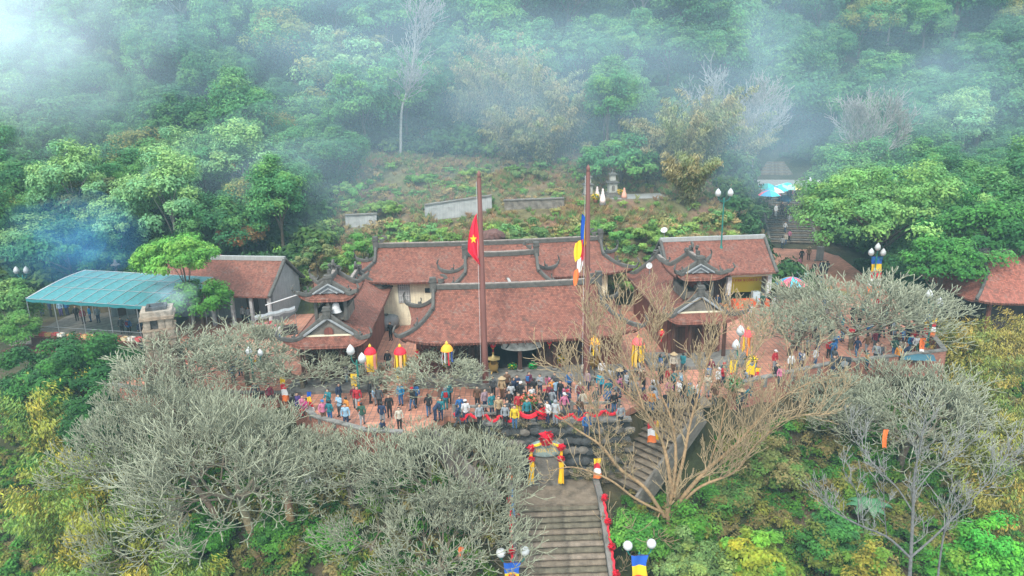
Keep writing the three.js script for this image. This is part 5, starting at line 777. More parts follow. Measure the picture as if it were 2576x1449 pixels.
parasol('yellow-orange fringed parasol before the brick wall at the left of the front hall', 1124, 875, mat([0.84, 0.36, 0.02], 0.7), { l: 0.95, w: 0.09, m: [M.white, M.blue, M.red, M.white] }, { g: 0.44, r: 0.55 });
parasol('yellow-orange parasol to the right of the right flagpole', 1496, 857, mat([0.84, 0.36, 0.02], 0.7), { l: 0.8, w: 0.08, m: [M.white, M.yellow] }, { g: 0.44, r: 0.55 });
parasol('red-topped parasol with pink and yellow skirt by the bud lamp', 931, 882, M.red, { l: 1.25, w: 0.28, m: [M.yellow, mat([0.8, 0.3, 0.22], 0.8), M.yellow] }, { g: 0.03, r: 0.55, h: 3.1 });
parasol('red-topped parasol with very long yellow streamers, left of the front hall', 1006, 882, M.red, { l: 2.1, w: 0.2, m: [M.yellow, M.yellow, mat([0.8, 0.42, 0.2], 0.8)] }, { g: 0.03, r: 0.56, h: 3.2, ribbons: 9 });
parasol('red-topped parasol with yellow streamers behind the golden branches', 1606, 858, mat([0.7, 0.1, 0.1], 0.7), { l: 1.6, w: 0.22, m: [M.yellow, mat([0.8, 0.5, 0.1], 0.8)] }, { g: 0.03, r: 0.6, h: 3.1, ribbons: 9 });
parasol('red-topped parasol with orange letter streamers right of the right tower', 1882, 838, mat([0.68, 0.06, 0.07], 0.7), { l: 1.35, w: 0.12, m: [M.orange, M.yellow] }, { g: 0.03, r: 0.55, h: 3.2, ribbons: 7 });
function lantern(label, px, py, z, r = 0.2) { const p = atZ(px, py, z), t = thing('red_lantern', label, 'lantern', p); obj('shade', new THREE.SphereGeometry(r, 14, 10).scale(1, 1.1, 1), M.red, t); obj('lantern_cap', [cyl(r * 0.5, r * 0.4, 0.06, 0, r * 1.05, 0), cyl(r * 0.4, r * 0.5, 0.06, 0, -r * 1.05 - 0.06, 0)], M.gold, t); obj('tassel', cyl(0.03, 0.05, r * 1.6, 0, -r * 2.75, 0, 6), M.red, t); obj('cord', cyl(0.01, 0.01, 0.5, 0, r * 1.1, 0, 4), M.dark, t); }
lantern('red paper lantern at the left end of the front hall eave', 1050, 888, -49.7); lantern('red lantern between the left flagpole and the white scroll board', 1240, 868, -50.4, 0.22); lantern('red lantern right of the white scroll board', 1382, 860, -50.4, 0.2); lantern('reddish lantern hung before the right tower, behind golden branches', 1664, 838, -52.8, 0.26); lantern('small red lantern under the right end of the front hall eave', 1525, 852, -52.2, 0.2);
{ // the scroll-shaped board under the eave
  const p = atZ(1312, 868, -50.1), t = thing('scroll_board', 'pale grey scroll-shaped board with curled ends under the front hall eave', 'board', p, YAW), s = new THREE.Shape();
  s.moveTo(-1.15, 0.5); s.lineTo(1.15, 0.5); s.bezierCurveTo(1.35, 0.2, 1.6, 0.0, 1.55, -0.12); s.bezierCurveTo(1.3, -0.3, 0.7, -0.42, 0, -0.42); s.bezierCurveTo(-0.7, -0.42, -1.3, -0.3, -1.55, -0.12); s.bezierCurveTo(-1.6, 0, -1.35, 0.2, -1.15, 0.5);
  obj('board', metre(new THREE.ExtrudeGeometry(s, { depth: 0.1, bevelEnabled: true, bevelSize: 0.03, bevelThickness: 0.03, bevelSegments: 2 })), mat([0.60, 0.63, 0.58], 0.8, { map: rep(stoneMap, 0.6) }), t);
  for (const k of [-1, 1]) obj('curl', new THREE.TubeGeometry(new THREE.CatmullRomCurve3([0, 1, 2, 3, 4, 5].map((i) => V(k * (1.28 + 0.26 * Math.cos(i * 0.9)), 0.14 + 0.3 * Math.sin(i * 0.9), 0.12))), 14, 0.05, 6), M.dark, t);
  for (const k of [-0.9, 0.9]) obj('hanger', bar(V(k, 0.5, 0.05), V(k, 1.0, 0.05), 0.015, 4), M.metal, t);
}
function urn(label, px, py, g) { const p = at(px, py, g), t = thing('incense_urn', label, 'incense urn', p), b = mat([0.52, 0.33, 0.10], 0.45, { metalness: 0.5 }); obj('bowl', lathe([[0, 0.55], [0.2, 0.55], [0.34, 0.7], [0.4, 0.95], [0.36, 1.15], [0.42, 1.2], [0.38, 1.2], [0, 1.12]], 16), b, t); for (let i = 0; i < 3; i++) obj('leg', bar(V(Math.cos(i * 2.1) * 0.2, 0.62, Math.sin(i * 2.1) * 0.2), V(Math.cos(i * 2.1) * 0.34, 0.4, Math.sin(i * 2.1) * 0.34), 0.06, 6), b, t); obj('pedestal', box(0.8, 0.4, 0.8, 0, 0, 0), M.stone, t); for (let i = 0; i < 4; i++) obj('post', bar(V(Math.cos(i * 1.571 + 0.78) * 0.32, 1.15, Math.sin(i * 1.571 + 0.78) * 0.32), V(Math.cos(i * 1.571 + 0.78) * 0.32, 1.55, Math.sin(i * 1.571 + 0.78) * 0.32), 0.035, 5), b, t); const r = obj('roof', lathe([[0, 0.42], [0.08, 0.34], [0.12, 0.22], [0.3, 0.12], [0.56, 0.04], [0.6, 0.08], [0.56, 0], [0, 0]], 6).translate(0, 1.55, 0), mat([0.70, 0.55, 0.24], 0.5, { metalness: 0.4 }), t); obj('finial', new THREE.SphereGeometry(0.09, 8, 6).translate(0, 2.02, 0), b, r); }
urn('bronze incense urn with a roofed top right beside the left flagpole', 1242, 950, 0.03); urn('bronze incense urn with a roofed top near the right flagpole', 1494, 938, 0.03);
function flowers(label, px, py, g, r, cols, name = 'flower_pot', cat = 'flowers', leafy = 0.3) {
  const p = at(px, py, g), R = rng(Math.round(px * 7 + py)), t = thing(name, label, cat, p); obj('pot', lathe([[0, 0], [r * 0.45, 0], [r * 0.62, r * 0.7], [r * 0.55, r * 0.7], [0, r * 0.6]], 12), mat([0.25, 0.11, 0.07], 0.7), t);
  obj('foliage', ball(R, 130, r * 0.9, r * 0.22, [[0.03, 0.10, 0.02], [0.05, 0.14, 0.03]], r * 1.35, 0.8), M.leaf, t); obj('blossoms', ball(R, 150, r * 1.02, r * 0.16, cols, r * 1.45, 0.8), M.leaf, t); return t;
}
const YEL = [[0.85, 0.60, 0.01], [0.8, 0.5, 0.01]], GRN = [[0.01, 0.42, 0.09], [0.02, 0.36, 0.10]];
flowers('large pot of yellow chrysanthemums under the left yellow parasol', 1126, 935, 0.45, 0.5, YEL); flowers('pot of yellow chrysanthemums right of the white scroll board', 1410, 922, 0.45, 0.45, YEL); flowers('pot of yellow flowers under the right yellow parasol', 1500, 905, 0.45, 0.38, YEL);
flowers('bright green wrapped bouquet left of the hall steps', 1290, 940, 0.03, 0.42, [...GRN, [0.6, 0.5, 0.02]], 'bouquet'); flowers('bright green wrapped bouquet before the middle of the hall', 1340, 938, 0.03, 0.42, GRN, 'bouquet'); flowers('bright green bouquet standing in the hall doorway', 1400, 902, 0.45, 0.5, GRN, 'bouquet');
flowers('peach tree in red blossom on the parapet behind the red rosette', 1330, 1045, 0.03, 0.75, [[0.60, 0.13, 0.09], [0.5, 0.16, 0.1], [0.35, 0.16, 0.1]], 'blossom_tree', 'blossom tree');
flowers('bunch of yellow flowers lying on the bank left of the stupas', 1412, 492, 8.9, 0.42, YEL, 'flower_bunch'); flowers('yellow flowers at the foot of the left stupa', 1498, 510, 8.95, 0.5, YEL, 'flower_bunch'); flowers('yellow flowers beside the right stupa', 1559, 498, 8.95, 0.5, YEL, 'flower_bunch'); flowers('yellow and red flowers under the stall canopy', 432 / 1.0 - 56, 815, 0.02, 0.5, [[0.85, 0.55, 0.01], [0.6, 0.02, 0.03]]);
flowers('big yellow blossom pot at the crowd edge right of the golden tree', 1888, 930, 0.03, 0.55, YEL); flowers('orange flower stand on the brick yard near the far steps', 1893, 658, 0.1, 0.55, [[0.8, 0.4, 0.03], [0.75, 0.6, 0.3]]);
flowers('round green potted shrub on the edge of the right flight', 1845, 1000, 0.03, 0.75, [[0.16, 0.30, 0.18], [0.10, 0.24, 0.12]], 'potted_shrub', 'shrub');
{ // notice board
  const t = thing('notice_board', 'small pale blue and white notice board before the brick wall of the front hall', 'notice board', at(1083, 930, 0.45), YAW); obj('panel', box(0.95, 0.75, 0.05, 0, 0.7, 0), mat([0.62, 0.72, 0.78], 0.6), t); obj('print', box(0.7, 0.3, 0.02, 0, 0.98, 0.03), mat([0.24, 0.42, 0.62], 0.6), t); for (const x of [-0.4, 0.4]) obj('leg', cyl(0.025, 0.025, 0.75, x, 0, 0, 6), M.metal, t);
}
// ---------- name stone with its ribbons ----------
function rosette(R, r) { const L = []; for (let i = 0; i < 90; i++) { const a = R() * 6.283, e = Math.acos(R()), d = V(Math.sin(e) * Math.cos(a), Math.sin(e) * Math.sin(a), Math.cos(e) * 0.6), q = d.clone().multiplyScalar(r * (0.55 + 0.45 * R())); L.push([leafQ(R, q, r * 0.38), [0.62 * (0.75 + 0.4 * R()), 0.012, 0.04], d]); } return leafGeo(L); }
{
  const p = atZ(1373, 1130, -41.0), t = thing('name_stone', 'grey oval stone with gold carved lettering set before the dark retaining wall', 'name stone', V(p.x, -4.0, p.z)), s = new THREE.Shape();
  const cy = p.y + 4.0; s.absellipse(0, 0, 1.0, 0.44, 0, Math.PI * 2);
  const g = new THREE.ExtrudeGeometry(s, { depth: 0.3, bevelEnabled: true, bevelSize: 0.1, bevelThickness: 0.1, bevelSegments: 3, curveSegments: 28 }); g.translate(0, cy, -0.25); obj('stone', metre(g), mat([0.36, 0.45, 0.43], 0.8, { map: rep(stoneMap, 0.5) }), t);
  const cv = document.createElement('canvas'); cv.width = 512; cv.height = 160; const x = cv.getContext('2d'); x.fillStyle = '#8fa19b'; x.fillRect(0, 0, 512, 160); x.fillStyle = '#f0c85a'; x.textAlign = 'center'; x.font = 'bold 84px serif'; x.fillText('HOA YÊN', 256, 108);
  const ct = new THREE.CanvasTexture(cv); ct.colorSpace = THREE.SRGBColorSpace; const face = new THREE.Shape(); face.absellipse(0, 0, 0.84, 0.33, 0, Math.PI * 2); const fg = new THREE.ShapeGeometry(face, 24), uv = fg.attributes.uv, fp = fg.attributes.position; for (let i = 0; i < uv.count; i++) uv.setXY(i, 0.5 + fp.getX(i) / 1.75, 0.5 + fp.getY(i) / 0.72); fg.translate(0, cy, 0.16); obj('lettering', fg, mat([0.75, 0.75, 0.75], 0.8, { map: ct }), t);
  obj('plinth', [box(1.8, cy - 0.5, 0.5, 0, 0, -0.3), box(2.3, 0.25, 0.7, 0, 0, -0.3)], M.oldStone, t);
  const R = rng(8), r = thing('ribbon_garland', 'yellow ribbon swags with red rosettes draped over the name stone', 'garland', V(p.x, -4.0, p.z + 0.3));
  const frill = (a, b, w) => { const gg = grid(6, 14, (u, v) => { const q = a.clone().lerp(b, v), k = w * (0.8 + 0.25 * v + 0.06 * Math.sin(v * 9)); return [q.x + (u - 0.5) * k + 0.03 * Math.sin(v * 5), q.y, q.z + 0.07 * Math.sin(u * 12 + v * 2)]; }); return gg; };
  for (const sg of [-1, 1]) {
    obj('ribbon', frill(V(sg * 0.98, cy + 0.35, 0.05), V(sg * 0.98, cy - 0.35, 0.1), 0.2), M.yellow, r); obj('ribbon_tail', [frill(V(sg * 0.95, cy - 0.45, 0.1), V(sg * 0.98, cy - 2.25, 0.2), 0.36), frill(V(sg * 0.95, cy - 0.45, 0.14), V(sg * 0.92, cy - 2.1, 0.28), 0.26)], M.yellow, r);
    obj('swag', sweep(rope(V(0, cy + 0.75, 0.1), V(sg * 0.98, cy + 0.38, 0.1), 0.08), () => [0.12, 0.14]), M.yellow, r);
    obj('rosette', rosette(R, 0.27).translate(sg * 0.98, cy + 0.38, 0.15), M.leaf, r); obj('rosette', rosette(R, 0.25).translate(sg * 0.97, cy - 0.42, 0.18), M.leaf, r);
  }
  obj('rosette', rosette(R, 0.5).translate(0, cy + 1.02, 0.12), M.leaf, r);
}
{ // red bunting along the rail over the wall
  const a = at(1140, 1040, 0.75), b = at(1350, 1040, 0.75), c = at(1560, 1030, 0.75); let k = 0;
  for (const [p, q, n, label] of [[a, at(1300, 1048, 0.62), 4, 'red bunting looped along the rail left of the red rosette'], [at(1395, 1046, 0.7), c, 4, 'red bunting looped along the rail right of the red rosette']]) { const t = thing('red_bunting', label, 'bunting'); for (let i = 0; i < n; i++) obj('swag', sweep(rope(p.clone().lerp(q, i / n), p.clone().lerp(q, (i + 1) / n), 0.42 + 0.12 * Math.sin(++k * 2.3)), (u) => [0.1, 0.16 + 0.05 * Math.sin(u * 30)]), M.red, t); }
  const s = thing('red_bunting', 'thick red swag with a big rosette over the name stone', 'bunting'); obj('swag', sweep(rope(at(1302, 1040, 0.75), at(1352, 1044, 0.7), 0.3), () => [0.16, 0.26]), M.red, s); obj('rosette', rosette(rng(3), 0.45).translate(...at(1363, 1034, 0.8).add(V(0, 0, 0.2)).toArray()), M.leaf, s); obj('rosette', rosette(rng(4), 0.22).translate(...at(1298, 1038, 0.8).add(V(0, 0, 0.2)).toArray()), M.leaf, s);
  const rl = thing('stone_rail', 'low stone rail over the dark retaining wall carrying the red bunting', 'rail', [1.5, 0, -43.25], rad(1)); for (let i = 0; i < 8; i++) obj('rail_post', box(0.2, 0.95, 0.2, -5.6 + i * 1.6, 0.02, 0), M.stone, rl); obj('top_rail', box(11.4, 0.14, 0.2, 0, 0.72, 0.003), M.stone, rl); obj('bottom_rail', box(11.4, 0.12, 0.16, 0, 0.2, 0.003), M.stone, rl);
}
for (const [label, s] of [['red garland wound along the right side wall of the lower stair', 1], ['red garland wound along the left side wall of the lower stair', -1]]) { const t = thing('red_garland', label, 'garland', [2.55, 0, -38.9], rad(1.2)), R = rng(20 + s); const pts = []; for (let i = 0; i <= 60; i++) { const k = i / 60 * 9; pts.push(V(s * 2.97 + 0.035 * Math.sin(i * 1.7), -3.62 - k * 0.474 - 0.09 * Math.abs(Math.sin(i * 0.35)), k)); } obj('swag', sweep(pts, () => [0.13, 0.13]), M.red, t); for (let i = 0; i < 6; i++) obj('rosette', rosette(R, 0.24).rotateX(-0.5).translate(s * 2.98, -3.55 - i * 0.72, 0.3 + i * 1.5), M.leaf, t); }
{ const t = thing('blue_pipe', 'blue plastic pipe lying along the left edge of the landing', 'pipe'); obj('pipe', new THREE.TubeGeometry(new THREE.CatmullRomCurve3([at(1288, 1225, -3.7), at(1290, 1275, -3.75), at(1300, 1330, -5)]), 16, 0.07, 8), mat([0.05, 0.18, 0.40], 0.5), t); }

// ---------- the stalls on the left: teal net canopy, tables, goods ----------
const tealNet = new THREE.MeshPhysicalMaterial({ roughness: 0.95, side: THREE.DoubleSide, transmission: 0.35, thickness: 0, map: rep(grainMap, 0.6) }); tealNet.color.setRGB(0.03, 0.36, 0.40);
{
  const A = atZ(72, 748, -61), B = atZ(408, 778, -58.2); const L = A.distanceTo(B), mid = A.clone().add(B).multiplyScalar(0.5), turn = -Math.atan2(B.z - A.z, B.x - A.x);
  const t = thing('stall_canopy', 'long arched teal net canopy over the stalls on the left', 'canopy', [mid.x, 0, mid.z], turn), W = 7.2, y0 = A.y, n = 10;
  const cx = (v) => -W * v, cyy = (v) => y0 - 0.15 + 0.95 * Math.sin(v * 1.6);
  for (let i = 0; i < n; i++) obj('net_panel', grid(6, 12, (u, v) => { const w = (i + u) / n, x = (w - 0.5) * (L + 0.6); return [x, cyy(v) - 0.3 * w - 0.05 * Math.sin(u * Math.PI) * Math.sin(v * 3.1), cx(v), x, v * W]; }), tealNet, t);
  obj('net_panel', grid(20, 6, (u, v) => { const x = (u - 0.5) * (L + 0.6); return [x, cyy(0) - 0.3 * u - v * 0.28 + 0.05 * Math.sin(x * 5), 0.03, x, v]; }), tealNet, t);
  for (let i = 0; i <= n; i++) { const x = (i / n - 0.5) * (L + 0.6), p = []; for (let k = 0; k <= 10; k++) p.push(V(x, cyy(k / 10) - 0.3 * i / n + 0.02, cx(k / 10))); obj('hoop', new THREE.TubeGeometry(new THREE.CatmullRomCurve3(p), 14, i ? 0.03 : 0.05, 6), i ? M.metal : M.white, t); if (i % 2 === 0) { obj('post', cyl(0.04, 0.04, y0 - 0.3 * i / n, x, 0, -0.02, 6), M.metal, t); obj('post', cyl(0.04, 0.04, 4.6, x, 0, -W, 6), M.metal, t); } }
  for (const v of [0, 0.35, 0.7, 1]) { const l = L / 2 + 0.3; obj('rail', bar(V(-l, cyy(v) + 0.025, cx(v)), V(l, cyy(v) - 0.275, cx(v)), 0.025, 5), v === 1 ? M.white : M.metal, t); }
  obj('side_rail', bar(V(-L / 2, 1.6, 0), V(L / 2, 1.45, 0), 0.02, 5), M.metal, t);
  const R = rng(12); // the long counters with goods
  for (const [x, w] of [[-L * 0.36, 3.2], [-L * 0.08, 3.6], [L * 0.22, 3.4]]) {
    const c = thing('stall_counter', ['wooden stall counter at the left end under the teal canopy', 'middle wooden stall counter under the teal canopy', 'right wooden stall counter under the teal canopy'][x < -2 ? 0 : x < 1 ? 1 : 2], 'counter', V(x, 0, 0.4).applyAxisAngle(V(0, 1, 0), turn).add(V(mid.x, 0, mid.z)), turn);
    obj('top', box(w, 0.07, 1.1, 0, 0.82, 0), M.redWood, c); obj('front', box(w, 0.8, 0.06, 0, 0.02, 0.5), M.wood, c); for (const k of [-1, 1]) obj('leg', box(0.08, 0.8, 0.08, k * (w / 2 - 0.1), 0.02, -0.4), M.wood, c);
    for (let i = 0; i < 5; i++) { const col = [[0.55, 0.35, 0.15], [0.6, 0.5, 0.3], [0.12, 0.2, 0.35], [0.5, 0.1, 0.1], [0.7, 0.68, 0.6]][Math.floor(R() * 5)], p = V(x - w / 2 + 0.35 + i * (w - 0.6) / 4, 0.892, 0.5 + R() * 0.1).applyAxisAngle(V(0, 1, 0), turn).add(V(mid.x, 0, mid.z));
      const b = thing('goods_box', `${['first', 'second', 'third', 'fourth', 'fifth'][i]} open carton of goods from the left on the ${x < -2 ? 'left' : x < 1 ? 'middle' : 'right'} stall counter`, 'carton', p, turn + (R() - 0.5) * 0.4);
      obj('carton', [box(0.5, 0.04, 0.42, 0, 0, 0), box(0.5, 0.28, 0.03, 0, 0.04, 0.2), box(0.5, 0.28, 0.03, 0, 0.04, -0.2), box(0.03, 0.28, 0.36, 0.235, 0.04, 0), box(0.03, 0.28, 0.36, -0.235, 0.04, 0)], mat(col, 0.85), b); obj('goods', ball(R, 40, 0.17, 0.07, [col.map((v) => v * 1.2), [0.5, 0.3, 0.1], [0.4, 0.05, 0.05]], 0.22, 0.5), M.leaf, b); }
  }
  const d = thing('timber_deck', 'rough brown timber deck and beams along the edge of the stall yard', 'deck', V(0, 0, 1.6).applyAxisAngle(V(0, 1, 0), turn).add(V(mid.x, 0, mid.z)), turn);
  for (let i = 0; i < 46; i++) obj('plank', box(0.4, 0.07, 1.7 + R() * 0.3, -L / 2 - 0.8 + i * 0.42, 0.06 + R() * 0.02, 0.3), R() < 0.5 ? M.wood : M.redWood, d); for (const z of [-0.35, 0.9]) obj('beam', box(L + 3, 0.2, 0.16, 0.4, -0.16, z), M.oldStone, d); for (let i = 0; i < 11; i++) obj('post', cyl(0.09, 0.09, 2.4, -L / 2 + i * 1.85, -2.3, 0.9, 7), M.wood, d);
}
{
  const p = at(330, 690, 3.4), t = thing('teal_tarpaulin', 'second flat teal tarpaulin behind the light green tree', 'tarpaulin', [-33, 0, -64.6], rad(-12)); obj('sheet', grid(16, 8, (u, v) => [(u - 0.5) * 9, 4.45 - 0.7 * v + 0.1 * Math.sin(u * 12), (v - 0.5) * -4.4 - 1, u * 9, v * 4]), tealNet, t); for (const [x, z] of [[-4.3, 1], [4.3, 1], [-4.3, -3], [4.3, -3]]) obj('post', cyl(0.04, 0.04, z > 0 ? 4.2 : 3.7, x, 0, z, 6), M.metal, t);
}
{ // the little stone hut with a stupa finial behind the canopy
  const p = atZ(296, 697, -70), t = thing('stone_shrine', 'small grey stone shrine with conical roof and finial behind the teal canopy', 'shrine', [p.x, 0, p.z]); const y = p.y - 0.6;
  obj('body', box(2.2, y, 2.2, 0, 0, 0, 0.5, 0.1), M.gableGrey, t); const r = obj('roof', metre(lathe([[1.75, 0], [1.6, 0.1], [0.9, 0.62], [0.35, 0.95], [0.16, 1.05], [0, 1.05]], 12).translate(0, y, 0)), M.gableGrey, t); obj('finial', lathe([[0.16, 0], [0.2, 0.15], [0.1, 0.3], [0.16, 0.7], [0.45, 0.85], [0.45, 0.95], [0.2, 1.05], [0.1, 1.4], [0, 1.5]], 12).translate(0, y + 1, 0), M.ridge, r); obj('door', box(0.8, 1.6, 0.1, 0.5, 0.1, 1.2, 0.5), M.wood, t);
}
{ // joss paper furnace
  const base = atZ(431, 985, -50.2), t = thing('stone_furnace', 'pale sandstone furnace tower with a wisp of smoke, left of the courtyard', 'furnace', [base.x - 0.1, 0, base.z], rad(22)), R = rng(6), mA = mat([0.47, 0.36, 0.26], 0.92, { map: rep(stoneMap, 0.5), bumpMap: rep(stoneMap, 0.8), bumpScale: 0.03 }), mB = mat([0.50, 0.42, 0.33], 0.92, { map: rep(stoneMap, 0.5) });
  let y = 0; const tiers = [[3.1, 0.5], [2.75, 0.45], [2.6, 0.7], [2.5, 0.7], [2.4, 0.12], [2.25, 0.75], [2.2, 0.75], [2.35, 0.12], [2.1, 0.55], [2.2, 0.14], [1.95, 0.75], [2.35, 0.22], [2.15, 0.4]];
  tiers.forEach(([w, h], i) => { if (h > 0.3 && i > 1 && i < 11) { obj('core', box(w - 0.3, h, w - 0.3, 0, y, 0), M.darkStone, t); const n = 4; for (const [nx, nz, ry] of [[0, 1, 0], [0, -1, 0], [1, 0, 1], [-1, 0, 1]]) for (let k = 0; k < n; k++) { const o = (k - (n - 1) / 2) * w / n, j = (R() - 0.5) * 0.05; if (i === 10 && k === 1 && (nz === 1 || nx === 1)) continue; obj('stone_block', box(w / n - 0.02, h - 0.02, 0.28, nx ? nx * (w / 2 - 0.14 + j) : o, y + 0.01, nz ? nz * (w / 2 - 0.14 + j) : o, ry ? Math.PI / 2 : 0), R() < 0.5 ? mA : mB, t); } } else obj('course', box(w, h, w, 0, y, 0, 0, 0.08), i % 2 ? mA : mB, t); y += h; });
  obj('chimney_mouth', [box(1.4, 0.25, 0.2, 0, y, 0.6), box(1.4, 0.25, 0.2, 0, y, -0.6), box(0.2, 0.25, 1.0, 0.6, y, 0), box(0.2, 0.25, 1.0, -0.6, y, 0)], M.darkStone, t); obj('ash', box(1.0, 0.1, 1.0, 0, y, 0), M.dark, t);
}
{ // awning and goods beside the left house gable
  const p = atZ(690, 770, -61.5), t = thing('white_awning', 'white awning sloping beside the grey gable on the left', 'awning', [p.x, 0, p.z], rad(22));
  obj('sheet', [grid(12, 6, (u, v) => [(u - 0.5) * 3.6, 2.15 + u * 0.45 - v * 0.12 + 0.05 * Math.sin(u * 20), -0.05 + v * 0.5, u * 4, v * 2]), grid(24, 2, (u, v) => [(u - 0.5) * 3.6, 2.03 + u * 0.45 + 0.05 * Math.sin(u * 20) - 0.16 * v - 0.04 * Math.abs(Math.sin(u * 40)) * v, 0.5, u * 4, v])], M.gableGrey, t);
  for (const x of [-1.75, 1.75]) obj('post', cyl(0.03, 0.03, 2.05, x, 0, 0.45, 6), M.metal, t); obj('counter', [box(3.6, 0.06, 0.9, 0, 0.75, 0.1), box(3.6, 0.7, 0.05, 0, 0.03, 0.5)], M.darkWood, t);
  const R = rng(33); for (let i = 0; i < 9; i++) { const q = V(-1.7 + (i % 5) * 0.42, 0.82 + Math.floor(i / 5) * 0.36, 0.15 + 0.12 * (i % 2)).applyAxisAngle(V(0, 1, 0), rad(22)).add(V(p.x, 0, p.z)); const b = thing('gift_bag', `${i % 3 === 1 ? 'pink' : 'red'} gift bag ${['at the left end', 'second from the left', 'in the middle', 'second from the right', 'at the right end'][i % 5]} of the ${i < 5 ? 'lower' : 'upper'} row under the white awning`, 'bag', q, R()); const c = i % 3 === 1 ? mat([0.65, 0.18, 0.22], 0.5) : mat([0.58, 0.01, 0.06], 0.5); obj('bag', [box(0.34, 0.3, 0.18, 0, 0, 0, 0, 0.05), move(box(0.26, 0.05, 0.12, 0, 0, 0), 0, 0.3, 0)], c, b); obj('handle', new THREE.TorusGeometry(0.07, 0.012, 5, 10, Math.PI).translate(0, 0.35, 0), M.yellow, b); }
}
obj('gutter_pipe', bar(atZ(668, 768, -62.2), atZ(748, 742, -61.8), 0.06, 6), M.white); tag(scene.children.at(-1), 'white pipe slanting across the left grey gable', 'pipe');
{ const p = at(970, 808, 0.6), t = thing('water_tank', 'grey plastered water tank at the foot of the cream wall', 'tank', [p.x, 0, p.z], YAW); obj('tank', metre(lathe([[0, 1.25], [0.9, 1.2], [1.25, 1.0], [1.3, 0.6], [1.25, 0], [0, 0]], 20)), M.gableGrey, t); obj('lid', lathe([[0, 0.1], [0.3, 0.08], [0.34, 0], [0, 0]], 12).translate(0, 1.22, 0), M.ridge, t); }
{ const p = at(560, 640, 5.6), t = thing('roadside_shrine', 'tiny red-roofed shrine above the ridge of the left house', 'shrine', [p.x, ground(p.x, p.z), p.z], rad(-20)); const y = Math.max(1.2, 5.0 - t.position.y); obj('body', box(1.3, y, 1.0, 0, 0, 0), M.concrete, t); obj('opening', box(0.7, 0.6, 0.05, -0.1, y - 0.7, 0.51), M.blue, t); obj('roof', [sweep([V(-0.85, y - 0.03, 0), V(0.85, y - 0.03, 0)], () => [1.5, 0.12]), sweep([V(-0.8, y + 0.06, 0), V(0.8, y + 0.06, 0)], () => [0.9, 0.4])], M.redWood, t); t.children.at(-1).material = mat([0.5, 0.16, 0.1], 0.8); }
// ---------- porch of the guest house ----------
{
  const W = (x, y, z) => V(x, y, z).applyAxisAngle(V(0, 1, 0), YAW).add(V(20.75, 0, -70));
  const cv = document.createElement('canvas'); cv.width = 512; cv.height = 256; const x = cv.getContext('2d'); x.fillStyle = '#e2cf2e'; x.fillRect(0, 0, 512, 256); x.fillStyle = '#c4442a'; x.textAlign = 'center'; x.font = 'bold 46px sans-serif'; x.fillText('TIẾP NHẬN CÔNG ĐỨC', 256, 118, 470);
  const ct = new THREE.CanvasTexture(cv); ct.colorSpace = THREE.SRGBColorSpace;
  const b = thing('yellow_banner', 'yellow printed banner hanging at the back of the guest house porch', 'banner', W(3.4, 1.1, 1.0), YAW), g = grid(10, 5, (u, v) => [(u - 0.5) * 3.5, v * 2.1, 0.03 * Math.sin(u * 14), u, v]); obj('sheet', g, mat([0.95, 0.95, 0.95], 0.7, { map: ct }), b); obj('rod', bar(V(-1.8, 2.12, 0), V(1.8, 2.12, 0), 0.025, 5), M.wood, b);
  const tb = thing('cloth_table', 'table under an orange-red cloth in the guest house porch', 'table', W(2.5, 0.02, 2.9), YAW); obj('cloth', [box(2.3, 0.05, 0.95, 0, 0.78, 0), grid(20, 6, (u, v) => [(u - 0.5) * 2.3, 0.78 - v * 0.72, 0.49 + 0.04 * Math.sin(u * 40) * v, u, v]), grid(10, 4, (u, v) => [1.16, 0.78 - v * 0.72, (u - 0.5) * 0.95, u, v]), grid(10, 4, (u, v) => [-1.16, 0.78 - v * 0.72, (u - 0.5) * 0.95, u, v])], mat([0.66, 0.115, 0.04], 0.8), tb); for (const k of [-1, 1]) obj('leg', box(0.06, 0.76, 0.06, k * 1.05, 0, 0), M.wood, tb);
  const t2 = thing('cloth_table', 'short orange-red cloth table beside the white column of the porch', 'table', W(4.5, 0.02, 3.1), YAW); obj('cloth', [box(0.9, 0.05, 0.8, 0, 0.78, 0), grid(10, 6, (u, v) => [(u - 0.5) * 0.9, 0.78 - v * 0.72, 0.41 + 0.03 * Math.sin(u * 20) * v, u, v])], mat([0.64, 0.13, 0.05], 0.8), t2); obj('leg', box(0.06, 0.76, 0.06, 0, 0, 0), M.wood, t2);
  const bx = thing('donation_box', 'pale blue donation box standing on the porch floor by the banner', 'box', W(4.15, 0.02, 1.9), YAW); obj('body', box(0.75, 1.35, 0.6, 0, 0, 0), mat([0.55, 0.68, 0.74], 0.4), bx); obj('slot', box(0.3, 0.02, 0.05, 0, 1.352, 0), M.dark, bx);
}
function dish(label, p, r, tilt) { const t = thing('satellite_dish', label, 'satellite dish', p, -0.5); obj('mast', cyl(0.04, 0.04, 1.3, 0, -1.3, -0.1, 6), M.metal, t); const d = obj('reflector', move(lathe([[0, -0.16 * r], [r * 0.5, -0.1 * r], [r * 0.85, 0.06 * r], [r, 0.16 * r]], 20), 0, 0, 0.06, tilt), M.white, t); obj('feed', [bar(V(0, -0.3 * r, 0.1), V(0, 0, 0.9 * r), 0.02, 4), cyl(0.05, 0.05, 0.1, 0, -0.05, 0.9 * r, 6)], M.metal, d); }
dish('white satellite dish beside the left end of the guest house ridge', atZ(1671, 579, -72.5), 0.36, 0.75); dish('white satellite dish between the right tower roof and the guest house gable', atZ(1634, 668, -64), 0.3, 1.2);
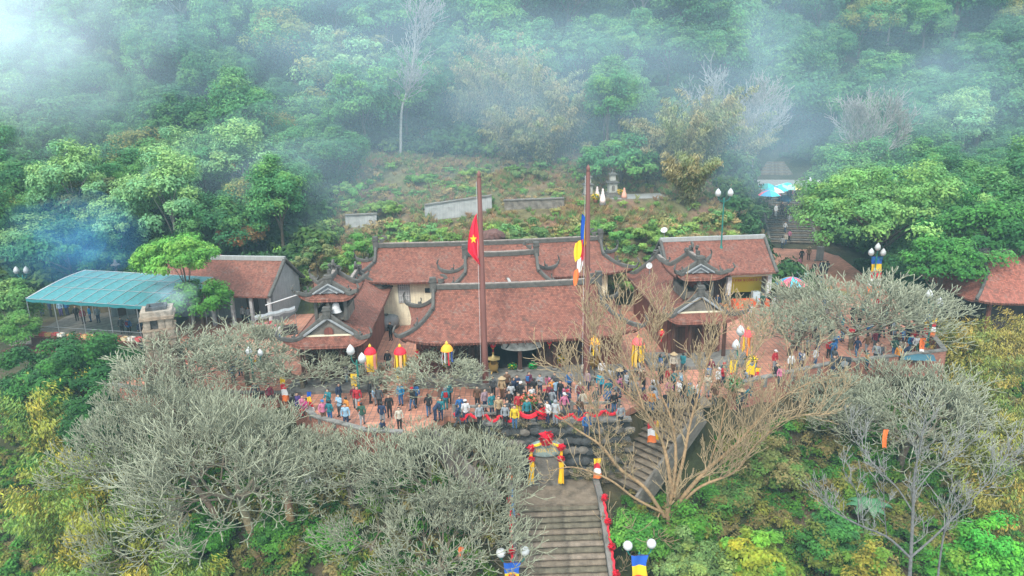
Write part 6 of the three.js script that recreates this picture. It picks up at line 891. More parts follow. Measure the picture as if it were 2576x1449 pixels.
// ---------- stupas with pale statues ----------
function stupa(label, px, py, s) { const p = at(px, py, 8.97), t = thing('stupa', label, 'stupa', p, 0.12); const m = mat([0.52, 0.51, 0.45], 0.9, { map: rep(streakMap, 0.5) });
  obj('base', [box(2.2 * s, 0.5 * s, 2.2 * s, 0, 0, 0), box(1.8 * s, 0.4 * s, 1.8 * s, 0, 0.5 * s, 0)], M.oldStone, t); const b = obj('body', [box(1.3 * s, 1.5 * s, 1.3 * s, 0, 0.9 * s, 0)], m, t); const a = new THREE.Shape(); a.moveTo(-0.25 * s, 1.1 * s); a.lineTo(0.25 * s, 1.1 * s); a.absarc(0, 1.75 * s, 0.25 * s, 0, Math.PI); const ag = new THREE.ExtrudeGeometry(a, { depth: 0.06, bevelEnabled: false }); obj('niche', ag.translate(0, 0, 0.63 * s), M.oldStone, b);
  const roof = (y, w) => lathe([[w, 0], [w * 0.94, 0.1], [w * 0.55, 0.3], [0.1, 0.42], [0, 0.42]].map(([x, z]) => [x * 1.0, z * s]), 4).rotateY(Math.PI / 4).translate(0, y, 0); obj('lower_roof', [roof(2.4 * s, 1.35 * s), box(1.8 * s, 0.1 * s, 1.8 * s, 0, 2.3 * s, 0)], M.ridge, t); obj('upper_body', box(0.85 * s, 0.95 * s, 0.85 * s, 0, 2.7 * s, 0), m, t); obj('upper_roof', roof(3.65 * s, 0.95 * s), M.ridge, t); obj('finial', lathe([[0.2, 0], [0.12, 0.2], [0.18, 0.35], [0.06, 0.6], [0, 0.8]].map(([x, z]) => [x * s, z * s]), 10).translate(0, 4.0 * s, 0), M.ridge, t); }
stupa('two-tier grey stupa with an arched niche on the bank, right of the right flagpole', 1540, 497, 0.78); stupa('grey stupa half hidden behind the right flagpole top', 1479, 500, 0.72);
for (const [label, px, py, h, c] of [['pale pink vase-shaped figure between the two stupas, tallest', 1502, 500, 1.5, [0.7, 0.58, 0.55]], ['pale pink robed figure between the stupas, nearest the platform edge', 1516, 511, 1.7, [0.78, 0.62, 0.58]], ['orange-pink figure at the right end of the stupa platform', 1570, 499, 1.3, [0.72, 0.36, 0.26]]]) { const t = thing('statue', label, 'statue', at(px, py, 8.97)); obj('figure', lathe([[0, 0], [0.36, 0], [0.38, 0.2], [0.3, 0.45], [0.16, 0.7], [0.19, 0.78], [0.1, 0.83], [0.14, 0.92], [0.08, 0.99], [0, 1]].map(([x, y]) => [x * 0.9, y * h]), 14), mat(c, 0.7), t); obj('plinth', box(0.7, 0.2, 0.7, 0, -0.19, 0), M.stone, t); }
slab([[9.2, -84.3], [19.2, -84.5], [19.2, -88.8], [9.2, -88.8]], 8.98, 0.5, M.concrete, 'stupa_platform', 'paved platform of the two stupas on the bank', 'platform');
// ---------- market umbrellas and stalls by the far path ----------
function umbrella(label, p, r, cols, h = 2.5, lean = 0) { const t = thing('market_umbrella', label, 'umbrella', p, 0.3), n = cols.length; const c = new THREE.Group(); c.name = 'canopy'; 
  for (let i = 0; i < n; i++) { const g = grid(4, 6, (u, v) => { const a = (i + u) / n * 6.283, rr = v * r * (1 - 0.05 * Math.sin(u * Math.PI)), y = h - 0.62 * r * (v * v * 0.55 + v * 0.15); return [Math.cos(a) * rr, y, Math.sin(a) * rr, u, v]; }); obj('canopy_panel', g, mat(cols[i], 0.7), t); }
  for (let i = 0; i < n; i++) { const a = i / n * 6.283; obj('rib', bar(V(0, h - 0.1, 0), V(Math.cos(a) * r * 0.98, h - 0.47 * r, Math.sin(a) * r * 0.98), 0.012, 4), M.metal, t); } obj('pole', cyl(0.03, 0.03, h + 0.1, 0, 0, 0, 7), M.metal, t); obj('foot', cyl(0.3, 0.28, 0.1, 0, 0.003, 0, 12), M.stone, t); t.rotation.z = lean; return t; }
const cB = [0.05, 0.30, 0.52], cR = [0.78, 0.10, 0.18], cG = [0.38, 0.66, 0.58], cW = [0.78, 0.82, 0.84], cT = [0.04, 0.5, 0.55], cY = [0.7, 0.62, 0.2], cO = [0.8, 0.3, 0.15];
const um = (px, py, g, h) => { const p = at(px, py, g + h - 0.4); p.y = g; return p; };
umbrella('blue and pink-red segmented market umbrella beside the guest house', um(1992, 706, 0.03, 2.5), 1.65, [cB, cR, [0.08, 0.42, 0.55], cR, cB, cO, cR, cB], 2.5);
umbrella('pale mint green market umbrella behind the blue and red one', um(2018, 690, 0.03, 2.4), 1.35, [cG, cW, cG, cG, cW, cG, cG, cG], 2.4);
umbrella('white market umbrella tucked against the guest house corner', um(1978, 680, 0.03, 2.6), 1.3, [cW, cW, cW, cW, cW, cW], 2.6);
[[1936, 486, [cR, cT, cB, cR, cW, cB], 'red and blue'], [1946, 478, [cB, cW, cT, cB, cB, cT], 'blue and white'], [1956, 474, [cT, cT, cB, cT, cG, cT], 'turquoise'], [1966, 470, [cT, cG, cT, cW, cT, cB], 'turquoise and mint'], [1980, 466, [cB, cT, cT, cG, cB, cT], 'blue and turquoise'], [1997, 470, [cY, cY, cG, cY, cY, cG], 'yellow-green'], [1930, 468, [[0.05, 0.3, 0.3], cT, [0.05, 0.3, 0.3], cT, cT, cT], 'dark teal']].forEach(([px, py, c, n], i) => umbrella(`${n} stall umbrella in the distant row by the upper yard`, um(px, py, 5.62, 2.6), 1.55, c, 2.6));
for (const [px, py, l] of [[1950, 502, 'low stall table with mixed goods below the distant umbrellas'], [1972, 497, 'low stall table at the right of the distant umbrellas']]) { const t = thing('stall_table', l, 'table', at(px, py, 5.62), 0.3), R = rng(px); obj('top', box(2.6, 0.06, 1, 0, 0.6, 0), M.wood, t); for (const k of [-1, 1]) obj('leg', box(0.06, 0.58, 0.8, k * 1.1, 0.02, 0), M.wood, t); obj('goods', ball(R, 160, 0.8, 0.12, [[0.6, 0.3, 0.1], [0.6, 0.1, 0.1], [0.2, 0.3, 0.5], [0.7, 0.6, 0.4]], 0.8, 0.25), M.leaf, t); }
{ const t = thing('blue_tarpaulin', 'crumpled blue tarpaulin on the goods beside the far steps', 'tarpaulin', at(1974, 505, 5.62)); obj('sheet', grid(12, 10, (u, v) => [(u - 0.5) * 2.4, 0.9 * Math.sin(u * 3.14) * Math.sin(v * 3.14) + 0.1 * noise(u * 6, v * 6), (v - 0.5) * 1.6, u, v]), mat([0.02, 0.16, 0.35], 0.6), t); }
{ const t = thing('blue_tarpaulin', 'blue plastic sheet over the right end of the brick parapet', 'tarpaulin', at(2305, 893, 0.8), -0.2); obj('sheet', grid(12, 6, (u, v) => [(u - 0.5) * 2.6, 0.05 * noise(u * 9, v * 5) - 0.3 * v * v, (v - 0.4) * 0.7, u, v]), mat([0.03, 0.11, 0.15], 0.6), t); }
{ const p = atZ(633, 238, -118), t = thing('white_stele', 'narrow white marker pillar standing among the misty trees on the left hill', 'pillar', [p.x, ground(p.x, p.z), p.z]); const h = p.y + 2 - t.position.y; obj('pillar', [box(0.9, h, 0.7, 0, -0.5, 0), box(1.2, 0.3, 1.0, 0, h - 0.499, 0)], M.white, t); obj('plinth', box(1.6, 0.8, 1.4, 0, -0.3, 0), M.concrete, t); }
{ const t = thing('grey_stele', 'pale grey stone slab at the edge of the trees beside the brick yard', 'slab', at(2062, 645, 0.6), -0.3); obj('slab', box(0.9, 1.9, 0.25, 0, -0.6, 0), M.concrete, t); obj('plinth', box(1.3, 0.4, 0.6, 0, -0.9, 0), M.stone, t); }
{ const t = thing('rope_railing', 'light grey railing slanting at the left edge beside the lamp pair', 'railing'); obj('top_rail', bar(at(0, 700, 1.2), at(50, 730, 1.0), 0.06, 6), M.white, t); for (let i = 0; i < 4; i++) { const q = at(0, 700, 1.2).lerp(at(50, 730, 1.0), i / 3); obj('post', cyl(0.04, 0.04, 1.2, q.x, q.y - 1.2, q.z, 6), M.white, t); } }
{ const t = thing('prayer_frame', 'plain timber prayer frame with yellow papers on the far brick yard', 'frame', at(1975, 690, 0.06), 0.1); for (const k of [-0.6, 0.6]) obj('post', box(0.1, 1.6, 0.1, k, 0, 0), M.wood, t); obj('rail', box(1.4, 0.1, 0.1, 0, 1.5, 0.002), M.wood, t); }
{ const t = thing('speaker_box', 'black loudspeaker case on the right front parapet', 'loudspeaker', at(2122, 925, 0.76), -0.35); obj('case', box(0.9, 0.8, 0.6, 0, 0, 0), M.dark, t); obj('grille', new THREE.CylinderGeometry(0.25, 0.25, 0.04, 16).rotateX(Math.PI / 2).translate(0, 0.42, 0.3), M.metal, t); }
{ const t = thing('brown_boulder', 'rounded brown boulder behind the rear hall ridge by the left flagpole', 'boulder', atZ(1240, 596, -74)); const g = new THREE.IcosahedronGeometry(1.15, 3), q = g.attributes.position; for (let i = 0; i < q.count; i++) { const f = 1 + 0.22 * fbm(q.getX(i), q.getY(i), q.getZ(i)); q.setXYZ(i, q.getX(i) * f * 1.2, q.getY(i) * f * 0.75, q.getZ(i) * f); } g.computeVertexNormals(); obj('boulder', metre(g), mat([0.20, 0.10, 0.085], 0.95, { map: rep(stoneMap, 0.5), bumpMap: rep(stoneMap, 0.6), bumpScale: 0.08 }), t); }

// ---------- people ----------
function fieldGeo(fn, c, half, res) { // marching cubes over a cube of side 2 half round c; fn is a signed distance
  const mc = new MarchingCubes(res, undefined, false, false, 60000), f = mc.field; let i = 0; const st = 2 * half / res; mc.isolation = 0;
  for (let z = 0; z < res; z++) for (let y = 0; y < res; y++) for (let x = 0; x < res; x++) f[i++] = -fn(c.x - half + x * st, c.y - half + y * st, c.z - half + z * st);
  mc.update(); const n = mc.count, p = new Float32Array(n * 3), nn = new Float32Array(n * 3);
  for (let k = 0; k < n * 3; k++) { p[k] = mc.positionArray[k] * half + [c.x, c.y, c.z][k % 3]; nn[k] = mc.normalArray[k]; }
  const g = new THREE.BufferGeometry(); g.setAttribute('position', new THREE.BufferAttribute(p, 3)); g.setAttribute('normal', new THREE.BufferAttribute(nn, 3)); g.computeVertexNormals(); return g;
}
const capsule = (x, y, z, [a, b, ra, rb]) => { const dx = b.x - a.x, dy = b.y - a.y, dz = b.z - a.z, l = dx * dx + dy * dy + dz * dz || 1e-6, t = clamp(((x - a.x) * dx + (y - a.y) * dy + (z - a.z) * dz) / l, 0, 1), ex = x - a.x - dx * t, ey = y - a.y - dy * t, ez = z - a.z - dz * t; return Math.sqrt(ex * ex + ey * ey + ez * ez) - lerp(ra, rb, t); };
const blend = (bones, k) => (x, y, z) => { let d = 9; for (const b of bones) { const e = capsule(x, y, z, b), h = clamp(0.5 + 0.5 * (e - d) / k, 0, 1); d = lerp(e, d, h) - k * h * (1 - h); } return d; };
function skeleton(o) { // joints of a standing person 1.65 m tall facing +z, then posed
  const J = {}, hipY = o.hip ?? 0.87, tl = o.tilt ?? 0; J.hip = V(0, hipY, 0); const up = V(0, Math.cos(tl), Math.sin(tl)), fw = V(0, -Math.sin(tl), Math.cos(tl)), P = (x, y, z) => V(x, 0, 0).addScaledVector(up, y).addScaledVector(fw, z).add(J.hip);
  J.waist = P(0, 0.16, 0); J.chest = P(0, 0.36, 0.01); J.neck = P(0, 0.53, -0.005); J.head = P(0, 0.665, 0.025); J.fwd = fw; J.up = up;
  for (const s of [-1, 1]) { const q = s < 0 ? 'L' : 'R', a = o['arm' + q] ?? o.arm ?? [[0.25, 0.24, -0.02], [0.26, 0.0, 0.05]]; J['sh' + q] = P(s * 0.17, 0.47, 0); J['el' + q] = P(s * a[0][0], a[0][1], a[0][2]); J['wr' + q] = P(s * a[1][0], a[1][1], a[1][2]);
    const l = o['leg' + q] ?? [[0.10, 0.46, 0.02], [0.10, 0.08, -0.02]]; J['hp' + q] = V(s * 0.085, hipY - 0.02, 0); J['kn' + q] = V(s * l[0][0], l[0][1], l[0][2]); J['an' + q] = V(s * l[1][0], l[1][1], l[1][2]); J['to' + q] = J['an' + q].clone().add(V(s * 0.02, -0.045, 0.14)); }
  return J;
}
const POSES = {
  stand: {}, walk: { legL: [[0.09, 0.47, 0.14], [0.09, 0.09, 0.22]], legR: [[0.09, 0.46, -0.02], [0.09, 0.11, -0.26]], armL: [[0.24, 0.25, -0.12], [0.24, 0.03, -0.12]], armR: [[0.24, 0.25, 0.08], [0.24, 0.05, 0.2]] },
  raise: { armR: [[0.24, 0.26, 0.1], [0.12, 0.46, 0.27]], armL: [[0.25, 0.25, 0.04], [0.14, 0.2, 0.26]] }, pray: { arm: [[0.23, 0.24, 0.07], [0.03, 0.36, 0.22]] }, bend: { tilt: 0.75, arm: [[0.22, 0.3, 0.12], [0.15, 0.12, 0.3]], legL: [[0.1, 0.46, 0.06], [0.1, 0.08, 0.0]] },
  sit: { hip: 0.48, legL: [[0.1, 0.46, 0.4], [0.1, 0.08, 0.42]], legR: [[0.12, 0.46, 0.4], [0.13, 0.08, 0.36]], arm: [[0.23, 0.24, 0.08], [0.1, 0.08, 0.28]] }, crouch: { hip: 0.34, tilt: 0.3, legL: [[0.13, 0.48, 0.3], [0.11, 0.08, 0.02]], legR: [[0.13, 0.46, 0.32], [0.12, 0.08, 0.06]], arm: [[0.22, 0.2, 0.15], [0.1, 0.12, 0.38]] },
};
const clothMat = {}; const COL = { black: [0.02, 0.02, 0.024], navy: [0.022, 0.045, 0.11], blue: [0.03, 0.16, 0.42], 'bright blue': [0.02, 0.30, 0.62], teal: [0.02, 0.22, 0.26], cyan: [0.05, 0.42, 0.56], white: [0.78, 0.78, 0.78], cream: [0.66, 0.60, 0.48], grey: [0.33, 0.36, 0.39], 'light grey': [0.52, 0.55, 0.57], 'dark grey': [0.09, 0.1, 0.11], red: [0.52, 0.02, 0.035], maroon: [0.23, 0.02, 0.05], pink: [0.72, 0.22, 0.36], magenta: [0.5, 0.03, 0.2], orange: [0.80, 0.30, 0.04], yellow: [0.82, 0.58, 0.03], brown: [0.17, 0.09, 0.05], tan: [0.5, 0.36, 0.2], green: [0.04, 0.12, 0.08], purple: [0.1, 0.06, 0.25], 'light blue': [0.35, 0.55, 0.72], denim: [0.06, 0.15, 0.3], mauve: [0.4, 0.28, 0.32] };
const cm = (n) => clothMat[n] ??= mat(COL[n], 0.85, { map: rep(grainMap, 3) });
const skin = mat([1, 1, 1], 0.6, { vertexColors: true }), hairM = mat([0.014, 0.011, 0.01], 0.55);
const bodies = {};
function bodyParts(pose) {
  if (bodies[pose]) return bodies[pose];
  const J = skeleton(POSES[pose]), torso = (g) => [[J.hip, J.waist, 0.125 + g, 0.115 + g], [J.waist, J.chest, 0.115 + g, 0.125 + g], [J.chest, J.neck.clone().lerp(J.chest, 0.25), 0.125 + g, 0.09 + g], [J.shL, J.shR, 0.062 + g, 0.062 + g], [J.hpL, J.hpR, 0.095 + g, 0.095 + g]];
  const arms = (g) => ['L', 'R'].flatMap((q) => [[J['sh' + q], J['el' + q], 0.056 + g, 0.044 + g], [J['el' + q], J['wr' + q], 0.043 + g, 0.03 + g]]), legs = (g, e = 1) => ['L', 'R'].flatMap((q) => [[J['hp' + q], J['kn' + q], 0.086 + g, 0.056 + g], [J['kn' + q], J['an' + q].clone().lerp(J['kn' + q], 1 - e), 0.054 + g, 0.036 + g]]);
  const feet = (g) => ['L', 'R'].map((q) => [J['an' + q].clone().add(V(0, -0.03, -0.02)), J['to' + q], 0.042 + g, 0.034 + g]);
  const h = J.head, f = J.fwd, u = J.up, head = [[h.clone().addScaledVector(u, 0.03).addScaledVector(f, -0.015), h.clone().addScaledVector(u, -0.035).addScaledVector(f, 0.02), 0.098, 0.068], [J.neck.clone().addScaledVector(u, -0.03), h.clone().addScaledVector(u, -0.06), 0.055, 0.048], [h.clone().addScaledVector(f, 0.085).addScaledVector(u, 0.01), h.clone().addScaledVector(f, 0.1).addScaledVector(u, -0.02), 0.012, 0.017], [V(-0.088, 0, 0).add(h), V(-0.092, -0.035, -0.005).add(h), 0.02, 0.015], [V(0.088, 0, 0).add(h), V(0.092, -0.035, -0.005).add(h), 0.02, 0.015]];
  const c = V(0, 0.86, 0.06), half = 0.98, R = rng(3);
  const sk = [0.50, 0.31, 0.21], body = [tint(fieldGeo(blend([...torso(-0.015), ...arms(-0.01), ...legs(-0.012), ...feet(-0.006), ...head], 0.022), c, half, 76), sk)];
  for (const q of ['L', 'R']) { const w = J['wr' + q], d = w.clone().sub(J['el' + q]).normalize(), s = V(q === 'L' ? -1 : 1, 0, 0), side = s.clone().addScaledVector(d, -s.dot(d)).normalize(), n = d.clone().cross(side); const pw = w.clone().addScaledVector(d, 0.075); body.push(tint(bar(w, pw, 0.03, 6, 0.034), sk)); for (let i = 0; i < 4; i++) { const b = pw.clone().addScaledVector(n, (i - 1.5) * 0.017), l = [0.06, 0.075, 0.07, 0.052][i], m = b.clone().addScaledVector(d, l * 0.55).addScaledVector(side, -0.006), e = m.clone().addScaledVector(d, l * 0.42).addScaledVector(side, -0.016); body.push(tint(bar(b, m, 0.0095, 5, 0.0085), sk), tint(bar(m, e, 0.0085, 5, 0.006), sk)); } const tb = w.clone().addScaledVector(d, 0.03).addScaledVector(n, 0.03); body.push(tint(bar(tb, tb.clone().addScaledVector(d, 0.045).addScaledVector(n, 0.022), 0.011, 5, 0.008), sk)); }
  for (const s of [-1, 1]) body.push(tint(move(new THREE.SphereGeometry(0.012, 6, 5), h.x + s * 0.033, h.y + f.y * 0.083 + u.y * 0.012, h.z + f.z * 0.083 + u.z * 0.012), [0.02, 0.015, 0.012]));
  body.push(tint(move(box(0.045, 0.01, 0.012), h.x, h.y + f.y * 0.082 - u.y * 0.052, h.z + f.z * 0.082 - u.z * 0.052), [0.3, 0.1, 0.09]));
  const shoulderCut = blend([...torso(0.014), ...arms(0.016)], 0.03), jacket = fieldGeo(shoulderCut, c, half, 60), robe = fieldGeo(blend([...torso(0.02), ...arms(0.03), [J.hip, V(0, 0.16, (J.anL.z + J.anR.z) / 2), 0.15, 0.2]], 0.05), c, half, 60), trousers = fieldGeo(blend([[J.hpL, J.hpR, 0.105, 0.105], [J.hip, J.waist.clone().lerp(J.hip, 0.6), 0.135, 0.125], ...legs(0.014, 0.93)], 0.025), c, half, 60), shoes = fieldGeo(blend(feet(0.012), 0.01), c, half, 60);
  const hc = h.clone().addScaledVector(u, 0.03).addScaledVector(f, -0.02), hair = fieldGeo((x, y, z) => { const p = V(x, y, z).sub(hc), d = Math.hypot(p.x / 1.02, p.y / 1.04, p.z / 1.08) - 0.108; const up2 = p.dot(u), fr = p.dot(f); return Math.max(d, Math.min(fr - 0.035, 0.055 - up2 + 0.4 * Math.max(0, fr - 0.05)), -0.15 - up2); }, hc, 0.2, 26);
  return bodies[pose] = { J, body: join(body), jacket, robe, trousers, shoes, hair };
}
const protoPeople = {};
function makePerson(pose, robe, hat, pos, turn) {
  const key = [pose, robe, hat].join(); if (protoPeople[key]) { const c = protoPeople[key].clone(); c.name = numbered('person'); scene.add(c); c.position.copy(pos); c.rotation.y = turn; c.userData = {}; return c; }
  const b = bodyParts(pose), t = thing('person', null, null, pos, turn); obj('body', b.body, skin, t); obj(robe ? 'robe' : 'jacket', robe ? b.robe : b.jacket, cm('black'), t); if (!robe) obj('trousers', b.trousers, cm('black'), t); obj('shoes', b.shoes, cm('black'), t);
  const h = b.J.head; if (hat !== 'bald') obj('hair', b.hair, hairM, t);
  if (hat === 'cap') obj('cap', [move(lathe([[0.118, 0], [0.115, 0.06], [0.07, 0.1], [0, 0.112]], 12), h.x, h.y + 0.055, h.z - 0.01), move(box(0.15, 0.012, 0.11, 0, 0, 0, 0, 0.05), h.x, h.y + 0.06, h.z + 0.14)], cm('white'), t); if (hat === 'straw') obj('straw_hat', lathe([[0.3, 0], [0.2, 0.07], [0.1, 0.15], [0.02, 0.2], [0, 0.2]], 16).translate(h.x, h.y + 0.02, h.z), cm('tan'), t); if (hat === 'hood') obj('hood', move(new THREE.SphereGeometry(0.135, 12, 9), h.x, h.y + 0.03, h.z - 0.025), cm('grey'), t);
  return protoPeople[key] = t;
}
const people = [];
function crowd(where, g, rows, group) { for (const r of rows) people.push([where, g, r, group]); }
// rows: [head x, head y in the picture, top, trousers, pose, turn in degrees (0 faces the camera), hat, hat colour]
crowd('on the left front parapet', 0.02, [[736, 992, 'black', 'black', 'sit', 200], [759, 995, 'pink', 'black', 'sit', 170], [746, 990, 'purple', 'navy', 'sit', 190], [768, 1002, 'magenta', 'red', 'sit', 200]]);
crowd('in the left courtyard', 0.02, [[826, 1006, 'teal', 'blue', 'stand', 160], [889, 968, 'maroon', 'dark grey', 'walk', 20], [897, 975, 'red', 'light grey', 'stand', 200], [850, 965, 'navy', 'teal', 'stand', 90], [959, 1012, 'navy', 'grey', 'stand', 30], [977, 993, 'black', 'black', 'stand', 170], [955, 1055, 'navy', 'black', 'crouch', 60], [1002, 1022, 'cream', 'black', 'stand', 150], [1006, 965, 'bright blue', 'blue', 'stand', 180], [1043, 968, 'blue', 'black', 'walk', 200], [952, 975, 'dark grey', 'black', 'stand', 10], [928, 960, 'black', 'black', 'stand', 100], [870, 1000, 'orange', 'tan', 'stand', 40]]);
crowd('left of the red bunting', 0.02, [[1119, 975, 'cyan', 'teal', 'stand', 180, 'hood'], [1107, 1000, 'teal', 'navy', 'stand', 170], [1092, 1010, 'navy', 'navy', 'bend', 140], [1155, 995, 'blue', 'teal', 'stand', 180], [1170, 1008, 'white', 'navy', 'stand', 170, 'cap', 'white'], [1205, 1018, 'grey', 'black', 'stand', 180], [1150, 1018, 'navy', 'dark grey', 'walk', 90], [1200, 972, 'brown', 'black', 'stand', 190], [1218, 980, 'mauve', 'navy', 'stand', 160], [1128, 960, 'teal', 'black', 'stand', 200]]);
crowd('in the crowd below the hall', 0.02, [[1240, 945, 'dark grey', 'black', 'stand', 180], [1262, 950, 'tan', 'brown', 'stand', 180, 'straw'], [1236, 990, 'teal', 'navy', 'stand', 175], [1254, 1000, 'tan', 'black', 'stand', 190], [1280, 982, 'black', 'navy', 'stand', 185], [1270, 1015, 'grey', 'black', 'stand', 170], [1285, 965, 'light grey', 'black', 'raise', 190], [1310, 962, 'black', 'black', 'stand', 200, 'cap', 'white'], [1337, 970, 'white', 'black', 'stand', 180], [1343, 952, 'black', 'navy', 'pray', 190], [1370, 980, 'black', 'black', 'stand', 170, 'cap', 'red'], [1304, 990, 'red', 'yellow', 'stand', 190], [1376, 1000, 'navy', 'black', 'stand', 10], [1397, 1010, 'light grey', 'grey', 'stand', 180, 'hood'], [1317, 980, 'black', 'dark grey', 'stand', 160], [1387, 955, 'orange', 'black', 'stand', 180], [1410, 955, 'black', 'navy', 'stand', 200], [1456, 958, 'light grey', 'grey', 'stand', 185], [1432, 935, 'blue', 'navy', 'stand', 180], [1300, 945, 'navy', 'black', 'pray', 185], [1330, 935, 'maroon', 'black', 'stand', 175], [1358, 940, 'grey', 'navy', 'pray', 180], [1275, 935, 'brown', 'black', 'stand', 200], [1395, 935, 'dark grey', 'black', 'stand', 190], [1420, 985, 'navy', 'denim', 'stand', 150], [1352, 1012, 'black', 'navy', 'bend', 120], [1325, 1005, 'teal', 'black', 'stand', 190], [1294, 1022, 'yellow', 'denim', 'stand', 200]]);
crowd('behind the golden bare tree', 0.02, [[1476, 1040, 'blue', 'navy', 'stand', 180], [1562, 1016, 'grey', 'black', 'stand', 185], [1558, 930, 'navy', 'denim', 'stand', 180, 'straw'], [1514, 905, 'white', 'tan', 'stand', 180], [1585, 922, 'light blue', 'black', 'stand', 190], [1615, 968, 'navy', 'black', 'stand', 170], [1640, 980, 'orange', 'denim', 'stand', 180], [1691, 975, 'black', 'black', 'stand', 200], [1717, 958, 'black', 'dark grey', 'walk', 120], [1685, 925, 'red', 'black', 'stand', 180], [1665, 912, 'black', 'black', 'stand', 160], [1500, 975, 'dark grey', 'black', 'stand', 190], [1530, 955, 'teal', 'black', 'stand', 175], [1478, 930, 'mauve', 'navy', 'stand', 200], [1597, 955, 'grey', 'navy', 'stand', 185], [1545, 985, 'black', 'denim', 'stand', 180], [1510, 940, 'cyan', 'navy', 'stand', 190]]);
crowd('right of the golden tree', 0.02, [[1784, 918, 'blue', 'black', 'stand', 180], [1758, 960, 'white', 'denim', 'stand', 160], [1749, 982, 'black', 'black', 'stand', 90], [1799, 965, 'brown', 'dark grey', 'stand', 200], [1858, 985, 'green', 'black', 'stand', 150]]);
crowd('on the right stair flight', -0.9, [[1644, 1060, 'white', 'black', 'sit', 30], [1691, 1058, 'teal', 'black', 'walk', 10], [1725, 1050, 'navy', 'navy', 'crouch', 60], [1590, 1080, 'grey', 'black', 'stand', 190]]);
crowd('in the right courtyard', 0.02, [[1992, 890, 'white', 'dark grey', 'stand', 160], [2018, 880, 'blue', 'navy', 'stand', 200], [2054, 872, 'white', 'denim', 'stand', 170], [2088, 852, 'red', 'black', 'stand', 150], [2100, 895, 'dark grey', 'navy', 'stand', 190], [2060, 840, 'navy', 'blue', 'stand', 100], [1955, 915, 'black', 'white', 'stand', 150], [1966, 918, 'pink', 'dark grey', 'stand', 200], [2085, 680 + 70, 'white', 'light grey', 'stand', 180], [2076, 748, 'blue', 'grey', 'stand', 180, 'cap', 'bright blue'], [2185, 880, 'teal', 'navy', 'stand', 170], [2207, 865, 'grey', 'black', 'stand', 190], [2223, 805, 'white', 'navy', 'walk', 150], [2243, 795, 'teal', 'black', 'stand', 190], [2158, 812, 'light grey', 'grey', 'stand', 180], [2149, 770, 'black', 'navy', 'stand', 180], [2172, 760, 'teal', 'dark grey', 'stand', 190], [2181, 750, 'dark grey', 'black', 'stand', 170], [2205, 768, 'black', 'black', 'stand', 180], [2212, 745, 'red', 'black', 'stand', 170], [2236, 755, 'green', 'navy', 'stand', 200], [2192, 770, 'navy', 'black', 'stand', 160], [2165, 778, 'brown', 'black', 'stand', 190], [2226, 775, 'maroon', 'navy', 'stand', 170]]);
crowd('at the far right corner', 0.02, [[2287, 815, 'navy', 'black', 'stand', 170], [2272, 826, 'blue', 'navy', 'stand', 190], [2302, 828, 'red', 'navy', 'stand', 180], [2280, 865, 'navy', 'navy', 'bend', 160], [2264, 868, 'orange', 'black', 'stand', 200], [2310, 815, 'black', 'black', 'stand', 185], [2295, 840, 'bright blue', 'black', 'stand', 150], [2258, 835, 'dark grey', 'black', 'stand', 190]]);
crowd('below the far steps', 0.05, [[2012, 648, 'pink', 'black', 'walk', 20], [2018, 627, 'black', 'black', 'stand', 180], [2036, 622, 'tan', 'brown', 'stand', 10, 'straw'], [2050, 659, 'black', 'navy', 'stand', 190], [2067, 655, 'navy', 'black', 'stand', 170], [2076, 656, 'black', 'dark grey', 'stand', 200], [2064, 690, 'navy', 'teal', 'sit', 160], [2083, 655, 'dark grey', 'black', 'walk', 180]]);
crowd('in the guest house porch', 0.02, [[1798, 712, 'orange', 'orange', 'stand', 180, 'bald'], [1774, 735, 'orange', 'brown', 'bend', 160], [1785, 738, 'white', 'grey', 'stand', 180], [1806, 742, 'navy', 'black', 'stand', 190], [1822, 760, 'orange', 'black', 'bend', 150], [1835, 708, 'black', 'black', 'stand', 160], [1829, 738, 'navy', 'navy', 'stand', 180], [1902, 708, 'black', 'dark grey', 'stand', 0], [1920, 738, 'green', 'dark grey', 'stand', 180], [1937, 732, 'black', 'black', 'stand', 200], [1892, 765, 'white', 'black', 'stand', 180], [1951, 745, 'white', 'grey', 'stand', 190, 'cap', 'navy'], [1970, 752, 'red', 'maroon', 'stand', 200]]);
crowd('before the left tower', 0.02, [[974, 882, 'black', 'black', 'stand', 180], [1168, 880, 'blue', 'navy', 'stand', 180], [1184, 915, 'grey', 'navy', 'stand', 180], [855, 900, 'red', 'black', 'stand', 180], [866, 918, 'white', 'light blue', 'stand', 170], [1020, 900, 'brown', 'black', 'bend', 140], [958, 915, 'tan', 'brown', 'stand', 200]]);
crowd('beside the front hall', 0.5, [[981, 812, 'black', 'black', 'stand', 180]]);
crowd('under the teal canopy', 0.02, [[148, 757, 'light blue', 'purple', 'stand', 180], [163, 755, 'blue', 'navy', 'stand', 10], [188, 768, 'black', 'black', 'stand', 170], [205, 775, 'maroon', 'black', 'stand', 190], [122, 758, 'navy', 'black', 'stand', 20], [100, 757, 'teal', 'navy', 'stand', 0], [222, 770, 'bright blue', 'denim', 'stand', 200], [242, 772, 'grey', 'navy', 'stand', 180], [320, 800, 'blue', 'black', 'stand', 180], [302, 798, 'dark grey', 'black', 'stand', 150], [372, 815, 'orange', 'black', 'bend', 190], [350, 808, 'navy', 'dark grey', 'stand', 160]]);
crowd('in the left house porch', 0.02, [[609, 768, 'white', 'black', 'stand', 200], [623, 772, 'light grey', 'navy', 'stand', 170], [700, 815, 'white', 'denim', 'stand', 190]]);
crowd('by the left rail', 0.02, [[640, 960, 'dark grey', 'black', 'stand', 180], [675, 965, 'maroon', 'black', 'stand', 150], [600, 895, 'bright blue', 'denim', 'stand', 170], [582, 912, 'blue', 'navy', 'stand', 190]]);
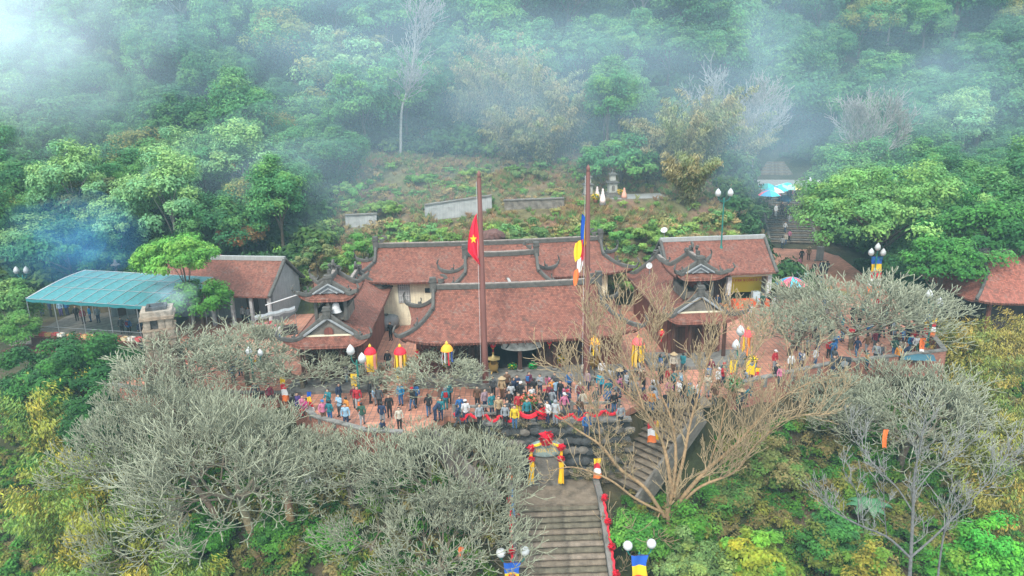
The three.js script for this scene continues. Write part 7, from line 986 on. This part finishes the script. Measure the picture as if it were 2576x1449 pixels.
crowd('on the upper yard', 5.62, [[2003, 475, 'black', 'black', 'walk', 20], [2010, 473, 'brown', 'black', 'walk', 0], [2036, 463, 'teal', 'black', 'stand', 180], [2047, 466, 'white', 'navy', 'stand', 170], [2054, 465, 'black', 'navy', 'stand', 190], [2066, 470, 'pink', 'cream', 'stand', 0], [2043, 484, 'white', 'white', 'stand', 10], [1990, 472, 'navy', 'black', 'stand', 180], [1983, 474, 'dark grey', 'navy', 'stand', 160], [1968, 508, 'black', 'black', 'walk', 10], [1984, 512, 'green', 'black', 'walk', 0], [1953, 514, 'white', 'grey', 'stand', 180]]);
{ // more of the throng, in the same places
  const R = rng(555), tops = ['black', 'navy', 'white', 'grey', 'blue', 'red', 'teal', 'dark grey', 'light grey', 'maroon', 'brown', 'cream', 'pink', 'light blue', 'green'], lows = ['black', 'navy', 'denim', 'dark grey', 'grey', 'brown'], ps = ['stand', 'stand', 'walk', 'raise', 'pray', 'bend'];
  const more = (where, g, n, x0, x1, y0, y1) => { const rows = []; for (let i = 0; i < n; i++) rows.push([Math.round(lerp(x0, x1, R())), Math.round(lerp(y0, y1, R())), tops[Math.floor(R() * tops.length)], lows[Math.floor(R() * lows.length)], ps[Math.floor(R() * ps.length)], R() < 0.7 ? 150 + 60 * R() : 360 * R(), ...(R() < 0.12 ? ['cap', ['white', 'red', 'blue'][Math.floor(R() * 3)]] : R() < 0.05 ? ['straw'] : [])]); crowd(where, g, rows); };
  more('behind the golden bare tree', 0.02, 20, 1460, 1750, 915, 985); more('right of the golden tree', 0.02, 9, 1760, 1930, 905, 985); more('in the right courtyard', 0.02, 34, 1950, 2270, 765, 885); more('in the crowd below the hall', 0.02, 14, 1225, 1470, 940, 1010); more('in the left courtyard', 0.02, 8, 800, 1080, 960, 1030); more('at the far right corner', 0.02, 8, 2240, 2330, 810, 860); more('before the right tower', 0.02, 8, 1600, 1850, 880, 905);
  for (let i = 0; i < 9; i++) people.push(['on the far steps', 99, [1968 + Math.round(22 * R()), 532 + i * 8, tops[Math.floor(R() * tops.length)], lows[Math.floor(R() * lows.length)], 'walk', R() < 0.5 ? 0 : 180]]);
}
{
  const packs = [], doing = { stand: '', walk: 'walking', raise: 'with raised hand', pray: 'with joined hands', bend: 'bending forward', sit: '', crouch: 'crouching' }, made = [];
  for (const [where, g, [px, py, top, low, pose, turn, hat, hatCol], group] of people) {
    const tall = { sit: 1.23, crouch: 1.05, bend: 1.4 }[pose] ?? 1.64, p = at(px, py, g + tall); p.y = g; if (where.includes('right stair')) { const q = at(px, py, -1.2 + tall); p.copy(q); p.y = -1.2; const k = clamp((q.z + 45.6) / 4.3, 0, 1); const r2 = at(px, py, -4 * k + tall); p.copy(r2); p.y = -4 * clamp((r2.z + 45.6) / 4.3, 0, 1); } if (g === 99) { const a = pathPts[2], b = pathPts[3]; let k = 0.5; for (let q = 0; q < 12; q++) { const y = lerp(a[1], b[1], k) + 0.14; p.copy(at(px, py, y + tall)); k = clamp((p.z - a[2]) / (b[2] - a[2]), 0, 1); } p.y = lerp(a[1], b[1], k) + 0.14; }
    else if (where.includes('far steps') || where.includes('upper yard')) p.y = where.includes('upper') ? 5.62 : 0.03;
    const robe = hat === 'bald', o = makePerson(pose, robe, hat, p, rad(turn) + 0.5 * Math.sin(px)); o.scale.setScalar(0.95 + 0.1 * hash(px, py));
    o.traverse((c) => { if (c.name === 'jacket' || c.name === 'robe') c.material = cm(top); if (c.name === 'trousers') c.material = cm(low); if (c.name === 'cap') c.material = cm(hatCol ?? 'white'); });
    const hats = { cap: ` and ${hatCol} cap`, straw: ' and straw hat', hood: ' and hood', bald: '' }[hat] ?? '';
    const full = `person in ${top} ${robe ? 'robe' : 'top'}${hats}, ${robe ? 'shaven head' : `${low} trousers`}${doing[pose] ? ', ' + doing[pose] : ''}`, base = (full + ' ' + where).split(' ').length > 15 ? full.replace(`, ${low} trousers`, '') : full; made.push([o, base, where, px]); if (pose === 'stand' && hash(py, px) < 0.09 && g < 1) packs.push([o, where, top]);
  }
  const byLabel = new Map(); for (const m of made) { const k = m[1] + ' ' + m[2]; if (!byLabel.has(k)) byLabel.set(k, []); byLabel.get(k).push(m); }
  for (const [k, list] of byLabel) { list.sort((a, b) => a[3] - b[3]); list.forEach((m, i) => tag(m[0], list.length > 1 ? `${['left', 'middle', 'right', 'rightmost'][list.length === 2 && i === 1 ? 2 : i]} ${k}` : k, 'person', 'people at the temple')); }
  const packCol = ['red', 'blue', 'black', 'grey', 'orange', 'teal', 'purple', 'brown', 'green', 'maroon', 'navy', 'yellow', 'pink', 'tan', 'dark grey']; const seen = new Map();
  packs.slice(0, 15).forEach(([o, where, top], i) => { const b = thing('backpack', `${packCol[i]} backpack worn by a person in a ${top} top ${where}`, 'backpack', o.position.clone(), o.rotation.y); b.scale.copy(o.scale); obj('bag', [move(box(0.28, 0.36, 0.13, 0, 0, 0, 0, 0.05), 0, 1.02, -0.2), move(box(0.2, 0.18, 0.05, 0, 0, 0, 0, 0.02), 0, 1.05, -0.285)], cm(packCol[i]), b); for (const s of [-1, 1]) obj('strap', new THREE.TubeGeometry(new THREE.CatmullRomCurve3([V(s * 0.1, 1.36, -0.14), V(s * 0.12, 1.41, 0.0), V(s * 0.12, 1.3, 0.14), V(s * 0.13, 1.08, 0.1), V(s * 0.13, 1.04, -0.12)]), 10, 0.014, 4), cm(packCol[i]), b); });
}

// ---------- drifting mist and smoke: nested soft shells of thin vapour ----------
const vapour = (c, o) => { const m = new THREE.MeshPhysicalMaterial({ roughness: 1, side: THREE.DoubleSide, transparent: true, opacity: o, depthWrite: false, vertexColors: true, specularIntensity: 0 }); m.color.setRGB(...c); return m; };
const mistM = vapour([0.54, 0.76, 0.92], 0.29), smokeM = vapour([0.10, 0.36, 0.72], 0.29);
function mist(label, px, py, z, wpx, hpx, dz, shells, a, seed, m = mistM, name = 'mist', cat = 'mist') {
  const c = atZ(px, py, z), k = -z / 1740, rx = wpx * k / 2, ry = hpx * k / 2, list = [];
  for (let s = 0; s < shells; s++) {
    const f = (s + 1) / shells, g = new THREE.SphereGeometry(1, 56, 36), p = g.attributes.position, col = new Float32Array(p.count * 4);
    for (let i = 0; i < p.count; i++) { const x = p.getX(i), y = p.getY(i), q = p.getZ(i), n = fbm(x * 0.9 + seed, y * 0.9 + s * 0.37, q * 0.9), w = f * (1 + 0.3 * n), rim = Math.pow(Math.abs(q), 1.4), al = a * rim * clamp(0.85 + 0.75 * fbm(x * 1.3 + seed * 3, y * 1.9 + s, q), 0.1, 1.5); p.setXYZ(i, x * rx * w, y * ry * w, q * dz * w); col.set([1, 1, 1, clamp(al / 0.29, 0, 1)], i * 4); }
    g.computeVertexNormals(); g.setAttribute('color', new THREE.BufferAttribute(col, 4)); list.push(g);
  }
  const o = new THREE.Mesh(mergeGeometries(list), m); o.castShadow = false; o.receiveShadow = true; o.name = numbered(name); o.position.copy(c); scene.add(o); return tag(o, label, cat, null, 'stuff');
}
mist('dense white mist filling the top left corner', -60, 20, -84, 900, 720, 9, 4, 0.14, 1, vapour([0.74, 0.90, 1.0], 0.29));
mist('veil of mist across the trees at the top, left of the centre', 760, 90, -92, 1800, 640, 8, 2, 0.065, 2);
mist('mist drifting over the upper middle of the hillside', 1480, 220, -88, 1600, 800, 7, 2, 0.065, 3);
mist('wisp of mist running down the hollow in the upper right', 1930, 90, -116, 340, 520, 6, 2, 0.06, 4);
mist('bluish mist over the trees at the right edge', 2390, 240, -112, 760, 520, 6, 2, 0.065, 5);
mist('thin mist low over the left of the bare slope', 800, 480, -80, 860, 460, 4, 2, 0.05, 6);
mist('thin veil of mist above the far steps', 1950, 380, -84, 700, 500, 4, 2, 0.045, 7);
mist('blue smoke rising behind the teal canopy', 190, 610, -66, 360, 260, 2.5, 2, 0.11, 8, smokeM, 'smoke', 'smoke');
mist('wisp of smoke over the sandstone furnace', 436, 745, -50, 130, 110, 1.2, 2, 0.08, 9, vapour([0.6, 0.8, 0.95], 0.29), 'smoke', 'smoke');

renderer.render(scene, camera);
